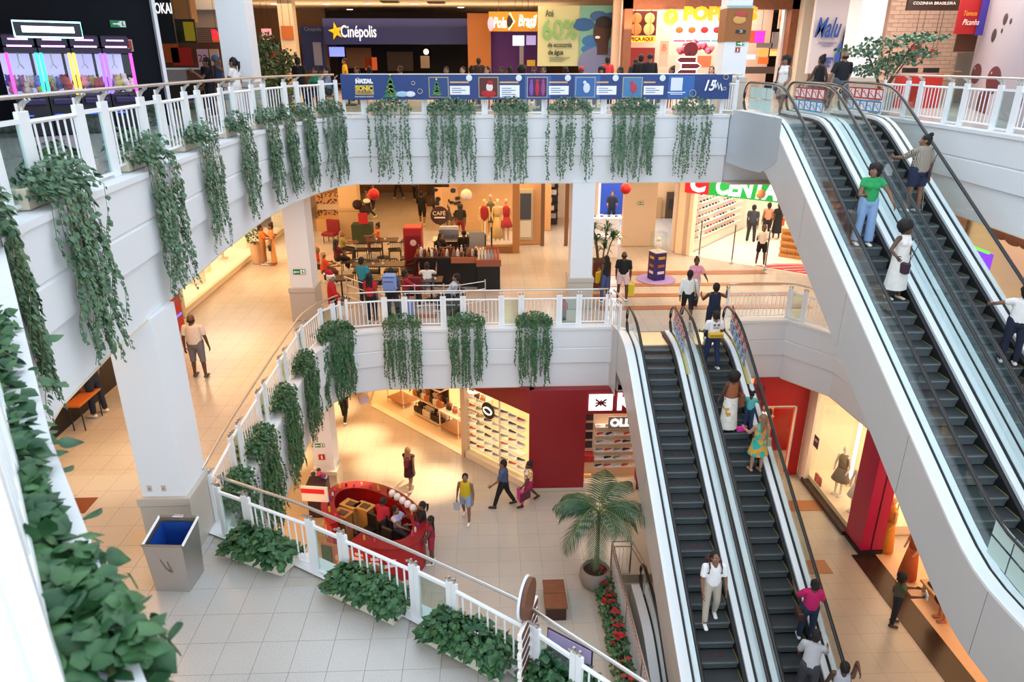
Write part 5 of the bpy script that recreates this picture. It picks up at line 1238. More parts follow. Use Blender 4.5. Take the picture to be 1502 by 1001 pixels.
# Malu wall
wall('wall_cream', xb, 30.5, 0, ony(1200, 60, 30).x, 31, CEIL3, M('d8ccb8', .6), 'cream wall between chicken shop and poster')
t = board(1192, -12, 1263, 108, 28.5, M('d8cdd0', .6), 'large pale poster with blue handwriting and a woman in blue', 'poster', 'wall_poster', d=.2)
ptext('Malu', 1213, 42, 28.4, 27, M('2a50a0'), t, 38, shear=.35, bold=.02)
p = ony(1246, 52, 28.4); MB().ball((p.x, 28.38, p.z), 1, 12, 8, rx=.24, ry=.03, rz=.42).b2(p.x - .24, 28.37, p.z - 1.0, p.x + .22, 28.4, p.z).build('printed_hair', M('2a1410'), t); MB().ball((p.x, 28.34, p.z + .05), 1, 12, 8, rx=.13, ry=.02, rz=.19).build('printed_face', M('8a5a44'), t)
q = ony(1245, 85, 28.4); MB().ball((q.x, 28.4, q.z), 1, 14, 8, rx=.55, ry=.02, rz=.85).build('printed_jacket', M('3a5cb0'), t); MB().ball((q.x, 28.38, q.z + .1), 1, 14, 8, rx=.2, ry=.02, rz=.7).build('printed_blouse', M('d8d4dc'), t)

for (a_, b_, c_, d_) in ((1201, 61, 1227, 63), (1206, 65, 1222, 66.5), (1203, 84, 1222, 88), (1203, 90, 1219, 93), (1203, 95, 1217, 99)): board(a_, b_, c_, d_, 28.4, M('4a5cb0' if b_ > 80 else '9a98b8'), parent=t, pname='text_line', d=.05)
# tiled kitchen shop
x0, x1, _, _ = prect(1298, 0, 1418, 120, 28)
Wt = wall('wall_tiled', x0, 28.04, 0, x1, 28.3, CEIL3, M('d0ac98', .7), 'peach tiled wall of the kitchen shop')
tm = MB().box((0, 0, 0), (.36, .03, .13), 0, .006).mesh('wall_tile', M('ecc6ae', .35)); k = 0
for j in range(24):
    for i in range(12):
        xx = x0 + .2 + i * .375 + (j % 2) * .18
        if xx < x1 - .18 and k < 290: link('wall_tile', tm, Wt, (xx, 28.03, .9 + j * .142)); k += 1
t = board(1333, -8, 1413, 15, 26.5, M('3a2418', .5), 'dark brown kitchen shop sign with white letters', 'sign', 'shop_sign', d=.15); ptext('COZINHA BRASILEIRA', 1370, 5, 26.4, 4, M('f0ece4'), t, 62); board(1348, -6, 1394, -1, 26.4, M('f0ece4'), parent=t, pname='white_bar', d=.04)
t = board(1406, -10, 1440, 50, 25.5, M('b01e1e', .5), 'red hanging banner with yellow and white handwriting', 'banner', 'hanging_banner'); ptext('Temos', 1422, 20, 25.4, 7, M('e8a030'), t, 20, shear=.3); ptext('Picanha', 1423, 33, 25.4, 8, M('f4ece0'), t, 24, shear=.3)
board(1438, -10, 1448, 52, 25.4, M('4a3aa0'), 'narrow violet banner beside the red banner', 'banner', 'hanging_banner'); board(1402, 50, 1432, 76, 26, M('5a3420'), 'brown lintel panel under the red banner', 'panel', 'hoarding'); board(1402, 77, 1430, 110, 27, M('8a7c70'), 'grey tiled panel below the brown lintel', 'panel', 'hoarding')
board(1336, 66, 1351, 84, 27.8, M('c03a34'), 'red poster behind the green tree', 'poster', 'wall_poster'); t = board(1366, 72, 1375, 81, 27.8, M('c8302c'), 'small square red notice on the peach tiles', 'notice', 'wall_notice')
for (px_, lb) in ((1333, 'red square counter stand under the green tree'), (1364, 'red square counter stand with black register')):
    a = ony(px_, 112, 25.5); t = thing('counter_stand', (a.x, 25.5, 0), lb, 'counter'); MB().box((0, 0, .55), (.66, .5, 1.1), 0, .01).build('body', M('c03028', .5), t); MB().box((0, 0, 1.22), (.42, .25, .16), 0, .01).build('register', BLACK, t)
t = thing('tall_table', (ony(1390, 100, 26).x, 26, 0), 'small wooden tall table in the tiled shop', 'table'); MB().box((0, 0, 1.18), (.8, .4, .04)).build('tabletop', TAN, t)
for sx in (-.3, .3): MB().tube([(sx, 0, 0), (sx, 0, 1.16)], .02, 5).build('leg', STEEL, t)
# grape mural wall (slanting towards the camera)
a = ony(1433, 60, 26.5); b = ony(1530, 60, 17.5); wl = math.hypot(b.x - a.x, b.y - a.y); ga = math.atan2(b.y - a.y, b.x - a.x)
o = MB().box((wl / 2, .1, CEIL3 / 2), (wl, .2, CEIL3)).build('wall_mural', M('b4a8b0', .6)); o.location = (a.x, a.y, 0); o.rotation_euler = (0, 0, ga); tag(o, 'pinkish white mural wall with grapes and seeds', kind='structure')
def on_mural(px, py):
    r = ray(px, py); nx_, ny_ = -math.sin(ga), math.cos(ga); k = ((a.x - CAM.x) * nx_ + (a.y - CAM.y) * ny_) / (r.x * nx_ + r.y * ny_); p = CAM + r * k
    return Vector(((p.x - a.x) * math.cos(ga) + (p.y - a.y) * math.sin(ga), 0, p.z)), p
for (px_, py_, rx_, rz_, m_, nm_) in ((1432, 108, 1.0, .32, '5a1c28', 'grape_print'), (1457, 118, 1.15, .40, '5a1c28', 'grape_print'), (1441, 152, 1.05, .45, '5a1c28', 'grape_print'), (1475, 28, .34, .16, '3a3234', 'seed_print'), (1483, 31, .16, .08, '3a3234', 'seed_print'), (1470, 45, .14, .07, '3a3234', 'seed_print'), (1458, 52, .40, .20, '3a3234', 'seed_print'), (1496, 150, .5, .12, '4a2018', 'seed_print')):
    l, p = on_mural(px_, py_); q = MB().ball((l.x, -.008, l.z), 1, 16, 10, rx=rx_, ry=.012, rz=rz_).build(nm_, M(m_, .5), o)
    if 'grape' in nm_: MB().ball((l.x - rx_ * .4, -.018, l.z + rz_ * .5), 1, 8, 6, rx=.08, ry=.006, rz=.04).build('highlight_print', M('d8b0b0'), o)
# right-hand outer wall and back closure
wall('wall_far_right', 24, -1, 0, 24.2, 45, CEIL3, CREAM)
# ---- banner on the far top railing
Yb = 21.78; BLU = M('1f3a7c', .45); z0, z1 = .42, 1.02
xL = ony(500, 125, Yb).x; xR = ony(1073, 125, Yb).x
zt, zb_ = ony(780, 109.5, Yb).z, ony(780, 146, Yb).z
t = thing('banner', ((xL + xR) / 2, Yb, zb_), 'long blue event banner tied to the far top railing', 'banner', world=True)
MB().b2(xL, Yb, zb_, xR, Yb + .015, zt).build('sheet', mat('banner_blue', hexc('24407e'), .5, noise_amt=.22, noise_scale=.5), t)
def br(px0, py0, px1, py1, m, nm, dy=.012):
    x0, x1, za, zc = prect(px0, py0, px1, py1, Yb); MB().b2(x0, Yb - dy, za, x1, Yb - dy + .008, zc).build(nm, m, t)
for px_ in (770, 842, 920 + 60): br(px_, 111, px_ + 38, 144.5, M('3566ae'), 'light_blue_field', .006)
WH = M('f2f4f8')
ptext('NATAL', 534, 119.5, Yb - .02, 5.5, WH, t, 25, bold=.015); br(521, 125, 548, 139, M('c8b86a'), 'title_plate'); br(522, 126, 547, 134, M('1c3474'), 'title_plate', .016); ptext('SONIC', 534.5, 130, Yb - .03, 7, M('f0d040'), t, 24, bold=.01); ptext('THE HEDGEHOG', 534.5, 136.5, Yb - .03, 2.2, M('a02020'), t, 22); ptext('SALVADOR NORTE', 534.5, 142, Yb - .02, 2.2, WH, t, 27)
def tree_print(px_, py_, s_):
    p = ony(px_, py_, Yb - .03); mb = MB()
    for i in range(4): w_ = (.30 - i * .06) * s_; zz = p.z + (i * .15 - .30) * s_; mb.add([(p.x - w_, Yb - .03, zz), (p.x + w_, Yb - .03, zz), (p.x, Yb - .03, zz + .26 * s_)], [(0, 1, 2)])
    mb.build('tree_print', M('3a7a50'), t); m2 = MB()
    for i in range(14): a_ = random.uniform(-.2, .2) * s_; b_ = random.uniform(-.3, .15) * s_; m2.ball((p.x + a_ * (1 - (b_ + .3) * 1.2), Yb - .036, p.z + b_), .018 * s_, 5, 4)
    m2.build('ornament_print', M('e8c060'), t); MB().ball((p.x, Yb - .04, p.z + .42 * s_), .03, 5, 4).build('star_print', M('f4e070'), t)
tree_print(573, 129, .85); 
for (px_, w_, c_) in ((590, 9, 'a8c8e8'), (602, 7, 'e0e8f4')): p = ony(px_, 138, Yb - .03); MB().ball((p.x, Yb - .03, p.z), .1, 8, 5, rx=w_ / 48, ry=.01, rz=.08).build('gift_print', M(c_), t)
for i, (px0, px1) in enumerate(((629, 658), (702, 731), (773, 803), (844, 873), (913, 942))):
    br(px0, 113, px1, 143, M('c8b890'), 'picture_frame', .012); br(px0 + 1, 114, px1 - 1, 142, M(['2c4a80', '5a2a24', '4a2a60', '3a6aa8', '4a80b0'][i]), 'picture_field', .018)
    c = (px0 + px1) / 2; p = ony(c, 128, Yb - .03)
    if i == 0: tree_print(c - 3, 130, .6)
    elif i == 1: MB().ball((p.x + .03, Yb - .03, p.z), .1, 10, 6, ry=.01, rz=.13).build('beard_print', M('e8e0d8'), t); MB().ball((p.x + .05, Yb - .035, p.z + .12), .09, 8, 5, ry=.01, rz=.06).ball((p.x, Yb - .03, p.z - .18), .22, 10, 5, ry=.01, rz=.1).build('red_print', M('b82028'), t)
    elif i == 2: 
        for q in range(3): MB().ball((p.x + (q - 1) * .17, Yb - .03, p.z - .04), .06, 8, 5, ry=.01, rz=.2).ball((p.x + (q - 1) * .17, Yb - .03, p.z + .17), .045, 8, 5, ry=.01).build('dancer_print', M(['7a58b0', 'c02838', 'a04880'][q]), t)
    else: MB().ball((p.x + .04, Yb - .03, p.z - .02), .1, 10, 6, ry=.01, rz=.14).ball((p.x - .02, Yb - .03, p.z + .13), .05, 8, 5, ry=.01).build('figure_print', M('d8e0ec' if i == 3 else 'b8404c'), t)
    tx0 = px1 + 2; tw = 29
    br(tx0, 126 if i != 1 else 125, tx0 + tw, 139 if i != 1 else 143, WH, 'text_box', .012)
    for q in range(3 if i != 1 else 5): br(tx0 + 3, 129 + q * 3, tx0 + tw - (6 if q % 2 else 12), 129.9 + q * 3, M('5a7098'), 'text_line', .018)
    br(tx0, 119.5, tx0 + tw * (.95 if i < 3 else .6), 122, M('d8a878'), 'caption_line', .012)
    p = ony(tx0 + tw - 1, 114.5, Yb - .03); MB().ball((p.x, Yb - .03, p.z), .09, 12, 6, ry=.01).build('date_badge', M('dceaf4'), t)
for (px_, py_, r_) in ((616, 134, .07), (606, 122, .05), (1016, 137, .10), (1065, 113, .07), (1072, 124, .05), (1063, 130, .04), (525, 117, .05)):
    p = ony(px_, py_, Yb - .03); ring = MB(); ring.tube([(p.x + r_ * math.cos(q * .7), Yb - .03, p.z + r_ * math.sin(q * .7)) for q in range(10)], .012, 5); ring.build('ring_print', M('b8b098'), t)
br(979, 135, 1005, 136.2, WH, 'caption_line'); br(983, 137.5, 1001, 138.6, WH, 'caption_line'); br(984, 114, 1001, 133, M('dfe6f2'), 'pale_square'); ptext('15', 1039, 126, Yb - .02, 15, WH, t, 17, shear=.3, bold=.01); MB().tube([tuple(ony(1048 + q * 2.2, 119 + (q % 2) * 9 + q, Yb - .03)) for q in range(6)], .025, 5).build('feather_print', WH, t)
# ================================================================ middle level
# left shopfronts (x about -9.6)
wall('wall_left', -9.9, 17.25, Z2, -9.6, 20.6, -1.95, CREAM, 'cream shop wall along the middle walkway')
wall('wall_left', -10.2, 33.5, Z2, -9.6, 45, -1.95, CREAM); wall('wall_left', -14, 20.6, Z2, -13.8, 34, -1.95, M('f0dcc0', .6), 'bright back wall of the lit display window')
wall('baseboard_left', -9.6, 17.3, Z2, -9.57, 20.6, Z2 + .16, M('8a7a68', .5))
wall('floor', -13.8, 21.4, Z2, -9.62, 33.4, Z2 + .22, M('f4ead8', .4), 'raised white floor of the lit display window')
t = thing('display_window', (-9.6, 27.4, Z2), 'lit shop display window with slim frame on the middle walkway', 'window', world=True)
MB().b2(-9.62, 21.4, Z2 + .22, -9.6, 33.4, -2.4).build('pane', GLASS, t); MB().b2(-9.66, 21.4, Z2 + .16, -9.54, 33.4, Z2 + .26).b2(-9.66, 21.3, Z2, -9.54, 21.42, -2).b2(-9.66, 33.3, Z2, -9.54, 33.42, -2).build('frame', M('d8c8a8', .4), t)
area(-11.6, 27, -2.15, 3, 11, 330, (1, .9, .75))
def dummy(x, y, z, label, colr, skin, rz=0, kind='dress', group=None, plinth=0.0, cat='mannequin'):
    t = thing('mannequin', (x, y, z), label, cat, group, rz); k = plinth
    if k: MB().box((0, 0, k / 2), (.5, .5, k)).build('plinth', M('f0e6d4'), t)
    sk = M(skin, .4); mb = MB(); X = Vector((1, 0, 0))
    cap(mb, (0, 0, k + .98), (0, 0, k + 1.30), (.13, .10), (.14, .10), side=X); cap(mb, (0, 0, k + 1.42), (0, .02, k + 1.56), .05, .045); mb.ball((0, .03, k + 1.66), .09, 10, 8, rx=.075, ry=.09, rz=.11); cap(mb, (-.13, 0, k + 1.38), (.13, 0, k + 1.38), .055, .055)
    for s_ in (-1, 1): cap(mb, (s_ * .08, 0, k + .95), (s_ * .09, .02, k + .5), .075, .05, n=8); cap(mb, (s_ * .09, .02, k + .5), (s_ * .09, 0, k + .05), .05, .03, n=8); cap(mb, (s_ * .18, 0, k + 1.38), (s_ * .24, .02, k + 1.08), .045, .035, n=8); cap(mb, (s_ * .24, .02, k + 1.08), (s_ * .20, .12, k + .86), .035, .022, n=8); mb.box((s_ * .09, .05, k + .03), (.08, .22, .06))
    mb.build('figure', sk, t, smooth=True); g = MB()
    if kind == 'dress': cap(g, (0, 0, k + .55), (0, 0, k + 1.0), (.30, .24), (.15, .12), (False, False), side=X); cap(g, (0, 0, k + 1.0), (0, 0, k + 1.36), (.15, .12), (.165, .115), (False, True), side=X)
    elif kind == 'gown': cap(g, (0, 0, k + .08), (0, 0, k + 1.0), (.28, .22), (.15, .12), (False, False), side=X); cap(g, (0, 0, k + 1.0), (0, 0, k + 1.36), (.15, .12), (.165, .115), (False, True), side=X)
    else: cap(g, (0, 0, k + .95), (0, 0, k + 1.36), (.15, .12), (.17, .12), (True, True), side=X)
    g.build('garment', M(colr, .8), t, smooth=True); return t
dummy(-10.5, 27.6, Z2 + .22, 'mannequin in a bright red dress in the lit display window', 'c81e28', 'e8d8c8', R(-90), 'dress')
for i, y in enumerate((22.6, 24.4, 25.8, 29.5)):
    t = thing('display_plinth', (-10.6 + .3 * (i % 2), y, Z2 + .22), ['low white shoe plinth at the near end of the lit window', 'white plinth with pale vase in the lit window', 'white plinth beside the red dress', 'white plinth at the far end of the lit window'][i], 'stand')
    MB().box((0, 0, .4), (.45, .45, .8), 0, .01).build('block', M('f4ecdc'), t); MB().lathe([(.08, .8), (.13, .95), (.05, 1.15), (.07, 1.25)], n=10).build('vase', M('e0c8a8', .4), t)
# dark snack stall by the photo edge
t = thing('snack_stall', (-9.4, 10.5, Z2), 'dark stall counter with round white lettering emblem', 'stall', world=True)
MB().b2(-9.9, 6.5, Z2, -9.3, 17.2, Z2 + 1.15).build('counter', M('1c1512', .4), t); MB().b2(-9.95, 6.5, Z2 + 1.15, -9.2, 17.2, Z2 + 1.2).build('worktop', M('2a2220', .3), t)
MB().b2(-12.5, 6.5, Z2, -12.3, 17.2, -2.0).build('back_panel', M('14100e', .6), t)
e0 = MB(); cy, cz = 12.0, Z2 + .6
e0.tube([(-9.29, cy + .42 * math.cos(a_ * .3), cz + .42 * math.sin(a_ * .3)) for a_ in range(22)], .02, 5); e0.ball((-9.29, cy, cz), .2, 10, 6, rx=.01); e0.build('emblem', M('b8b0a4'), t)
for i in range(9): MB().b2(-9.295, cy + .55 + (i % 3) * .10, cz - .35 + (i // 3) * .26, -9.285, cy + .63 + (i % 3) * .1, cz - .2 + (i // 3) * .26).build('letter_block', M('c8c0b4'), t)
t = thing('stool', (-8.95, 14.3, Z2), 'orange wooden bench seat at the dark stall', 'stool'); MB().box((0, 0, .62), (.34, .9, .05), 0, .01).build('seat', M('b8642c', .4), t)
for sx in (-.12, .12):
    for sy in (-.36, .36): MB().tube([(sx, sy, 0), (sx, sy, .6)], .015, 5).build('leg', BLACK, t)
t = thing('stall_partition', (-9.35, 19.3, Z2), 'red upright panel at the end of the dark stall', 'panel'); MB().box((0, 0, 1.2), (.3, 2.2, 2.4), 0, .01).build('board', M('b01418', .4), t); MB().box((.16, 0, .5), (.02, 2.0, .06)).build('light_strip', em('5060ff', 2), t)
# far back walls of the middle level
wall('wall_back', -22, 44, Z2, 30, 44.3, -1.95, M('7a5c40', .7), 'brown far wall of the middle level')
wall('wall_back', -3.5, 39.5, Z2, 4, 40.4, Z2 + .5, M('4a3426', .6)); wall('wall_back', -3.5, 41.5, Z2, 4, 42, Z2 + 1.0, M('3c2a1e', .6))
# patterned sofa shop behind the exit-sign column
t = board(464, 284, 502, 320, 36.5, pattern_mat('patterned_cloth', '6a4030', 'e0b890', 9), 'brown and cream patterned shop display behind the column', 'display', 'patterned_display', d=1.2); board(466, 300, 500, 308, 36.3, M('e8d8c0'), parent=t, pname='cushion_row', d=.3)
t = board(464, 322, 505, 340, 33.5, M('c89a60', .6), 'tan low counter beside the tan column', 'counter', 'low_counter', d=1)
# red column decoration + dark stand right of tan column
t = thing('clothes_stand', (ony(533, 350, 31).x, 31, Z2), 'crowded dark stand with hats and red cloth behind the tan column', 'stand')
MB().tube([(0, 0, 0), (0, 0, 1.9)], .03, 6).build('pole', BLACK, t); MB().box((0, 0, .45), (.9, .5, .9), 0, .04).build('basket', M('2c3a24', .8), t); MB().ball((-.15, 0, 1.7), .22, 8, 6).ball((.15, 0, 1.45), .25, 8, 6).build('dark_cloth', M('2a1614', .9), t); MB().box((.1, -.28, 1.15), (.4, .05, .5), 0, .02).build('red_cloth', M('a01a20', .8), t); MB().ball((.3, -.2, 1.9), .16, 8, 6, rz=.1).build('hat', M('e8d8c4'), t)
# clothes shop with mannequins (shop front plane Y = 29)
Yc = 29.0
wall('wall_clothes_shop', ony(660, 320, 33).x, 33.2, Z2, 3.0, 33.4, -1.95, M('d0a070', .6), 'orange lit back wall of the clothes shop')
wall('trim_10', ony(752, 320, Yc).x, Yc, Z2, ony(762, 320, Yc).x, Yc + .3, -1.95, M('a87a48', .5), 'wooden shopfront post'); wall('trim_11', ony(655, 350, 31).x, Yc + .0, Z2, ony(752, 320, Yc).x, Yc + .35, Z2 + .28, M('8a5e34', .5), 'wooden sill of the clothes shop window')
t = thing('shop_window', (ony(700, 320, Yc).x, Yc, Z2 + .28), 'clothes shop window pane behind the coffee kiosk', 'window', world=True); MB().b2(ony(655, 350, 31).x, Yc + .1, Z2 + .28, ony(752, 320, Yc).x, Yc + .12, -2.2).build('pane', GLASS, t)
area(1.0, 31, -2.1, 4, 3, 300, (1, .8, .55))
for (px_, py_, cl, sk, kd, lb) in ((711, 345, 'b02430', 'f0c890', 'top', 'mannequin in a red strap top in the clothes shop window'), (731, 352, 'e8c080', 'f0d0a0', 'gown', 'mannequin in a long yellow gown in the clothes shop window'), (743, 345, 'c0242c', 'e0b890', 'dress', 'mannequin in red at the window post'), (720, 338, '6a6048', 'c8a880', 'dress', 'mannequin in olive behind the yellow gown')):
    p = onz(px_, py_ + 12, Z2 + .3); dummy(p.x, 30.2 if 'behind' not in lb else 31.3, Z2 + .3, lb, cl, sk, R(180), kd)
for i, (px_, c_) in enumerate(((686, 'c8404a'), (694, '8a5a30'), (703, 'd8b088'), (728, '2c2420'), (748, '9a3038'))):
    p = ony(px_, 285, 32.5); t = thing('hanging_garment', (p.x, 32.5, -3.6), ['coral garment hanging at the back of the clothes shop', 'brown garment hanging at the back of the clothes shop', 'beige garment hanging at the back of the clothes shop', 'black garment hanging at the back of the clothes shop', 'dark red garment hanging beside the shop post'][i], 'clothing')
    MB().add([(-.25, 0, 0), (.25, 0, 0), (.16, 0, .9), (.05, 0, 1.0), (-.05, 0, 1.0), (-.16, 0, .9), (-.25, .06, 0), (.25, .06, 0), (.16, .06, .9), (.05, .06, 1.0), (-.05, .06, 1.0), (-.16, .06, .9)], [(0, 1, 2, 3, 4, 5), (11, 10, 9, 8, 7, 6)] + [(i_, (i_ + 1) % 6, (i_ + 1) % 6 + 6, i_ + 6) for i_ in range(6)]).build('cloth', M(c_, .9), t); MB().tube([(0, .03, .98), (0, .03, 1.12)], .01, 5).build('hanger', STEEL, t)
t = board(638, 276, 672, 318, 33, M('d8a878', .6), 'cream and black spotted shop panel behind the dark-haired group', 'panel', 'shop_display', d=.2)
sp = MB()
for i in range(22): p = ony(random.choice((640, 668)) + random.uniform(-6, 6), 276 + random.random() * 44, 32.95); sp.ball((p.x, 32.95, p.z), .1, 6, 4, rx=random.uniform(.05, .14), ry=.01, rz=random.uniform(.05, .12))
sp.build('cow_spots', BLACK, t)
# cream walls, poster case, shelf shop (px 752-835)
x0, x1, _, _ = prect(762, 270, 796, 380, 30.5); wall('wall_middle', x0 - .3, 30.5, Z2, x1, 30.8, -1.95, M('d8a878', .6), 'peach wall with poster case behind the column')
t = board(760, 278, 782, 352, 30.4, M('c8b898', .5), 'tall upright poster case on the peach wall', 'poster case', 'poster_case', d=.1); board(763, 284, 779, 322, 30.35, M('40485a'), parent=t, pname='picture_top', d=.05); board(763, 324, 779, 348, 30.35, M('dcdcd0'), parent=t, pname='picture_bottom', d=.05)
x0, x1, _, _ = prect(798, 270, 872, 380, 36); wall('wall_shelf_shop', x0 - 1, 36, Z2, x1, 36.2, -1.95, M('e8e0d4', .6), 'pale back wall of the shelf shop')
t = thing('shop_shelf', (ony(811, 330, 34.5).x, 34.5, Z2), 'dark wall shelf packed with white boxes seen left of the column', 'shelf', world=True)
x0, x1, _, _ = prect(802, 270, 818, 340, 34.5); MB().b2(x0, 34.5, Z2, x1, 34.9, -2.3).build('back_panel', M('3a3434'), t)
for j in range(9): MB().b2(x0, 34.2, Z2 + .35 + j * .38, x1, 34.5, Z2 + .37 + j * .38).build('shelf', BLACK, t); MB().b2(x0 + .05, 34.25, Z2 + .37 + j * .38, x1 - .1 - .1 * (j % 3), 34.45, Z2 + .6 + j * .38).build('box_row', M('d8d4d0' if j % 2 else 'a8a4a0'), t)
for px_ in (796, 831): p = ony(px_, 320, 30.2); t = thing('door_frame_post', (p.x, 30.2, Z2), 'slim dark brown shopfront door edge %s' % ('beside the poster case' if px_ < 800 else 'just left of the white column'), 'post'); MB().box((0, 0, 1.9), (.16, .10, 3.8), 0, .01).build('upright', M('7a5838', .5), t)
# blue and white phone shop (px 870-915)
wall('wall_phone_shop', ony(868, 300, 37).x, 37, Z2, ony(918, 300, 37).x + 1, 37.2, -1.95, M('2a4aa8', .5), 'blue back wall of the white phone shop')
wall('wall_phone_shop', ony(868, 300, 35).x, 33, Z2, ony(868, 300, 35).x + .1, 37, -1.95, M('f4f4f8', .5))
wall('floor', ony(866, 370, 30).x, 30.4, Z2 - .01, ony(920, 370, 30).x, 37, Z2 + .005, M('f0f0f4', .3), 'white floor of the phone shop')
area(6.3, 33.5, -2.1, 2, 4, 330, (.95, .97, 1))
for i, (px_, py_) in enumerate(((888, 318), (884, 345))):
    p = onz(px_, py_, Z2 + .9); t = thing('display_table', (p.x, p.y, Z2), ['white phone table with black devices under the clerk', 'white phone table behind the dracaena'][i], 'table'); MB().box((0, 0, .88), (1.5, .7, .05), 0, .01).build('tabletop', M('fafafc', .3), t); MB().box((0, 0, .43), (1.2, .5, .86)).build('pedestal', M('e8e8ee'), t)
    for q in range(4): MB().box((-.5 + q * .33, 0, .93), (.14, .09, .05)).build('device', BLACK, t)
# corridor and pillars towards the sports shop
wall('wall_middle', ony(914, 320, 30).x, 30, Z2, ony(962, 320, 30).x, 30.3, -1.95, M('d8c4ac', .6), 'peach wall between phone shop and corridor')
wall('wall_middle', ony(955, 320, 36).x, 36, Z2, ony(1000, 320, 36).x + .6, 36.2, -1.95, M('d8b084', .6)); t = board(976, 282, 994, 352, 35.8, M('4a3628', .5), 'dark brown corridor door', 'door', 'corridor_door', d=.1); board(981, 292, 990, 308, 35.75, M('2a2420'), parent=t, pname='notice', d=.05)
t = board(950, 290, 970, 330, 35.85, M('b08a60'), 'framed notice board in the corridor', 'notice board', 'notice_board')
p = ony(940, 298, 29.95); exit_sign(p.x, 29.9, p.z, 'green exit sign at the corridor mouth', .25)
wall('wall_middle', ony(991, 320, 29).x, 29, Z2, ony(1022, 320, 28.6).x, 29.5, -1.95, M('e4d0b8', .6), 'peach pier beside the sports shop')
# sports shop: slanted front from A to B
As, Bs = Vector((8.3, 28.35)), Vector((13.2, 24.3)); ds = (Bs - As).normalized(); ns = Vector((ds.y, -ds.x)); aS = math.atan2(ds.y, ds.x)
if ns.y > 0: ns = -ns
def sp_(s_, off, z): q = As + ds * s_ - ns * off; return Vector((q.x, q.y, z))
t = thing('shop_sign', sp_(3.0, 0, -3.02), 'green sports shop sign with red square emblem and white letters', 'sign', rz=aS)
MB().box((.2, 0, .1), (5.2, .12, 1.0)).build('board', M('17a648', .5, emit=.55), t); MB().box((-2.85, -.01, .1), (1.0, .14, 1.0)).build('emblem_field', M('c81c30', .5, emit=.5), t)
text('C', (-2.85, -.1, .0), .95, em('ffffff', 1.5), t, bold=.04, shear=.2); o = text('CENTAURO', (-2.1, -.08, -.02), .95, em('ffffff', 1.5), t, align='LEFT', bold=.035, shear=.15); o.scale = (.78, 1, 1)
def sbox(s0, o0, z0, s1, o1, z1, name, m, label=None, kind='structure'):
    q = sp_((s0 + s1) / 2, (o0 + o1) / 2, 0); o = MB().box((0, 0, (z0 + z1) / 2), (abs(s1 - s0), abs(o1 - o0), z1 - z0)).build(name, m); o.location = (q.x, q.y, 0); o.rotation_euler = (0, 0, aS); tag(o, label, kind=kind); return o
sbox(-.6, 0, Z2, 0.05, .4, -1.95, 'wall_sports_shop', M('f0d8bc', .6)); fl = sbox(0, 0, Z2 - .02, 6.5, 8, Z2 + .01, 'floor', M('f2e2cc', .3), 'pale floor of the sports shop')
shw = sbox(-.2, 6.4, Z2, 7, 6.6, -1.95, 'wall_shoe_display', M('f4dccc', .6), 'pale display wall full of shoes')
wall_l = sbox(-.3, 0, Z2, -.1, 6.4, -1.95, 'wall_sports_shop', M('f4dccc', .6))
q = sp_(3, 2.5, -2.1); area(q.x, q.y, q.z, 5, 3, 220, (1, .94, .86), (0, 0, aS))
def shoe_mesh(c1, c2):
    mb = MB(); rows = []
    for (y, w_, h_) in ((-.14, .030, .085), (-.10, .038, .10), (-.04, .038, .085), (.02, .040, .06), (.08, .042, .045), (.13, .032, .035), (.15, .012, .02)):
        rows.append([(-w_, y, .02), (-w_ * .85, y, h_ * .7), (0, y, h_), (w_ * .85, y, h_ * .7), (w_, y, .02)])
    mb.grid(rows); mb.add([rows[0][i] for i in range(5)], [(0, 1, 2, 3, 4)]); mb.cur = 1; mb.box((0, .0, .01), (.085, .30, .022)); return mb.mesh('shoe', [M(c1, .6), M(c2, .6)], smooth=False)
SHOES = [shoe_mesh(*c) for c in (('1c1c22', 'e8e8e8'), ('d8d8dc', 'f4f4f4'), ('c84a3a', 'f0f0f0'), ('2a3460', 'e0e0e0'), ('8a8a90', 'f0f0f0'), ('40a060', 'f4f4f4'))]
for j in range(10):
    z = Z2 + .55 + j * .30
    MB().box((0, 0, 0), (.16, 5.0, .02)).build('display_shelf', M('f8ece0'), wall_l).matrix_local = Matrix.Translation((.18, 0, z))
    for i in range(15):
        if random.random() < .12: continue
        q = sp_(-.02, .25 + i * .33, z + .02); o = inst('display_shoe', SHOES[random.choice((0, 0, 0, 3, 4, 3, 2, 5))], q, aS + .25, 'sports shoe on the pale shoe wall of the sports shop', 'shoe', 'shoes on the sports shop wall', sc_=1.05)
gl = ['security gate at the left end of the sports shop entrance', 'security gate in the middle of the sports shop entrance', 'security gate beside the shopper in black shorts']
for i, (px_, py_) in enumerate(((1025, 378), (1073, 386), (1122, 395))):
    q = onz(px_, py_, Z2); t = thing('security_gate', q, gl[i], 'security gate', rz=aS + math.pi / 2 + .3); MB().box((0, 0, .80), (.10, .05, 1.6), 0, .015).build('pillar', M('cfcac4', .4), t); MB().box((-.06, 0, .85), (.02, .03, 1.4)).build('dark_edge', BLACK, t); MB().box((0, 0, .02), (.3, .12, .04)).build('base', STEEL, t)
bx = MB().box((0, 0, .065), (.32, .20, .125), 0, .004).box((0, -.101, .065), (.16, .004, .05)).mesh('shoe_box', M('c88a50', .7)); 
for i in range(81):
    q = sp_(3.2 + (i % 9) * .33, 2.2 + .1 * ((i // 9) % 2), Z2 + .02 + (i // 9) * .13); inst('shoe_box', bx, q, aS + random.uniform(-.08, .08), 'brown shoe box stacked in the sports shop', 'box', 'stacked brown shoe boxes')
t = thing('track_mat', sp_(4.3, .8, Z2 + .012), 'red running track floor mat with white lane lines', 'mat', rz=aS); MB().prism([(-1.5, -.7), (1.4, -.7), (1.6, .9), (-.2, .6), (-.9, .1)], 0, .01).build('mat_sheet', M('a8282a', .7), t)
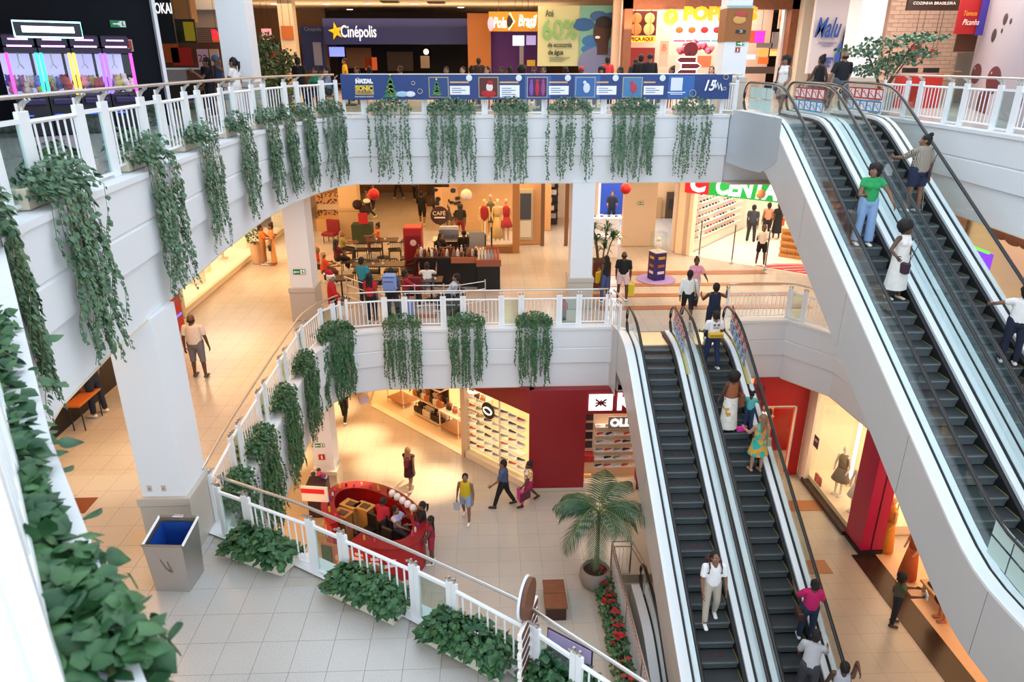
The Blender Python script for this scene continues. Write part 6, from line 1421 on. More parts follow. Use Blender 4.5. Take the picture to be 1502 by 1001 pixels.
for q in range(4): MB().tube([(-1.4 + q * .5, -.65, .013), (-.7 + q * .55, .1, .013), (.3 + q * .4, .65, .013)], .02, 4, flat=.2).build('lane_line', M('f0e4e0'), t)
# right-hand middle level shop seen under the top balcony
wall('wall_right', 17.6, 4, Z2, 17.8, 32, -1.95, M('e8cfa4', .6), 'warm cream wall of the right middle level shop'); area(15.5, 18, -2.1, 2.5, 6, 260, (1, .85, .65))
def xrect(px0, py0, px1, py1, X): a_ = onx(px0, (py0 + py1) / 2, X); b_ = onx(px1, (py0 + py1) / 2, X); c_ = onx((px0 + px1) / 2, py1, X); d_ = onx((px0 + px1) / 2, py0, X); return min(a_.y, b_.y), max(a_.y, b_.y), c_.z, d_.z
def xboard(px0, py0, px1, py1, X, m, label, cat, name, pname='board', d=.06, parent=None):
    y0, y1, z0, z1 = xrect(px0, py0, px1, py1, X)
    t = parent or thing(name, (X, (y0 + y1) / 2, z0), label, cat, world=True); MB().b2(X - d, y0, z0, X, y1, z1).build(pname, m, t); return t
xboard(1395, 300, 1418, 372, 17.5, M('8a5a38', .6), 'brown shop pillar under the top balcony', 'pillar', 'brown_pillar')
t = xboard(1421, 366, 1454, 412, 16.5, em('7a30e0', 1.1), 'glowing violet menu screen with green top edge', 'screen', 'menu_screen'); xboard(1421, 364, 1454, 368, 16.45, em('70d860', 1.0), None, None, None, 'green_edge', parent=t)
y0, y1, z0, z1 = xrect(1462, 335, 1502, 360, 16.3); t = thing('cloud_sign', (16.3, (y0 + y1) / 2, (z0 + z1) / 2), 'brown cloud shaped sign hanging under the top balcony', 'sign'); MB().ball((0, -.8, 0), .5, 10, 8, rx=.08, rz=.24).ball((0, -.2, .05), .5, 10, 8, rx=.08, rz=.30).ball((0, .5, 0), .5, 10, 8, rx=.08, rz=.2).build('cloud', M('5a2c18'), t)
for (dx, dy) in ((-1.5, 16.5), (-1.0, 14.8)):
    t = thing('shop_stand', (16.6 + dx, dy, Z2), 'dark shop stand with %s under the violet screen' % ('green items' if dy > 16 else 'bags'), 'stand'); MB().box((0, 0, .5), (.6, .9, 1.0), 0, .02).build('body', M('2c2824'), t); MB().ball((0, 0, 1.1), .3, 8, 6, rz=.15).build('goods', M('3a8a4a' if dy > 16 else '3a2c24'), t)
t = thing('ceiling_track', (14.8, 16, -2.3), 'dark metal track under the right soffit', 'track'); MB().tube([(0, -4, 0), (0, 5, 0)], .03, 5).tube([(0, 0, 0), (0, 0, .35)], .015, 5).build('rail', BLACK, t)
# brown inlaid floor bands of the middle level
inl = M('9a6446', .3); mb = MB(); 
for (y, h_) in ((25.55, .5), (24.1, .35), (22.9, .35), (21.55, .4)): mb.b2(3.6, y, Z2 - .008, 10.6, y + h_, Z2 + .001)
for x_ in (-2.4, .9): mb.b2(x_, 21.0, Z2 - .008, x_ + .75, 21.35, Z2 + .001)
tag(mb.build('floor_inlay', inl), 'brown stone bands let into the middle floor', kind='structure')
# fire extinguisher
p = onz(827, 471, Z2); t = thing('fire_extinguisher', (p.x, 20.75, Z2), 'red and grey fire extinguisher standing behind the middle railing', 'extinguisher'); MB().lathe([(.09, 0), (.10, .03), (.10, .30)], n=12).build('lower_body', M('6a6058', .5), t); MB().lathe([(.10, .30), (.10, .48), (.05, .56), (.03, .60)], n=12).build('cylinder', RED, t); MB().box((0, 0, .63), (.10, .03, .04)).tube([(.03, 0, .6), (.12, 0, .5), (.12, 0, .3)], .012, 5).build('valve', BLACK, t)
# purple display cube
p = onz(963, 412, Z2); t = thing('display_case', (p.x + .02, p.y + .2, Z2), 'violet printed pedestal with clear top box on a lilac floor mat', 'display case', rz=R(20)); MB().lathe([(.72, 0), (.72, .012)], n=24).build('round_mat', M('9a8ad8', .7), t)
MB().box((0, 0, .52), (.46, .46, 1.04), 0, .008).build('pedestal', M('2a2468', .5), t); MB().box((0, 0, 1.06), (.48, .48, .04)).build('top_plate', M('d8d4e0'), t); MB().box((0, 0, 1.42), (.46, .46, .68)).build('clear_box', GLASS, t); MB().ball((0, 0, 1.30), .12, 8, 6, rz=.16).ball((0, 0, 1.5), .09, 8, 6).build('figurine', M('e8e0e0'), t)
for (z_, c_) in ((.85, 'c8a040'), (.55, 'a06040'), (.3, 'e0d8f0')): MB().box((.03, -.235, z_), (.28, .01, .10)).box((-.235, 0, z_), (.01, .26, .1)).build('print_band', M(c_), t)
# hanging balloons
for (px_, py_, Y_, r_, h, lb) in ((548, 285, 25, .20, 'b81018', 'red hanging ball near the tan column'), (684, 286, 25, .20, 'f0dcc8', 'white hanging ball in front of the clothes shop'), (918, 277, 24.5, .19, 'b81420', 'red hanging ball in front of the phone shop'), (1116, 285, 23.8, .16, 'e8b080', 'tan hanging ball across the green sign'), (534, 586, 21.0, .19, 'e0c8d0', 'pale lilac hanging ball below the middle fascia')):
    p = ony(px_, py_, Y_); t = thing('hanging_ball', p, lb, 'decoration'); MB().ball((0, 0, 0), r_, 16, 12).build('ball', M(h, .45), t, smooth=True); MB().tube([(0, 0, r_), (0, 0, (-1.95 if py_ < 400 else -7.95) - p.z)], .004, 4).build('string', M('d0c8b8'), t)

# ---------------------------------------------------------------- cafe on the middle level
def cafe_chair(x, y, rz, label, m_=BLACK, group='black cafe armchairs'):
    t = thing('cafe_chair', (x, y, Z2), label, 'chair', group, rz)
    MB().box((0, 0, .44), (.5, .5, .06), 0, .02).build('seat', m_, t); mb = MB(); a_ = [(-.27, .1, .66), (-.27, -.2, .72), (-.18, -.28, .80), (.18, -.28, .80), (.27, -.2, .72), (.27, .1, .66)]; mb.tube(a_, .022, 6); 
    for i in range(6): xx = -.17 + i * .068; mb.tube([(xx, -.26, .46), (xx, -.29, .79)], .009, 4)
    mb.build('backrest', m_, t)
    for sx in (-.22, .22):
        for sy in (-.22, .22): MB().tube([(sx, sy, .42), (sx * 1.1, sy * 1.1, 0)], .016, 5).build('leg', m_, t)
def cafe_table(x, y, label, L_=.8, m_=M('2a1a16', .3)):
    t = thing('cafe_table', (x, y, Z2), label, 'table'); MB().box((0, 0, .74), (L_, .7, .04), 0, .01).build('tabletop', m_, t); MB().tube([(0, 0, .04), (0, 0, .72)], .03, 6).build('column_leg', BLACK, t); MB().lathe([(.24, 0), (.24, .03), (.05, .05)], n=12).build('base', BLACK, t); return t
for i, (px_, py_, L_, lb) in enumerate(((560, 352, 1.3, 'long dark cafe table beside the orange top woman'), (556, 388, 1.9, 'long dark cafe table in the middle row'), (570, 408, 1.6, 'dark cafe table nearest the blue backpack'), (500, 408, .8, 'dark cafe table behind the santa hat man'), (632, 410, .8, 'small cafe table between red shirt and white shirt'))):
    p = onz(px_, py_, Z2 + .74); cafe_table(p.x, p.y, lb, L_)
    for q in range(2): k_ = thing('cup', (p.x - .2 + q * .35, p.y - .1, Z2 + .76), 'small white cup on a dark cafe table', 'cup', 'white cups on the cafe tables'); MB().lathe([(.025, 0), (.04, .07), (.036, .07), (.02, .01)], n=10).build('bowl', M('f0ece4', .3), k_); MB().tube([(.035, 0, .055), (.06, 0, .04), (.035, 0, .02)], .005, 4).build('handle', M('f0ece4', .3), k_)
for (px_, py_, rz_) in ((532, 372, 0), (552, 372, 0), (580, 372, .2), (530, 405, math.pi), (548, 406, math.pi), (575, 404, math.pi), (598, 385, 1.6), (600, 402, 1.7), (512, 390, -1.5), (540, 428, .1), (590, 425, 0), (598, 358, 1.5)):
    p = onz(px_, py_ + 10, Z2); cafe_chair(p.x, p.y, rz_, 'black wire-backed armchair at the dark cafe tables')
for (px_, py_, rz_, lb) in ((607, 445, 0, 'dark red armchair cushion behind the middle railing'), (486, 356, 2.8, 'dark red high chair behind the elderly man')):
    p = onz(px_, py_, Z2); t = thing('cafe_chair', (p.x, p.y, Z2), lb, 'chair', rz=rz_); m_ = M('7a1020', .7); MB().box((0, 0, .4), (.6, .55, .16), 0, .04).build('seat', m_, t); MB().box((0, -.27, .72), (.6, .12, .55), 0, .04).build('backrest', m_, t)
    for sx in (-.24, .24):
        for sy in (-.2, .2): MB().tube([(sx, sy, .33), (sx, sy, 0)], .02, 5).build('leg', BLACK, t)
p = onz(660, 450, Z2); t = thing('tub_armchair', (p.x + .1, 21.6, Z2), 'charcoal tub armchair with the man in light blue shirt', 'armchair', rz=R(105)); m_ = M('34363a', .85)
mb = MB(); rows = []
for j in range(13): a_ = math.pi * (.0 + j / 12); c_, s_ = math.cos(a_), -math.sin(a_); rows.append([(c_ * .40, s_ * .38, .12), (c_ * .46, s_ * .44, .12), (c_ * .46, s_ * .44, .60 + .12 * abs(s_)), (c_ * .40, s_ * .38, .60 + .12 * abs(s_)), (c_ * .36, s_ * .34, .14)])
mb.grid(rows); mb.build('shell', m_, t, smooth=True); MB().box((0, .02, .30), (.66, .66, .26), 0, .05).build('seat', m_, t)
for sx in (-.25, .25):
    for sy in (-.22, .25): MB().tube([(sx, sy, .16), (sx, sy, 0)], .02, 5).build('leg', BLACK, t)
# coffee kiosk
KX0, KY0 = onz(612, 420, Z2).x, 24.6
t = thing('coffee_kiosk', (-1.0, 25.3, Z2), 'black coffee kiosk counter with wooden ledge and espresso gear', 'counter', world=True)
MB().b2(-2.5, 24.3, Z2, -.12, 25.0, Z2 + 1.05).b2(-.72, 25.0, Z2, -.12, 27.6, Z2 + 1.05).build('base', M('0e0c0c', .35), t); MB().b2(-2.6, 24.2, Z2 + 1.05, -.05, 25.05, Z2 + 1.10).b2(-.79, 25.0, Z2 + 1.05, -.05, 27.7, Z2 + 1.10).build('worktop', M('3a241c', .3), t); MB().b2(-1.3, 24.15, Z2 + .9, -.03, 24.2, Z2 + 1.1).build('wood_edge', M('b06038', .4), t)
MB().b2(-2.1, 27.0, Z2, -.5, 27.7, Z2 + 1.0).build('back_counter', M('2a2220', .4), t); MB().b2(-2.15, 26.95, Z2 + 1.0, -.5, 27.7, Z2 + 1.04).build('back_worktop', M('d8d0c4', .4), t)
for x_ in (-.72, -.09): MB().b2(x_ - .02, 24.9, Z2 + 1.1, x_ + .02, 24.94, Z2 + 1.75).build('frame_post', BLACK, t)
MB().b2(-.67, 25.3, Z2 + 1.1, -.12, 25.34, Z2 + 1.75).b2(-.12, 25.3, Z2 + 1.1, -.08, 27.4, Z2 + 1.7).build('grey_screen', M('9a948a', .4), t)
t = thing('espresso_machine', (-1.5, 27.2, Z2 + 1.05), 'steel espresso machine on the kiosk back counter', 'coffee machine'); MB().box((0, 0, .25), (.75, .5, .45), 0, .03).build('body', STEEL, t); MB().box((0, -.2, .52), (.7, .1, .08), 0, .01).build('cup_rail', ALU, t); MB().tube([(-.2, -.28, .2), (-.2, -.38, .18)], .02, 6).tube([(.15, -.28, .2), (.15, -.38, .18)], .02, 6).build('portafilter', BLACK, t)
jl = ['8a3020', 'c8b8a8', '4a2a1c', 'a06a40', 'e0dcd4', '703028', '2c2420']
for i in range(34):
    x_ = -2.5 + (i % 17) * .13; y_ = 24.4 + (i // 17) * .33; h_ = random.uniform(.12, .30); t = thing('jar', (x_, y_, Z2 + 1.10), 'small jar or bottle crowding the coffee kiosk counter', 'jar', 'jars on the coffee kiosk counter'); MB().lathe([(.045, 0), (.05, h_ * .7), (.025, h_ * .85), (.025, h_)], n=8).build('glass_body', M(jl[i % 7], .3), t); MB().lathe([(.03, h_), (.03, h_ + .025)], n=8).build('lid', M(jl[(i + 3) % 7], .5), t)
t = thing('napkin_box', (-.3, 24.6, Z2 + 1.1), 'cream box on the kiosk corner', 'box'); MB().box((0, 0, .12), (.32, .24, .24), 0, .02).build('box_body', M('e8dcb0'), t); MB().box((0, 0, .245), (.2, .05, .01)).build('slot', BLACK, t)
t = thing('bottle_stand', (onz(718, 430, Z2).x, 24.2, Z2), 'black stand with reddish wooden top and bottles beside the kiosk', 'stand', world=True); bx_ = t.location.x
MB().b2(bx_ - .42, 23.9, Z2, bx_ + .38, 24.7, Z2 + .85).build('base', M('0c0a0a', .35), t); MB().b2(bx_ - .45, 23.85, Z2 + .85, bx_ + .42, 24.75, Z2 + 1.08).build('wood_top', M('9a5434', .4), t); MB().tube([(bx_ + .1, 24.5, Z2 + 1.08), (bx_ + .1, 24.5, Z2 + 2.1)], .03, 6).build('display_pole', BLACK, t)
for i in range(14):
    x_ = bx_ - .35 + (i % 7) * .11; y_ = 24.0 + (i // 7) * .25; c_ = ['e8dcc4', 'e8dcc4', 'e8dcc4', 'a8b4b8', '98a4a8', 'd07a60', 'c86858'][i % 7]; b_ = thing('bottle', (x_, y_, Z2 + 1.08), 'slim bottle on the wooden topped stand', 'bottle', 'bottles on the wooden topped stand'); MB().lathe([(.04, 0), (.042, .22), (.016, .30), (.016, .36)], n=8).build('bottle_body', M(c_, .3), b_); MB().lathe([(.02, .36), (.02, .40)], n=8).build('cap', M('b0282c', .5), b_)
p = onz(610, 405, Z2); t = thing('drinks_cooler', (p.x, 25.4, Z2), 'red upright drinks cooler next to the coffee kiosk', 'cooler', world=True); x_ = p.x
MB().b2(x_ - .35, 25.4, Z2, x_ + .3, 26.1, Z2 + 1.9, .03).build('cabinet', M('a01418', .4), t); MB().b2(x_ - .30, 25.38, Z2 + .3, x_ + .25, 25.4, Z2 + 1.6).build('door_panel', M('7a0e12', .3), t); MB().b2(x_ + .18, 25.34, Z2 + .8, x_ + .21, 25.38, Z2 + 1.3).build('handle', STEEL, t); MB().ball((x_, 25.37, Z2 + 1.35), .12, 8, 6, ry=.01).build('badge', M('d8b0a8'), t)
p = ony(645, 316, 27.5); t = thing('round_cafe_sign', (p.x, 27.5, p.z), 'round brown cafe sign with cream letters on a pole', 'sign'); o = MB().lathe([(.36, 0), (.36, .04)], n=24).build('disc', M('3a2218', .5), t); o.rotation_euler = (R(90), 0, 0); MB().tube([(0, .05, -.3), (0, .05, Z2 - p.z)], .03, 6).build('pole', BLACK, t); text('CAFÉ', (-.02, -.06, .08), .22, M('f0e4cc'), t); MB().box((0, -.05, -.08), (.42, .02, .05)).build('text_line', M('f0e4cc'), t)
# slim cafe barrier
t = thing('cafe_barrier', (-3, 20.9, Z2), 'slim steel and glass barrier around the cafe seating', 'barrier', world=True); bp = [(-4.6, 22.2), (-3.6, 21.2), (-.9, 21.2), (-.1, 21.6)]
for z_ in (.35, .75, 1.0): MB().tube([(x_, y_, Z2 + z_) for x_, y_ in bp], .014, 6).build('rail', STEEL, t)
for (x_, y_) in bp + [(-2.3, 21.2), (-1.4, 21.2), (-1.15, 21.2)]: MB().tube([(x_, y_, Z2), (x_, y_, Z2 + 1.05)], .02, 6).lathe([(.12, 0), (.12, .02)], (x_, y_, Z2), 10).build('post', STEEL, t)
# litter bin
t = thing('litter_bin', (-4.83, 9.0, Z2), 'slanted steel litter bin with blue liner beside the stone column base', 'bin', rz=R(-4)); 
mb = MB(); V = [(-.26, -.24, 0), (.26, -.24, 0), (.26, .24, 0), (-.26, .24, 0), (-.30, -.28, .86), (.30, -.28, .86), (.30, .28, .98), (-.30, .28, .98)]
mb.add(V, [(3, 2, 1, 0), (0, 1, 5, 4), (1, 2, 6, 5), (2, 3, 7, 6), (3, 0, 4, 7)]); mb.build('body', mat('bin_steel', (.50, .46, .43), .38, .7, noise_amt=.06, noise_scale=2), t)
m2 = MB(); 
for (a_, b_) in (((-.30, -.28, .87), (.30, -.28, .87)), ((-.30, .28, .99), (.30, .28, .99)), ((-.30, -.28, .87), (-.30, .28, .99)), ((.30, -.28, .87), (.30, .28, .99))): m2.tube([a_, b_], .026, 4)
m2.build('rim', STEEL, t); MB().add([(-.24, -.22, .84), (.24, -.22, .84), (.24, .22, .93), (-.24, .22, .93), (-.2, -.18, .5), (.2, -.18, .5), (.2, .18, .5), (-.2, .18, .5)], [(0, 1, 5, 4), (1, 2, 6, 5), (2, 3, 7, 6), (3, 0, 4, 7), (4, 5, 6, 7)]).build('liner', M('1c4aa0', .4), t); MB().tube([(-.08, -.262, .62), (-.02, -.262, .45), (.06, -.262, .38), (.02, -.262, .58)], .014, 5).build('emblem', M('6a625c'), t); MB().box((0, .28, 1.0), (.16, .05, .012)).build('small_label', M('e8e8f4'), t)
# sockets on the column foot
for dx in (.14, .36): t = thing('wall_socket', (-5.55 + dx, 9.745, Z2 + 1.2), 'small round socket low on the broad white column', 'socket', 'sockets on the broad white column'); MB().box((0, 0, 0), (.07, .01, .11), 0, .004).build('plate', M('c8b8ac'), t); MB().ball((0, -.006, 0), .02, 8, 5).build('hole', M('9a8a80'), t)
# slatted sign stand near the railing and lilac poster
p = onz(783, 1000, Z2); q0 = Vector((.42, 6.9, Z2)); t = thing('arrow_sign_stack', q0, 'tall stack of white-edged brown boards seen edge-on by the near railing', 'sign', rz=R(70))
MB().tube([(0, .03, 0), (0, .03, 1.35)], .03, 6).build('post', M('4a3024'), t)
for i in range(7): 
    w_ = .36 - .02 * (i % 2); zc = .16 + i * .15
    o = MB().box((0, 0, 0), (w_ * 2, .05, .11), 0, .01).build('arrow_board', M('f4ece8', .4), t); o.location = (0, -.02, zc); MB().box((0, -.032, 0), (w_ * 2 - .06, .01, .075)).build('printed_face', M('5a3426'), o)
o = MB().lathe([(.26, 0), (.26, .05)], n=20).build('round_board', M('6a3e24', .5), t); o.rotation_euler = (R(90), 0, 0); o.location = (0, 0, 1.36)
o = MB().lathe([(.28, 0), (.28, .03)], n=20).build('round_edge', M('dfe2ec', .4), t); o.rotation_euler = (R(90), 0, 0); o.location = (0, .04, 1.36)
t = thing('floor_poster', (.95, 6.75, Z2), 'lilac printed poster leaning behind the glazed bay of the near railing', 'poster', rz=R(-38)); o = MB().box((0, 0, .42), (.62, .02, .8)).build('sheet', M('b8a4d0', .5), t); MB().box((0, -.012, .42), (.66, .01, .84)).build('frame', M('3a2f3a'), t).location = (0, .02, 0)
MB().ball((-.1, -.015, .55), .1, 8, 5, ry=.006, rz=.12).ball((.12, -.015, .32), .12, 8, 5, ry=.006, rz=.16).build('figure_print', M('6a5080'), t)

# ================================================================ lowest level
YR = 19.65
# red shop: front wall with window opening, slanted corner, header
wall('wall_red', 1.24, YR, Z1 + .12, 3.02, YR + .3, -7.95, MAROON, 'dark red shop wall'); wall('baseboard_red', 1.22, YR - .02, Z1, 3.05, YR + .3, Z1 + .12, M('c8beb0')); wall('wall_red', 3.02, YR, -8.78, 8.6, YR + .3, -7.95, MAROON, 'dark red header over the shop window'); wall('wall_red', 4.75, YR + .02, Z1, 8.6, YR + .3, -8.78, MAROON)
wall('baseboard_red', 3.02, YR, Z1, 4.75, YR + .3, Z1 + .28, M('d8c8b0'), 'pale sill of the shoe window')
Cd = Vector((1.24, YR)); Dd = Vector((-.95, 21.95)); Ed = Vector((-4.9, 26.1)); dd = (Dd - Cd).normalized(); ad = math.atan2(-dd.y, -dd.x)
def dseg(p0, p1, z0, z1, th, name, m, label=None, off=0.0):
    c = (p0 + p1) / 2; L_ = (p1 - p0).length; nrm_ = Vector((-dd.y, dd.x)); nrm_ = nrm_ if nrm_.y > 0 else -nrm_
    c = c + nrm_ * (off + th / 2); o = MB().box((0, 0, (z0 + z1) / 2), (L_, th, z1 - z0)).build(name, m); o.location = (c.x, c.y, 0); o.rotation_euler = (0, 0, ad); tag(o, label, kind='structure'); return o
dseg(Cd, Dd, -8.76, -7.95, .25, 'wall_red', MAROON, 'dark red slanted header at the shop corner'); dseg(Cd, Dd, Z1, Z1 + .25, .25, 'baseboard_shop', M('f0e0c0', .4), 'pale plinth under the slanted shop window')
o = dseg(Cd, Dd, Z1 + .25, -8.76, .012, 'window_1', GLASS, 'slanted glass window of the shoe shop', .1)
dseg(Dd + dd * -.1, Dd + dd * .12, Z1, -7.95, .22, 'trim_12', M('d8b898', .4), 'slim pale post at the shoe shop entrance')
dseg(Dd, Ed, Z1 - .01, Z1 + .015, .28, 'trim_13', M('fff0d0', .4), 'pale threshold of the shoe shop'); dseg(Dd, Ed, -8.3, -7.95, .3, 'wall_shop_header', M('f0dcc0'))
mpost = Cd.lerp(Dd, .45); dseg(mpost, mpost + dd * .04, Z1 + .25, -8.76, .05, 'trim_14', M('f0d8b8'), None, .08)
fl = MB().prism([(Cd.x + .1, Cd.y + .3), (8.6, YR + .3), (8.6, 34), (-4.9, 34), (-4.9, 26.3)], Z1 - .02, Z1 + .004).build('floor', M('f4dcb4', .35)); tag(fl, 'warm pale floor inside the shoe shop', kind='structure')
wall('wall_shop_back', -6, 31, Z1, 8.6, 31.2, -7.95, M('e8c898', .6), 'warm back wall of the shoe shop'); wall('wall_shop_left', -5.2, 26.4, Z1, -5.0, 31, -7.95, M('e8c898'))
wall('wall_back', -22, 36, Z1, 20, 36.2, -7.95, M('c08850', .7), 'orange-brown far wall of the lowest level'); wall('wall_left', -12, -2, Z1, -11.8, 36, -7.95, M('c89a64', .7), 'tan left wall of the lowest level')
area(0.5, 24.5, -8.05, 3.5, 3, 230, (1, .86, .62)); area(3.9, 21.0, -8.05, 2, 1.6, 130, (1, .86, .64)); area(-1.8, 27.5, -8.05, 4, 4, 200, (1, .82, .55))
# logo and letters on the header
lx = ony(881, 590, YR); t = thing('shop_sign', (lx.x + .35, YR - .03, lx.z), 'glowing white square emblem and letter on the dark red header', 'sign'); MB().box((-.35, 0, 0), (.74, .05, .54), 0, .0).build('emblem_square', em('ffffff', 1.3), t)
for a_ in (.62, -.62): o = MB().box((0, 0, 0), (.42, .02, .05)).build('emblem_stroke', M('701018'), t); o.location = (-.35, -.04, 0); o.rotation_euler = (0, a_, 0)
MB().box((-.35, -.04, 0), (.34, .02, .04)).box((-.35, -.045, 0), (.05, .02, .2)).build('emblem_stroke', M('701018'), t)
text('K', (.14, -.03, 0), .78, em('ffffff', 1.4), t, align='LEFT', bold=.035)
# shoe walls in the red shop
def shoe_wall(p0, p1, zs, n, face, label, group, seed=0, back=True):
    v = (p1 - p0); L_ = v.length; u = v.normalized(); a_ = math.atan2(u.y, u.x); t = thing('shoe_rack', (p0.x, p0.y, Z1), label, 'rack', rz=a_)
    if back: MB().box((L_ / 2, .2, 1.45), (L_ + .1, .03, 2.9)).build('back_panel', M('f0d8b4', .5), t)
    for z in zs: MB().box((L_ / 2, .05, z - .012), (L_, .26, .02)).build('shelf', M('fff4e4', .3), t)
    for z in zs:
        for i in range(n):
            if random.random() < .07: continue
            q = p0 + u * ((i + .5) * L_ / n); inst('display_shoe', SHOES[random.choice((0, 1, 1, 4, 4, 2, 3))] if seed == 0 else HEELS[random.randrange(3)], (q.x, q.y, Z1 + z), a_ + face + random.uniform(-.25, .25), 'pale or dark shoe on a lit glass shelf of the red shop', 'shoe', group)
HEELS = [shoe_mesh('c88a58', 'e8d0b0'), shoe_mesh('e8dccc', 'c8a880'), shoe_mesh('6a3a28', 'd8c0a0')]
shoe_wall(Vector((1.15, 20.25)), Vector((-.75, 22.2)), [.45, .75, 1.05, 1.35, 1.65, 1.95, 2.25], 7, math.pi / 2 + .4, 'lit glass shoe shelves inside the slanted window', 'shoes in the slanted window', back=False)
shoe_wall(Vector((3.45, 20.35)), Vector((4.95, 20.35)), [.5, .8, 1.1, 1.4, 1.7, 2.0], 5, -math.pi / 2 + .5, 'lit shoe shelves behind the window under the emblem', 'shoes in the window under the emblem')
t = thing('sock_rack', (3.2, 20.5, Z1), 'dark rack of small boxes with a red cushion bench', 'rack'); MB().box((0, .1, 1.4), (.42, .2, 2.6), 0, .01).build('frame', M('e8d0b0'), t)
for j in range(4): MB().box((0, -.02, 1.25 + j * .34), (.36, .04, .24), 0, .0).build('packet_row', M('3a3030' if j != 1 else '1c1818'), t)
MB().box((0, -.1, .85), (.44, .4, .28), 0, .03).build('red_cushion', M('b82820', .6), t)
p = ony(915, 620, 20.1); t = thing('window_lettering', (p.x, 20.1, p.z), 'grey window board with white rounded letters', 'sign'); MB().box((0, 0, 0), (1.0, .03, .42)).build('board', M('8a8078', .4), t); text('OLLA', (0, -.04, 0), .36, em('fff8f0', 1.2), t, bold=.02)
t = thing('window_lettering', (-.05, 21.1, -9.35), 'black and white ring emblem hanging in the slanted window', 'sign', rz=ad); o = MB().lathe([(.30, 0), (.30, .03)], n=20).build('disc', M('181410'), t); o.rotation_euler = (R(90), 0, 0); MB().tube([(.2 * math.cos(a_ * .7), -.05, .12 * math.sin(a_ * .7)) for a_ in range(10)], .03, 5).build('ring', em('fff4e0', 1), t)
t = thing('window_lettering', (-.62, 21.75, -8.95), 'white curved swoosh lettering high in the slanted window', 'sign', rz=ad); MB().tube([(-.3, 0, .12), (-.1, 0, -.05), (.15, 0, .0), (.4, 0, .1)], [.03, .06, .05, .01], 6).build('swoosh', em('fff4e0', 1.2), t)
# tables and bag racks in the open part of the shop
def low_table(x, y, rz, label, goods):
    t = thing('display_table', (x, y, Z1), label, 'table', rz=rz); MB().box((0, 0, .86), (1.1, .75, .04), 0, .008).build('tabletop', M('fff6e6', .3), t); MB().box((0, 0, .22), (1.1, .75, .03)).build('lower_shelf', M('b08050'), t)
    for sx in (-.52, .52):
        for sy in (-.34, .34): MB().box((sx, sy, .43), (.035, .035, .86)).build('leg', M('f0e0c8'), t)
    for i in range(6):
        w_ = world_pt(t, (-.42 + i * .17, .1 * (-1) ** i, .88)); inst('handbag', BAGS[(i + goods) % 3], w_, rz, 'small bag laid out on a white shop table', 'bag', 'bags on the white shop tables', sc_=.8)
bgm = MB().box((0, 0, .11), (.26, .12, .22), 0, .03).tube([(-.08, 0, .22), (-.06, 0, .33), (.06, 0, .33), (.08, 0, .22)], .012, 5)
BAGS = [bgm.mesh('handbag', M(h, .55)) for h in ('e8d8c0', 'b87040', '2c201c')]
low_table(-3.6, 26.3, ad, 'white display table at the far end of the shop threshold', 0); low_table(-1.3, 23.75, ad, 'white display table nearest the entrance post', 1); low_table(-.5, 24.9, ad, 'white display table behind the entrance post', 2)
t = thing('bag_rack', (-2.3, 24.8, Z1), 'tall tiered rack loaded with tan, cream and black bags', 'rack', rz=ad)
MB().box((0, .25, 1.1), (1.6, .05, 2.2)).build('back_panel', M('5a3a28'), t); 
for j in range(3): MB().box((0, 0, .1 + j * .72), (1.7, .5, .04)).build('shelf', M('e8d0a8'), t)
for j in range(3):
    for i in range(14):
        w_ = world_pt(t, (-.72 + (i % 7) * .24, -.12 + .22 * (i // 7), .12 + j * .72 + .10 * (i // 7))); inst('handbag', BAGS[(i + j) % 3 if j else random.choice((0, 2, 2))], w_, ad + random.uniform(-.3, .3), 'tan, cream or black bag crowded on the tiered rack', 'bag', 'bags on the tiered rack', sc_=1.15)
t = thing('clothes_rail', (-.2, 27.5, Z1), 'row of red and cream goods at the back of the shop', 'rack'); MB().box((0, 0, 1.8), (2.4, .3, .05)).build('shelf', M('e8c898'), t)
for i in range(8): MB().box((-1 + i * .28, 0, 1.5), (.2, .12, .5), 0, .03).build('hung_item', M('b83028' if i % 3 == 0 else 'e8c8a0'), t)
# red wall right with window, closing wall
wall('wall_red_right', 8.6, 20.35, Z1, 8.78, 20.6, -7.95, mat('bright_shop_red', (.50, .012, .012), .45)); wall('wall_red_right', 10.05, 20.35, Z1, 10.4, 20.6, -7.95, MATS['bright_shop_red'], 'bright red shop wall'); wall('wall_red_right', 8.78, 20.35, -8.96, 10.05, 20.6, -7.95, MATS['bright_shop_red']); wall('window_2', 8.78, 20.45, Z1 + .1, 10.05, 20.46, -8.96, GLASS)
wall('wall_shop_back', 8.6, 23.0, Z1, 10.5, 23.2, -7.95, M('e8b888'), 'lit back wall behind the right red shop window'); t = board(1128, 600, 1170, 702, 22.0, M('b81c18', .5), 'red shop panel inside the right red window', 'panel', 'shop_display'); wall('trim_15', 10.0, 20.33, Z1, 10.05, 20.4, -8.96, M('f0e0d0')); wall('trim_15', 8.78, 20.33, -9.0, 10.05, 20.4, -8.96, M('f0e0d0'))
t = thing('window_lettering', (9.2, 20.42, -9.25), 'white letters on the right red shop window', 'sign'); text('os', (-.2, -.02, 0), .3, em('ffffff', 1), t, bold=.01); area(9.4, 21.5, -8.05, 1.5, 1.5, 90, (1, .8, .6))
for i in range(12): inst('handbag', BAGS[i % 3], (8.95 + (i % 6) * .17, 21.9, Z1 + 1.5 + .5 * (i // 6)), 0, 'small bag behind the right red window', 'bag', 'bags behind the right red window')
for z_ in (1.48, 1.98): MB().b2(8.8, 21.8, Z1 + z_ - .03, 10.0, 22.0, Z1 + z_).build('trim_16', M('e8d0b0'))['kind'] = 'structure'
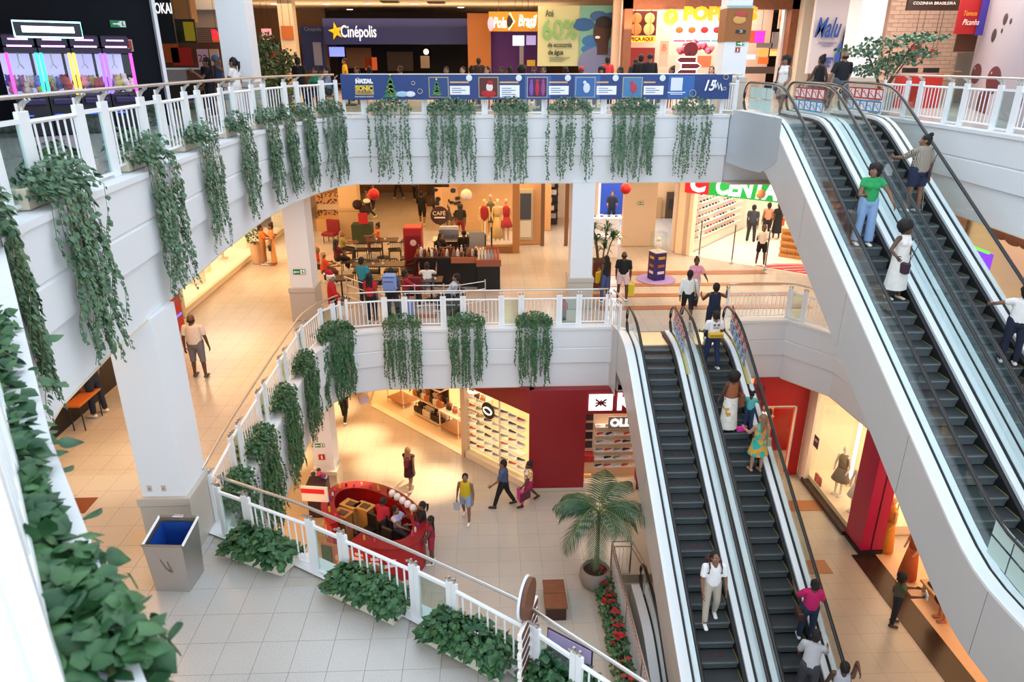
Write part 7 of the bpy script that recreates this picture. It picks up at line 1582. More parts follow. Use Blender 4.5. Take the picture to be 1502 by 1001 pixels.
# right storefront x = 10.5
wall('trim_17', 10.45, 19.9, Z1, 10.6, 20.4, -7.95, M('f4e4d0', .5), 'cream shopfront jamb'); wall('baseboard_right', 10.4, 17.05, Z1, 10.6, 20.0, Z1 + .14, M('3a2820', .4), 'dark base strip of the right shopfront'); wall('window_3', 10.5, 17.0, Z1 + .14, 10.512, 19.9, -7.95, GLASS, 'tall glass shop window')
wall('wall_right', 14.2, 5, Z1, 14.4, 24, -7.95, M('f0d8b8', .6), 'warm lit back wall of the right shops'); wall('wall_shop_side', 10.6, 20.2, Z1, 14.4, 20.4, -7.95, M('f4e2c8', .6)); area(12.2, 18.4, -8.05, 2, 2.5, 200, (1, .85, .64)); area(12.4, 12, -8.05, 2, 6, 90, (1, .7, .45))
for (y_, lb) in ((19.2, 'tall vertical light tube near the jamb'), (17.9, 'tall vertical light tube behind the seated mannequins')): t = thing('light_tube', (11.6, y_, Z1), lb, 'lamp'); MB().tube([(0, 0, .6), (0, 0, 3.4)], .05, 8).build('tube', em('fff0d8', 3.5), t); MB().box((0, 0, .3), (.2, .2, .6)).build('foot', M('e8dcc8'), t)
wall('floor', 10.6, 17.0, Z1, 14.2, 20.2, Z1 + .30, M('f0dcc0', .4), 'raised pale floor of the glass window')
for (x_, y_, lb, c_) in ((11.0, 18.7, 'white mannequin with grey top in the tall glass window', '6a6054'), (11.05, 17.75, 'white mannequin in pale dress beside the magenta pillar', 'f0e8e0')): dummy(x_, y_, Z1 + .3, lb, c_, 'f4ece4', R(120), 'dress')
t = thing('shelf_frame', (11.8, 17.3, Z1 + .3), 'black wire shelf frame behind the magenta pillar', 'shelf')
for j in range(6): MB().tube([(-.2, 0, .8 + j * .4), (.3, 0, .8 + j * .4), (.3, .4, .8 + j * .4)], .012, 4).build('bar', BLACK, t)
MB().tube([(-.2, 0, 0), (-.2, 0, 3)], .015, 4).tube([(.3, 0, 0), (.3, 0, 3)], .015, 4).build('upright', BLACK, t)
t = thing('window_letter', (10.62, 19.3, Z1 + .42), 'red outlined letter shape standing in the glass window', 'sign'); text('m', (0, 0, .1), .55, M('c0182c', .4), t, (R(90), 0, R(-90)), bold=.02, ext=.03)
t = thing('window_notice', (10.49, 19.6, -9.9), 'small dark violet notice on the tall glass window', 'notice'); MB().box((0, 0, 0), (.01, .32, .4)).build('sheet', M('4a2a50'), t); MB().box((-.01, 0, .05), (.01, .2, .08)).build('print', M('c8a0c0'), t)
t = link('pillar', None, None, (10.8, 16.6, Z1)); tag(t, 'glossy magenta square pillar between the right shops', kind='structure', cat=None); MB().box((0, 0, 1.9), (.62, .86, 3.55), 0, .01).build('shaft', MAGENTA, t); MB().box((0, 0, .06), (.68, .92, .12)).build('foot', M('1c1014'), t); MB().box((-.0, -.44, 1.9), (.03, .012, 3.5)).build('joint', M('2a0410'), t)
MB().b2(10.25, 5.5, Z1 - .008, 10.95, 16.15, Z1 + .001).build('floor_inlay', M('2e2019', .25)); bpy.data.objects['floor_inlay.001']['kind'] = 'structure'
MB().b2(10.95, 5.5, Z1 - .008, 14.2, 16.2, Z1 + .002).build('floor', M('e8b88c', .3))['kind'] = 'structure'
for i, (px_, py_) in enumerate(((1178, 742), (1190, 832))):
    p = onz(px_, py_, Z1); tag(MB().box((p.x, p.y, Z1 - .003), (1.0, .55, .008)).build('floor_inlay', M('a86a40', .3)), None, kind='structure')
for (px_, py_) in ((114, 742), (265, 745)): 
    p = onz(px_, py_, Z2); tag(MB().box((p.x, p.y, Z2 - .003), (.5, .5, .008)).build('floor_inlay', M('7a4630', .3)), None, kind='structure')
for (px_, py_, cl, sk, kd, lb) in ((1312, 800, 'e09030', 'f0b070', 'gown', 'mannequin in a long orange dress beyond the magenta pillar'), (1335, 840, 'c05828', 'e8a870', 'gown', 'mannequin in a rust brown dress further along the right shop'), (1415, 900, '7a2018', 'c07850', 'dress', 'mannequin in dark red cropped by the escalator')):
    p = onz(px_, py_, Z1); dummy(11.3, p.y - .2, Z1, lb, cl, sk, R(90), kd)
t = thing('shoe_bench', (11.6, 14.2, Z1), 'low bench with dark shoes near the orange mannequin', 'bench'); MB().box((0, 0, .3), (.5, 1.0, .06)).build('seat', TAN, t); MB().box((-.1, .2, .36), (.12, .28, .06)).build('shoes', BLACK, t)
for sy in (-.4, .4): MB().box((0, sy, .14), (.4, .05, .28)).build('leg', TAN, t)
# wooden bench by the palm
t = thing('bench', (1.6, 14.4, Z1), 'reddish brown wooden block bench near the potted palm', 'bench'); MB().box((0, 0, .18), (.50, 1.0, .36)).build('base', M('3a1c10', .5), t)
for i in range(2): MB().box((0, -.26 + i * .52, .40), (.56, .5, .07), 0, .006).build('seat_board', WOOD, t)
# red nail kiosk
t = thing('kiosk', (-3.4, 17.1, Z1), 'red oval kiosk with counters, trays and stools on the lowest level', 'kiosk', rz=R(-48))
t.scale = (.86, .92, 1)
def oval(a_, b_, n=36, c0=0.0): return [(a_ * math.cos(2 * math.pi * i / n), b_ * math.sin(2 * math.pi * i / n)) for i in range(n)]
def oring(a0, b0, a1, b1, z0, z1, skip=()):
    mb = MB(); o_, i_ = oval(a1, b1), oval(a0, b0); n = 36
    for k in range(n):
        if k in skip: continue
        p = [o_[k], o_[(k + 1) % n], i_[(k + 1) % n], i_[k]]; mb.prism(p[::-1], z0, z1)
    return mb
KR = M('a8141c', .4)
oring(2.05, 1.05, 2.25, 1.25, 0, 1.05, (26, 27, 28)).build('outer_wall', KR, t); oring(1.85, .85, 2.30, 1.30, 1.05, 1.10, (26, 27, 28)).build('counter_top', M('8a1018', .35), t); MB().prism(oval(2.1, 1.1), 0, .02).build('floor_mat', M('2a1818', .7), t)
for i, (x_, y_, c_) in enumerate(((-1.2, -.1, 'c8924a'), (-.75, .15, 'c8924a'), (-.95, -.55, 'b87a3c'))): MB().box((x_, y_, .92), (.62, .42, .05), .3).box((x_, y_, .45), (.5, .3, .9), .3).build('tray_table', M(c_, .5), t); MB().box((x_ + .05, y_, .96), (.3, .22, .03), .3).build('dark_tray', M('5a3a24'), t)
for i in range(5): MB().ball((.9 - i * .3, .95, 1.22), .12, 8, 6).build('towel_roll', M('f0e8e4'), t)
for (x_, y_) in ((-.2, -.1), (.35, .1), (.8, -.2)): MB().box((x_, y_, .42), (.45, .45, .12), .2, .04).box((x_, y_ + .22, .7), (.45, .1, .5), .2, .04).build('black_seat', M('181618', .5), t); MB().tube([(x_, y_, 0), (x_, y_, .4)], .04, 6).build('seat_leg', STEEL, t)
bt = [M(h, .4) for h in ('d84060', 'e8d8d0', '7a3a9a', '2c2c34', 'c8b040')]
for i in range(26): a_ = i * .21 + .2; rr = random.uniform(.0, .12); h_ = random.uniform(.08, .2); MB().lathe([(.035, 1.1), (.035, 1.1 + h_ * .7), (.015, 1.1 + h_)], ((2.08 - rr) * math.cos(a_), (1.08 - rr) * math.sin(a_), 0), 7).build('polish_bottle', bt[i % 5], t)
MB().box((-1.9, -.95, 1.35), (.9, .06, .5), R(38)).build('price_board', M('f0ece8', .5), t); MB().box((-1.93, -1.0, 1.45), (.8, .02, .16), R(38)).build('red_band', M('e02030'), t)
for i, a_ in enumerate((-1.1, -.8, -.5, -2.0)): x_, y_ = 2.262 * math.cos(a_), 1.262 * math.sin(a_); MB().box((x_, y_, .55), (.45, .02, .10), a_ + math.pi / 2).box((x_, y_, .70), (.3, .02, .08), a_ + math.pi / 2).build('print_band', M('f4d8d8', .5), t)
t = thing('kiosk_poster', (-3.85, 14.55, Z1), 'tall peach coloured poster with a painted foot at the kiosk end', 'poster', rz=R(-20)); MB().box((0, 0, 1.0), (.85, .06, 1.9)).build('sheet', M('b86844', .5), t); MB().box((-.27, -.04, 1.0), (.3, .01, 1.8)).build('green_field', M('40563c'), t); MB().ball((.15, -.04, 1.6), .2, 10, 6, ry=.01, rz=.14).tube([(.1, -.045, 1.5), (.18, -.045, 1.0), (.1, -.045, .4)], [.1, .13, .16], 8, flat=.1).build('foot_print', M('e8a880'), t)
t = thing('kiosk_display', (-5.3, 18.7, Z1), 'small display of hanging pink accessories at the kiosk corner', 'display'); MB().box((0, 0, .6), (.6, .5, 1.2), 0, .02).build('cabinet', M('3a2028'), t)
for i in range(12): MB().ball((random.uniform(-.25, .25), random.uniform(-.2, .2), 1.25 + random.random() * .25), .07, 6, 5).build('accessory', bt[i % 4], t)
# ================================================================ people
PT1 = pattern_mat('floral_cloth', 'e8e0dc', '8a6a70', 14, 'multi'); PT2 = pattern_mat('zigzag_cloth', 'e0d6c0', '5a4e48', 22, 'wave'); PT3 = pattern_mat('tropical_cloth', '2ab0a0', 'c88a50', 9, 'multi'); PT4 = pattern_mat('flower_skirt', 'f0eee8', 'e8e4dc', 9, 'multi')
def stepz(f, Yt, phase, y): 
    k = round((Yt + .9 + .17 - y) / .346 - phase); yy = Yt + .9 - (k + phase) * .346; return yy + .17, f(yy + .02)
def P2(px, py, z=Z2): p = onz(px, py, z); return (p.x, p.y, z)
# --- on the escalators
y_, z_ = stepz(fU, YtU, .2, 15.1); w1 = person((8.30, y_, z_), 262, 'person in a green puff-sleeve top and blue jeans on the upper escalator', 1.84, 'stand', '2a9a58', '8aa8d0', 'm', 'curly', sleeve=.45, leg='wide', female=True, arms=((24, 34, 20), (18, 14, 78)), head=(-38, -6), shoes='f0ece8')
p = world_pt(w1, w1['_hands'][1]); t = thing('phone', p, 'dark phone held by the person in the green top', 'phone', rz=1.2); MB().box((0, 0, 0), (.15, .075, .012), 0, .003).build('phone_body', BLACK, t); MB().box((0, 0, .007), (.14, .065, .001)).build('screen', M('20242c', .2), t)
shoulder_bag(w1, 1, 'large grey handbag hanging beside the person in green', '4a4444', .80, (.36, .14, .28), (.12, -.02))
y_, z_ = stepz(fU, YtU, .2, 13.75); w2 = person((8.42, y_, z_), 285, 'person in a long white sleeveless dress with dark curly hair on the upper escalator', 1.68, 'stand', 'e4dfd8', 'e4dfd8', 'd', 'afro', sleeve=0, female=True, arms=((-4, 12, 12), (10, 38, 60)), head=(20, -4), skirt=(.66, .06, 'e4dfd8'), shoes='d8c8b0')
shoulder_bag(w2, 0, 'plum crossbody bag on the white dress', '3a1c30', .58, (.26, .10, .24), (.26, .16))
bag(w2, 0, 'small phone sized pouch in the hand of the white dress person', 'd8d8e0', (.10, .02, .16), 0)
y_, z_ = stepz(fU, YtU, .5, 15.9); w3 = person((9.85, y_, z_), 100, 'person in a zigzag patterned cream top and navy shorts going up the upper escalator', 1.82, 'stand', 'd8ccb8', '232c48', 'm', 'bun', sleeve=.9, leg='shorts', female=True, bulk=1.3, arms=((52, 18, 35), (-6, 14, 8)), head=(50, 0), pattern=PT2, top_len=.04)
bag(w3, 0, 'small white and red carrier bag by the escalator glass', 'c8c0c0', (.20, .05, .26)); shoulder_bag(w3, 1, 'slim dark strap bag on the zigzag top', '2a2430', .5, (.18, .06, .14), (-.1, -.12))
p = world_pt(w3, w3['_hands'][1]); t = thing('walking_cane', (p.x, p.y, z_), 'thin pale folding cane beside the zigzag top person', 'cane'); MB().tube([(0, 0, 0), (-.12, -.02, p.z - z_ + .05)], .009, 6).build('shaft', STEEL, t); MB().tube([(-.12, -.02, p.z - z_ + .05), (-.05, -.02, p.z - z_ + .09)], .014, 6).build('handle', BLACK, t)
y_, z_ = stepz(fU, YtU, .5, 12.2); w4 = person((10.05, y_, z_), 62, 'person in a white blouse holding the rail of the upper escalator', 1.64, 'stand', 'e6e2de', '1c2236', 'm', 'curly', sleeve=.5, female=True, arms=((48, 52, 20), (70, 30, 50)), head=(30, 0), bulk=1.1); shoulder_bag(w4, 1, 'thin dark strap bag across the white blouse', '2a2a34', .55, (.2, .08, .16), (0, .05))
y_, z_ = stepz(fU, YtU, .5, 10.8); person((10.15, y_, z_), 80, 'person in a pink dotted dress cut off by the photo edge on the upper escalator', 1.66, 'stand', 'e0a8b0', 'e0a8b0', 'm', 'long', sleeve=.5, female=True, skirt=(.55, .10, 'e0a8b0'), bulk=1.1)
y_, z_ = stepz(fL, YtL, .4, 17.65); w5 = person((6.08, y_, z_), 92, 'person in a white printed T-shirt with yellow waist bag boarding the lower escalator', 1.74, 'stand', 'eceae6', '1c2c50', 'm', 'short', sleeve=.7, arms=((12, 14, 60), (12, 14, 60)), legs=((8, 4), (-6, 14)))
wp = world_pt(w5, (0, -.16, 1.02)); t = thing('waist_bag', wp, 'yellow waist bag on the back of the printed T-shirt person', 'bag'); MB().box((0, 0, 0), (.40, .10, .16), 0, .03).build('pouch', M('d8b030', .6), t); MB().box((0, -.055, .0), (.34, .012, .05), 0, .0).build('zip_band', M('a88418', .6), t)
wp = world_pt(w5, (0, -.135, 1.36)); t2 = MB().box((0, -.14, 1.42), (.20, .012, .02)).box((-.05, -.14, 1.30), (.07, .012, .06)).box((.06, -.14, 1.30), (.06, .012, .07)).box((0, -.14, 1.22), (.16, .012, .02)).build('back_print', M('7a6a78'), w5)
y_, z_ = stepz(fL, YtL, .4, 16.05); w6 = person((6.12, y_, z_), 96, 'person with afro hair, tan strappy top and long white flowered skirt', 1.68, 'stand', '9a5a38', 'e8e4dc', 'd', 'afro', sleeve=0, female=True, skirt=(.80, .05, 'p'), pattern=PT4, toppat=False, arms=((10, 14, 20), (6, 22, 40)), head=(-20, 0))
shoulder_bag(w6, 1, 'brown tote bag on the shoulder of the long skirt person', '7a4630', .40, (.34, .12, .36), (0.02, -.02))
w7 = person((6.62, y_ - .05, z_), 60, 'small child in a turquoise top with two hair puffs on the lower escalator', 1.16, 'stand', '5ab8b4', '26406a', 'd', 'puffs', sleeve=.5, female=True, voxel=.014, arms=((20, 14, 40), (50, 20, 30)))
y_, z_ = stepz(fL, YtL, .4, 14.95); w8 = person((6.55, y_, z_), 100, 'person with long light brown hair in a short tropical print dress', 1.64, 'stand', '2ab0a0', '2ab0a0', 'l', 'long', '8a6448', sleeve=0, female=True, skirt=(.36, .08, 'p'), pattern=PT3, arms=((30, 12, 60), (4, 12, 12)), shoes='b88a68', head=(20, 0))
shoulder_bag(w8, 1, 'beige round handbag on the tropical dress', 'a8967c', .42, (.24, .10, .26)); bag(w8, 0, 'bright pink pouch between the two dressed people', 'e02898', (.26, .06, .12), .0)
y_, z_ = stepz(fL, YtL, .1, 11.9); w9 = person((4.66, y_, z_), 268, 'person in white T-shirt, beige trousers and backpack walking down the lower escalator', 1.78, 'walk', 'f2f2f4', 'bcb2a2', 'm', 'short', sleeve=.75, legs=((6, 26), (22, 6)), arms=((6, 14, 12), (14, 10, 22)), head=(0, -22), shoes='f4f4f4', bulk=1.05)
t = thing('backpack', world_pt(w9, (0, -.17, 1.30)), 'dark backpack worn by the person in the white T-shirt on the lower escalator', 'bag', rz=w9.rotation_euler.z); MB().box((0, 0, 0), (.30, .14, .42), 0, .04).build('bag_body', M('3a2c2c', .8), t)
for sx in (-.12, .12): MB().tube([(sx, .02, .20), (sx, .13, .19), (sx * 1.05, .29, .10), (sx * 1.15, .28, -.06), (sx * 1.2, .12, -.18), (sx, .02, -.18)], .018, 6, flat=.5).build('strap', M('4a2420', .8), t)
y_, z_ = stepz(fL, YtL, .4, 11.35); w10 = person((6.62, y_, z_), 82, 'person in a magenta top with hair in a bun on the lower escalator', 1.64, 'stand', 'c01860', '20304c', 'd', 'bun', sleeve=.8, female=True, arms=((28, 20, 80), (12, 20, 50)), bulk=1.08)
shoulder_bag(w10, 0, 'brown handbag at the left hip of the magenta top person', '4a2c24', .58, (.28, .12, .22))
y_, z_ = stepz(fL, YtL, .4, 10.55); w11 = person((6.25, y_, z_), 60, 'person in a light grey T-shirt leaning forward at the bottom of the lower escalator', 1.74, 'stand', 'b4b4b8', '3a3a42', 'm', 'short', sleeve=.8, lean=30, arms=((10, 12, 30), (40, 12, 30)))
y_, z_ = stepz(fL, YtL, .4, 10.1); w12 = person((6.72, y_, z_), 70, 'person in a pale grey tank top, arm raised, at the bottom edge', 1.66, 'stand', 'b8bcc8', '2c3040', 'd', 'short', sleeve=0, arms=((10, 12, 20), (150, 12, 120)))
# --- middle level near the lower escalators
w13 = person(P2(1006, 470), 70, 'person in a white long-sleeved shirt with black bag walking away from the lower escalator', 1.74, 'walk', 'ecebe8', '1a1e2a', 'd', 'short', sleeve=1.7, arms=((-8, 10, 14), (12, 10, 24)), leg='bermuda'); shoulder_bag(w13, 1, 'black shoulder bag on the white long-sleeved shirt', '121216', .62, (.30, .12, .26), (.04, -.05))
w14 = person(P2(1016, 447), 262, 'person in a pink top and pale trousers facing the white-shirted one', 1.66, 'stand', 'eaa0b8', 'c8c4cc', 'd', 'afro' if 0 else 'bun', sleeve=.8, female=True, arms=((10, 30, 60), (10, 14, 30)))
w15 = person((6.42, 18.85, Z2), 80, 'person in a navy tank top resting at the right newel of the lower escalator', 1.78, 'stand', '18203c', '20283c', 'd', 'short', sleeve=0, arms=((40, 22, 60), (60, 30, 60)))
w16 = person(P2(886, 443), 250 - 120, 'person in a black strap top and blue jeans with dark hair standing by the dracaena', 1.66, 'stand', '1a1a20', '44598a', 'd', 'long', sleeve=0, female=True, leg='long', arms=((-5, 12, 12), (28, 16, 60))); bag(w16, 1, 'yellow shopping bag between the couple', 'd8c020', (.34, .12, .38), -.12)
w17 = person(P2(912, 441), 75, 'person in a black T-shirt and pink shorts carrying yellow bags', 1.76, 'stand', '161619', 'e8c8c4', 'd', 'bald', sleeve=.8, leg='shorts', bulk=1.08); bag(w17, 1, 'yellow shopping bag on the right of the pink shorts', 'dcc41e', (.30, .12, .38), -.14)
w18 = person(P2(1114, 390), 250, 'person in a white T-shirt and black shorts with folded arms in the sports shop', 1.70, 'stand', 'ece4de', '141418', 'd', 'short', sleeve=.8, leg='shorts', arms=((30, 8, 95), (26, 8, 100)), head=(10, -15))
w19 = person(P2(1100, 357), 60, 'person in a dark grey shirt browsing the sports shop wall', 1.78, 'stand', '343844', '2a2c34', 'd', 'short', sleeve=.6)
w20 = person(P2(1122, 352), 80, 'person with an orange-brown back and blond hair beside the grey shirt', 1.74, 'stand', 'c08060', '241c1c', 'm', 'bun', '1c1210', sleeve=.2, female=True); w21 = person(P2(1137, 352), 100, 'person in a black dress with an orange bag in the sports shop', 1.76, 'stand', '141014', '181418', 'd', 'long', sleeve=.5, female=True, skirt=(.6, .04, '141418')); bag(w21, 1, 'orange bag of the person in black at the sports shop', 'd8502c', (.28, .1, .34), .25)
w22 = person(P2(896, 330), 265, 'clerk in a dark shirt inside the blue walled phone shop', 1.72, 'stand', '14161c', '14161c', 'm', 'short', sleeve=.8, arms=((20, 10, 70), (20, 10, 60)))
w23 = person(P2(295, 553), 88, 'man in a white T-shirt and grey shorts seen from behind on the middle walkway', 1.76, 'stand', 'cfc4bc', '6a6870', 'd', 'bald', sleeve=.7, leg='bermuda', bulk=1.22, arms=((-4, 13, 8), (2, 14, 14)), shoes='4a4440', head=(0, 0))
w24 = person(P2(389, 388), 10, 'person in an orange top partly behind a carried plant on the middle walkway', 1.66, 'stand', 'd07838', 'a8764c', 'm', 'short', sleeve=.8, arms=((40, 10, 60), (40, 10, 60))); w25 = person(P2(403, 388), 200, 'person in long orange clothes with a black pouch on the middle walkway', 1.72, 'stand', 'd08a50', 'd09a60', 'm', 'bun', sleeve=.9, female=True, leg='wide', shoes='b05828'); bag(w25, 0, 'black pouch against the orange clothes', '15120f', (.26, .10, .18), .10)
t = thing('potted_plant', (P2(378, 386)[0], P2(378, 386)[1], Z2), 'round green plant in a tall peach pot by the orange pair', 'plant'); MB().lathe([(.18, 0), (.24, .85), (.20, .85), (.18, .8)], n=12).build('pot', M('e0b894'), t); P_ = rnd.normal(size=(220, 3)); P_ /= np.linalg.norm(P_, axis=1)[:, None]; P_ = P_ * .30 + np.array([0, 0, 1.05]); V, F = leaf_arrays(P_, rnd.normal(size=(220, 3)), rnd.normal(size=(220, 3)), rnd.uniform(.06, .10, 220)); link('leaves', leaf_mesh('leaves', V, F, LEAF2), t)['kind'] = 'stuff'
# dark stall customers
person((-8.6, 15.6, Z2), 150, 'standing customer in a dark short skirt at the dark stall, legs showing', 1.66, 'stand', 'b89888', '1a1a22', 'm', 'long', sleeve=.5, female=True, skirt=(.34, .03, '20222c'), shoes='ece4dc'); person((-8.9, 14.7, Z2), 170, 'customer in dark jeans at the dark stall', 1.72, 'stand', '22262e', '1c2636', 'm', 'short', sleeve=.7, shoes='e8e0d8')
# --- cafe people
w26 = person(P2(492, 480), 20, 'person in a red christmas coat and santa hat at the middle railing', 1.74, 'stand', 'b0141c', '15161c', 'm', 'grey', 'c8b8a8', sleeve=1.9, top_len=.22, arms=((14, 10, 30), (10, 10, 20)), bulk=1.12, head=(-30, 0))
t = thing('santa_hat', world_pt(w26, (0, 0, w26['_hc'][2] + .07)), 'red santa hat with white trim', 'hat', rz=w26.rotation_euler.z); MB().lathe([(.115, 0), (.125, .03), (.11, .055)], n=14).build('fur_trim', M('f4ece8', .9), t, smooth=True); MB().tube([(0, 0, .04), (0, -.02, .14), (.03, -.10, .18), (.05, -.17, .12)], [.105, .075, .045, .02], 10).build('cone', M('b8101c', .8), t, smooth=True); MB().ball((.05, -.18, .10), .035, 8, 6).build('pompom', M('f4ece8', .9), t)
wf = MB(); X = Vector((1, 0, 0)); hp_ = Vector(w26['_hip']); cap(wf, hp_ + Vector((0, 0, -.26)), hp_ + Vector((0, 0, -.19)), (.185, .155), (.18, .15), (False, False), side=X); wf.build('fur_hem', M('f0e8e4', .9), w26)
bag(w26, 1, 'crumpled white bag held by the santa hat person', 'e4dcd8', (.24, .12, .26), -.02)
w27 = person(P2(547, 474), 80, 'person in a red T-shirt with long dark hair seen from behind at the middle railing', 1.66, 'stand', 'b81c24', '1c202c', 'm', 'long', sleeve=.6, female=True, shoes='e8e4e0'); bag(w27, 0, 'white carrier bag with red print by the red T-shirt', 'e8e0dc', (.28, .10, .40), -.06)
w28 = person(P2(536, 450), 60, 'person in a teal shirt just behind the red T-shirt person', 1.74, 'stand', '2a8a9c', '243048', 'm', 'short', sleeve=.8)
w29 = person(P2(578, 470), 85, 'person with a large light blue backpack and suitcase at the middle railing', 1.76, 'stand', '4a4c58', '1c2030', 'd', 'short', sleeve=.8)
t = thing('backpack', world_pt(w29, (0, -.26, 1.30)), 'large light blue backpack on the traveller at the middle railing', 'bag', rz=w29.rotation_euler.z); MB().box((0, 0, 0), (.38, .24, .58), 0, .07).build('bag_body', M('8498cc', .7), t); MB().box((0, -.14, -.08), (.30, .08, .30), 0, .03).build('front_pocket', M('7488bc', .7), t); MB().box((0, -.12, .20), (.36, .03, .02)).box((0, -.18, .08), (.30, .02, .015)).build('zip', M('3a4468'), t)
p = P2(598, 470); t = thing('suitcase', p, 'light blue soft suitcase beside the traveller', 'suitcase', rz=.3); MB().box((0, 0, .38), (.40, .26, .58), 0, .05).build('case_body', M('7c90c8', .7), t); MB().tube([(-.1, .1, .66), (-.1, .1, .98), (.1, .1, .98), (.1, .1, .66)], .012, 6).build('handle', BLACK, t)
for sx in (-.15, .15): MB().ball((sx, 0, .04), .04, 8, 6).build('wheel', BLACK, t)
SIT = Z2
def sitter(px, py, face, label, top, bottom, tone, hair, hcol='120c0a', **k):
    p = P2(px, py); return person(p, face, label, k.pop('H', 1.68), 'sit', top, bottom, tone, hair, hcol, seat_h=.47, **k)
sitter(597, 452, 20, 'seated person in a red shirt behind the middle railing', 'a01824', '2a2430', 'd', 'short', sleeve=1.3, arms=((40, 12, 60), (50, 12, 40)))
sitter(628, 440, 90, 'seated person in a white T-shirt with back turned at the coffee kiosk', 'e8e0da', '8a96a8', 'm', 'short', '2a1a14', sleeve=.7, arms=((60, 20, 100), (60, 20, 100)), lean=12)
w30 = person((t0x := onz(660, 450, Z2).x + .1, 21.65, Z2), 170, 'seated man in a light blue shirt reclining in the charcoal tub armchair', 1.76, 'sit', 'b4c4dc', '2c3446', 'm', 'short', sleeve=.9, seat_h=.42, lean=-14, arms=((40, 10, 40), (50, 10, 40)))
sitter(478, 420, 30, 'seated woman in an orange top with pale hair beside the exit sign column', 'd8502c', '5a3028', 'm', 'long', 'c8a878', sleeve=.7, female=True); sitter(470, 412, 330, 'seated person in a coral red top behind the santa hat', 'c03428', '3a2420', 'm', 'bun', 'a88860', sleeve=.7, female=True)
sitter(505, 385, 10, 'elderly seated person in an olive yellow shirt at the cafe', '8a8040', '2a2420', 'm', 'bald', '8a8078', sleeve=.8, arms=((50, 10, 40), (55, 10, 40))); sitter(497, 400, 40, 'seated person in dark red behind the olive yellow shirt', '5a1420', '1c1418', 'd', 'long', sleeve=.7, female=True)
sitter(556, 372, 200, 'seated person in an orange strap top with raised hair bun at the cafe', 'c8703c', '8a3a30', 'm', 'bun', sleeve=.1, female=True)
person(P2(620, 330), 85, 'man in a black T-shirt walking away past the red cooler', 1.78, 'walk', '15161a', '15161a', 'm', 'short', sleeve=.9, leg='bermuda', bulk=1.1)
person(P2(640, 322), 75, 'woman in dark clothes with long hair next to the man in black', 1.66, 'stand', '2a2226', '241c20', 'm', 'long', sleeve=.4, female=True); person(P2(660, 340), 95, 'woman in a grey-brown dress with dark hair behind the round cafe sign', 1.66, 'stand', '4a3c38', '3a302e', 'm', 'long', sleeve=.4, female=True, skirt=(.3, .02, '4a3c38'))
person(P2(676, 352), 95, 'person in a black top and dark red trousers beyond the coffee kiosk', 1.68, 'stand', '181418', '7a141c', 'd', 'curly', sleeve=.9, bulk=1.12, shoes='1c1818'); person((-1.9, 26.0, Z2), 320, 'barista in black bending over the kiosk counter', 1.70, 'stand', '141216', '141216', 'm', 'long', sleeve=.9, lean=22, female=True, arms=((40, 8, 50), (50, 8, 50))); person((-.9, 26.3, Z2), 95, 'barista in black with back turned inside the coffee kiosk', 1.66, 'stand', '121014', '121014', 'd', 'cap', '0c0a0a', sleeve=.9)
for (px_, py_, f_, tp, lb) in ((548, 300, 70, '3a2a2c', 'distant shopper in dark clothes near the red ball'), (541, 312, 200, 'a87858', 'distant shopper in tan near the red ball'), (610, 285, 80, '6a5048', 'distant shopper in brown far along the middle level'), (585, 282, 120, '2a2428', 'far distant shopper in black beside the brown steps')):
    person(P2(px_, py_ + 10), f_, lb, 1.68, 'walk', tp, '2a2430', 'm', 'short', voxel=.022)
# --- top level
def P3(px, Y): p = ony(px, 90, Y); return (p.x, Y, 0)
t1 = person(P3(1153, 22.1), 225, 'person in a white strap top and beige shorts walking at the escalator landing', 1.78, 'walk', 'e8e2e0', 'c8b49c', 'm', 'curly', sleeve=0, female=True, leg='shorts', arms=((14, 10, 50), (-10, 10, 12))); shoulder_bag(t1, 1, 'dark blue bag behind the white strap top', '2c3850', .5, (.22, .1, .26))
person(P3(1205, 22.9), 110, 'person in a black tank top with hair in a bun leaving the upper escalator', 1.80, 'walk', '18181e', '1a1c28', 'd', 'bun', sleeve=0, female=True, leg='shorts')
person(P3(1238, 22.2), 95, 'broad man in a dark polo and grey shorts at the upper escalator landing', 1.92, 'walk', '14161e', '5a626e', 'm', 'bald', sleeve=.8, leg='bermuda', bulk=1.2, arms=((-10, 26, 20), (14, 12, 20)))
person(P3(341, 19.9), 170, 'woman in a white T-shirt and white trousers with a ponytail by the bakery', 1.66, 'stand', 'e6e0de', 'dcd8d8', 'm', 'pony', sleeve=.5, female=True, arms=((20, 10, 70), (-8, 14, 40)))
person(P3(318, 21.6), 20, 'person in a blue tank top with a cap at the bakery', 1.74, 'stand', '34486c', '28324a', 'm', 'cap', '4a6a98', sleeve=0, arms=((30, 10, 80), (60, 20, 90))); person(P3(303, 21.4), 200, 'woman in a black top talking at the bakery', 1.66, 'stand', '16141a', '22202a', 'm', 'long', sleeve=.6, female=True, arms=((40, 14, 90), (10, 14, 30)))
person(P3(301, 25), 240, 'shopper in navy blue partly hidden at the bakery', 1.68, 'stand', '20264a', '20222c', 'm', 'short', sleeve=.7)
person(P3(940, 26), 80, 'person in a black shirt queuing at the chicken shop, seen from behind', 1.80, 'stand', '14141a', '14141a', 'm', 'short', sleeve=1.5, bulk=1.15); person(P3(953, 25.5), 95, 'second person in black wearing a dark cap in the chicken shop queue', 1.82, 'stand', '101014', '14141a', 'm', 'cap', '14141c', sleeve=1.5, bulk=1.15); person(P3(932, 28), 100, 'shorter person in black at the front of the chicken shop queue', 1.66, 'stand', '1a1a22', '14141a', 'm', 'short', sleeve=.8)
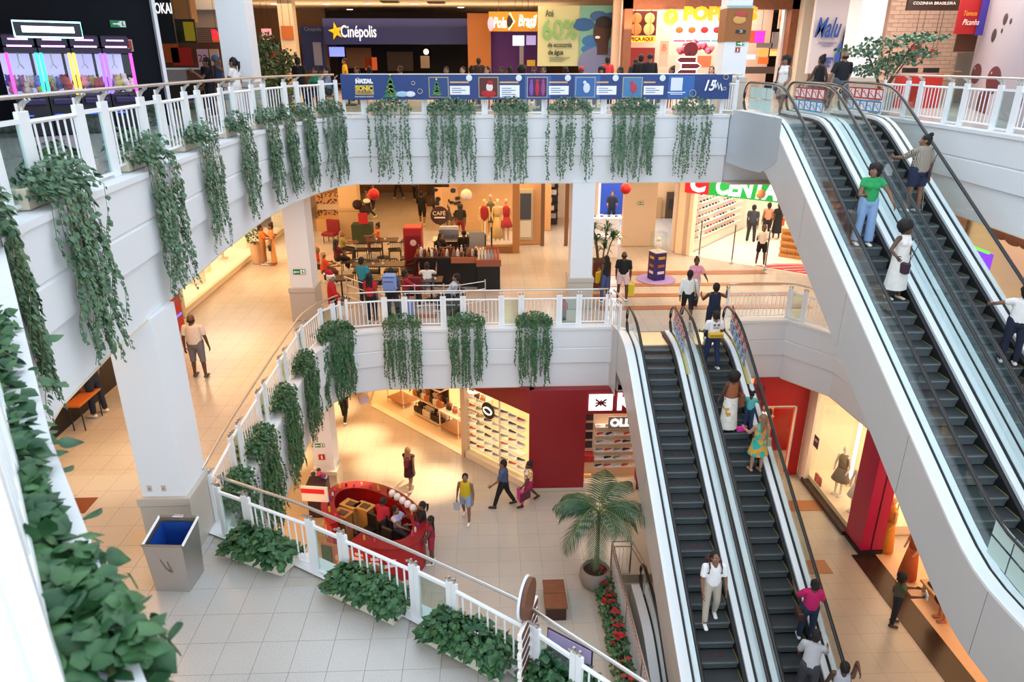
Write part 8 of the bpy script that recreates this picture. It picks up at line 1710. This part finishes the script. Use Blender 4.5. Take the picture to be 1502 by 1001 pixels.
def tables3():
    seats = [(437, 25.5, 80, '14141a', 'short', 'seated person in black with back turned near the top shrubs', 1.9), (461, 24.5, 230, '3a8a6a', 'bun', 'seated person in a green top by the cinema panel', 0), (478, 24.6, 200, '7a8aa8', 'short', 'seated person in a grey-blue top by the cinema panel', 0), (505, 33, 200, 'c8a82a', 'short', 'person in a yellow shirt in front of the cinema', 1.7),
             (522, 28, 240, '1c1c24', 'long', 'seated person in black in front of the cinema screen', 0), (541, 29, 100, '2c2c34', 'long', 'seated person with dark hair in front of the orange poster', 0), (586, 30, 200, 'a85a3a', 'short', 'person in brown passing the dark cinema lobby', 0), (654, 25.5, 260, 'd8d0cc', 'short', 'seated person in white above the second picture of the banner', 0),
             (678, 26, 255, '4a4450', 'short', 'seated person in grey below the orange wall', 0), (691, 26.5, 100, 'c0a8a0', 'bun', 'seated person in beige below the orange wall', 0), (702, 30, 90, '2c1c18', 'short', 'person in dark brown standing before the orange wall', 1.7), (714, 26, 240, 'a89a90', 'long', 'seated person with long hair before the acai shop', 0),
             (735, 27, 250, '7a3040', 'short', 'seated person in wine red at the acai shop', 0), (747, 25.5, 120, 'd8d4d8', 'short', 'seated person in white at the acai shop', 0), (765, 26, 100, '1a1a20', 'afro', 'seated person in black with big hair at the acai shop', 0), (783, 27.5, 240, 'b8a8a0', 'short', 'seated person in pale clothes at the acai shop edge', 0),
             (797, 25, 260, '28242c', 'long', 'seated person in dark clothes under the billboard', 0), (830, 26, 80, '18181e', 'short', 'seated person in black under the billboard', 0), (853, 26, 240, '1c1a20', 'cap', 'seated person with a red cap under the billboard', 0), (883, 25.4, 250, 'c8a8a0', 'curly', 'seated person with curly hair under the billboard', 0), (891, 27.5, 100, 'c02a2c', 'short', 'person in a red and black shirt under the billboard', 1.74),
             (910, 25.5, 200, 'd8b8b4', 'long', 'seated person in pale pink beside the pier', 0), (986, 26, 200, '2a2428', 'bun', 'seated person near the peach banner', 0), (1045, 27, 250, 'e0a8a8', 'long', 'seated person in pink beside the poster column', 0)]
    hc_ = {'seated person with a red cap under the billboard': 'b02020'}
    for i, (px_, Y_, f_, tp, hr, lb, st) in enumerate(seats):
        if st: person(P3(px_, Y_), f_, lb, st if st < 1.85 else 1.7, 'stand', tp, '22242c', 'dm'[i % 2], hr, hc_.get(lb, '120c0a'), voxel=.022, sleeve=.7)
        else: 
            p = P3(px_, Y_); person(p, f_, lb, 1.72, 'sit', tp, '262a38', 'dml'[i % 3], hr, hc_.get(lb, '120c0a'), voxel=.022, sleeve=.7, seat_h=.50, female=hr in ('long', 'bun'))
            q = R(f_); c = thing('dining_chair', (p[0], p[1], 0), 'brown wooden food hall chair behind the far top railing', 'chair', 'food hall chairs', q - math.pi / 2)
            MB().box((0, 0, .45), (.42, .42, .04), 0, .01).build('seat', WOOD, c); MB().box((0, -.23, .75), (.42, .03, .35), 0, .01).build('backrest', WOOD, c)
            for sx in (-.18, .18):
                for sy in (-.18, .18): MB().box((sx, sy, .22), (.035, .035, .44)).build('leg', WOOD, c)
            if i % 2 == 0:
                tb = thing('dining_table', (p[0] + .55 * math.cos(q), p[1] + .55 * math.sin(q), 0), 'square wooden food hall table behind the far top railing', 'table', 'food hall tables'); MB().box((0, 0, .74), (.7, .7, .04), 0, .01).build('tabletop', M('6a3420', .4), tb); MB().tube([(0, 0, .04), (0, 0, .72)], .035, 6).build('column_leg', BLACK, tb); MB().box((0, 0, .02), (.5, .5, .04)).build('base', BLACK, tb)
tables3()
# --- lowest level
P1 = lambda px, py: P2(px, py, Z1)
a1 = person(P1(684, 763), 255, 'man in a yellow sleeveless shirt and denim shorts walking on the lowest level', 1.72, 'walk', 'c8b020', '8ea4c0', 'm', 'short', sleeve=0, leg='shorts', head=(15, -10), arms=((6, 12, 10), (-10, 14, 24)), bulk=1.14, legs=((16, 6), (-14, 14))); bag(a1, 1, 'small grey-white bag carried by the yellow shirt man', 'b8bcc8', (.20, .08, .26), -.08)
a2 = person(P1(738, 743), 172, 'man in a slate blue shirt and black trousers striding left on the lowest level', 1.80, 'walk', '46587a', '16161c', 'm', 'short', sleeve=.8, legs=((20, 5), (-18, 12)), shoes='201c1c', bulk=1.12)
a3 = person(P1(775, 739), 200, 'woman in a floral blouse and pink shorts with shopping bags at the red wall', 1.66, 'walk', 'e0d4d0', 'b02860', 'd', 'bun', sleeve=.6, leg='shorts', female=True, pattern=PT1, bulk=1.08, shoes='3a2a2a'); bag(a3, 0, 'bright pink paper bag with a pale frame at the red wall', 'e0409a', (.36, .10, .42), -.02); bag(a3, 1, 'plain white plastic bag at the red wall', 'e8e0e0', (.28, .10, .32), .04)
b_ = world_pt(a3, (-.55, .35, .62)); t = thing('shopping_bag', b_, 'dark wine coloured flat bag swinging in front of the floral blouse woman', 'bag', rz=a3.rotation_euler.z); MB().box((0, 0, .1), (.06, .42, .30), .4, .01).build('bag_body', M('5a2030'), t); MB().tube([(0, .05, .25), (.2, -.1, .4), (.4, -.2, .45)], .006, 5).build('handle', M('5a2030'), t)
a4 = person(P1(602, 716), 75, 'blond woman in a dark wine dress seen from behind on the lit lowest level', 1.66, 'walk', '4a1820', '3a1218', 'm', 'long', 'a87a50', sleeve=.1, female=True, skirt=(.34, .02, '3a1218'), shoes='d8c0a8'); shoulder_bag(a4, 1, 'wine red backpack on the dark dress', '6a2028', .16, (.26, .12, .30), (-.2, -.16))
a5 = person(P1(1308, 916), 340, 'woman in an olive top and dark trousers holding papers in the lower right aisle', 1.62, 'stand', '4a5238', '1c1c24', 'd', 'curly', sleeve=.3, female=True, shoes='4a2c20', arms=((30, 10, 70), (45, 8, 60))); bag(a5, 1, 'pale papers held by the woman in olive', 'd8dce4', (.24, .03, .14), .14); shoulder_bag(a5, 0, 'small brown bag of the woman in olive', '5a3828', .35, (.2, .1, .18))
person(P1(506, 618), 80, 'distant person in black below the rounded fascia corner, legs showing', 1.7, 'walk', '18161a', '141216', 'd', 'short', sleeve=.8)
kp = (-3.3, 17.0)
person(P1(622, 806), 190, 'woman in a black T-shirt with hair tied up standing at the kiosk end', 1.68, 'stand', '16161c', '16161c', 'm', 'pony', sleeve=.8, female=True, arms=((30, 10, 60), (30, 10, 60))); person(P1(634, 826), 190, 'woman in a dark red top with long dark hair at the kiosk end', 1.62, 'stand', '8a1a38', '9a2a40', 'd', 'long', sleeve=.2, female=True, leg='shorts', arms=((30, 10, 50), (20, 10, 60)))
a6 = P1(584, 798); person((a6[0], a6[1], Z1), 330, 'seated customer in a pale lilac top at the kiosk', 1.66, 'sit', 'c0b4cc', '3a3444', 'm', 'short', sleeve=.5, seat_h=.48, female=True, arms=((60, 20, 20), (60, 12, 30))); a7 = P1(562, 800); person((a7[0], a7[1], Z1), 60, 'kiosk worker in a red apron inside the kiosk', 1.62, 'stand', 'b02034', '1c1c22', 'd', 'cap', '2a1c1c', sleeve=.7, lean=16)
flush()
bpy.context.view_layer.update(); dg = bpy.context.evaluated_depsgraph_get()
for o in [o for o in COL.objects if o.type == 'FONT']:
    me = bpy.data.meshes.new_from_object(o.evaluated_get(dg), depsgraph=dg); cu = o.data; nm_ = o.name; par, l_, r_, s_, sl_ = o.parent, o.location.copy(), o.rotation_euler.copy(), o.scale.copy(), 0
    bpy.data.objects.remove(o); n_ = bpy.data.objects.new(nm_, me); COL.objects.link(n_); n_.parent = par; n_.location = l_; n_.rotation_euler = r_; n_.scale = s_
for o in [o for o in COL.objects if o.name.startswith('person')]:
    for k_ in ('_hc', '_hands', '_sh', '_hip'):
        if k_ in o: del o[k_]
for o in COL.objects:
    if '_world' in o: del o['_world']
bpy.data.scenes.remove(tmpsc)
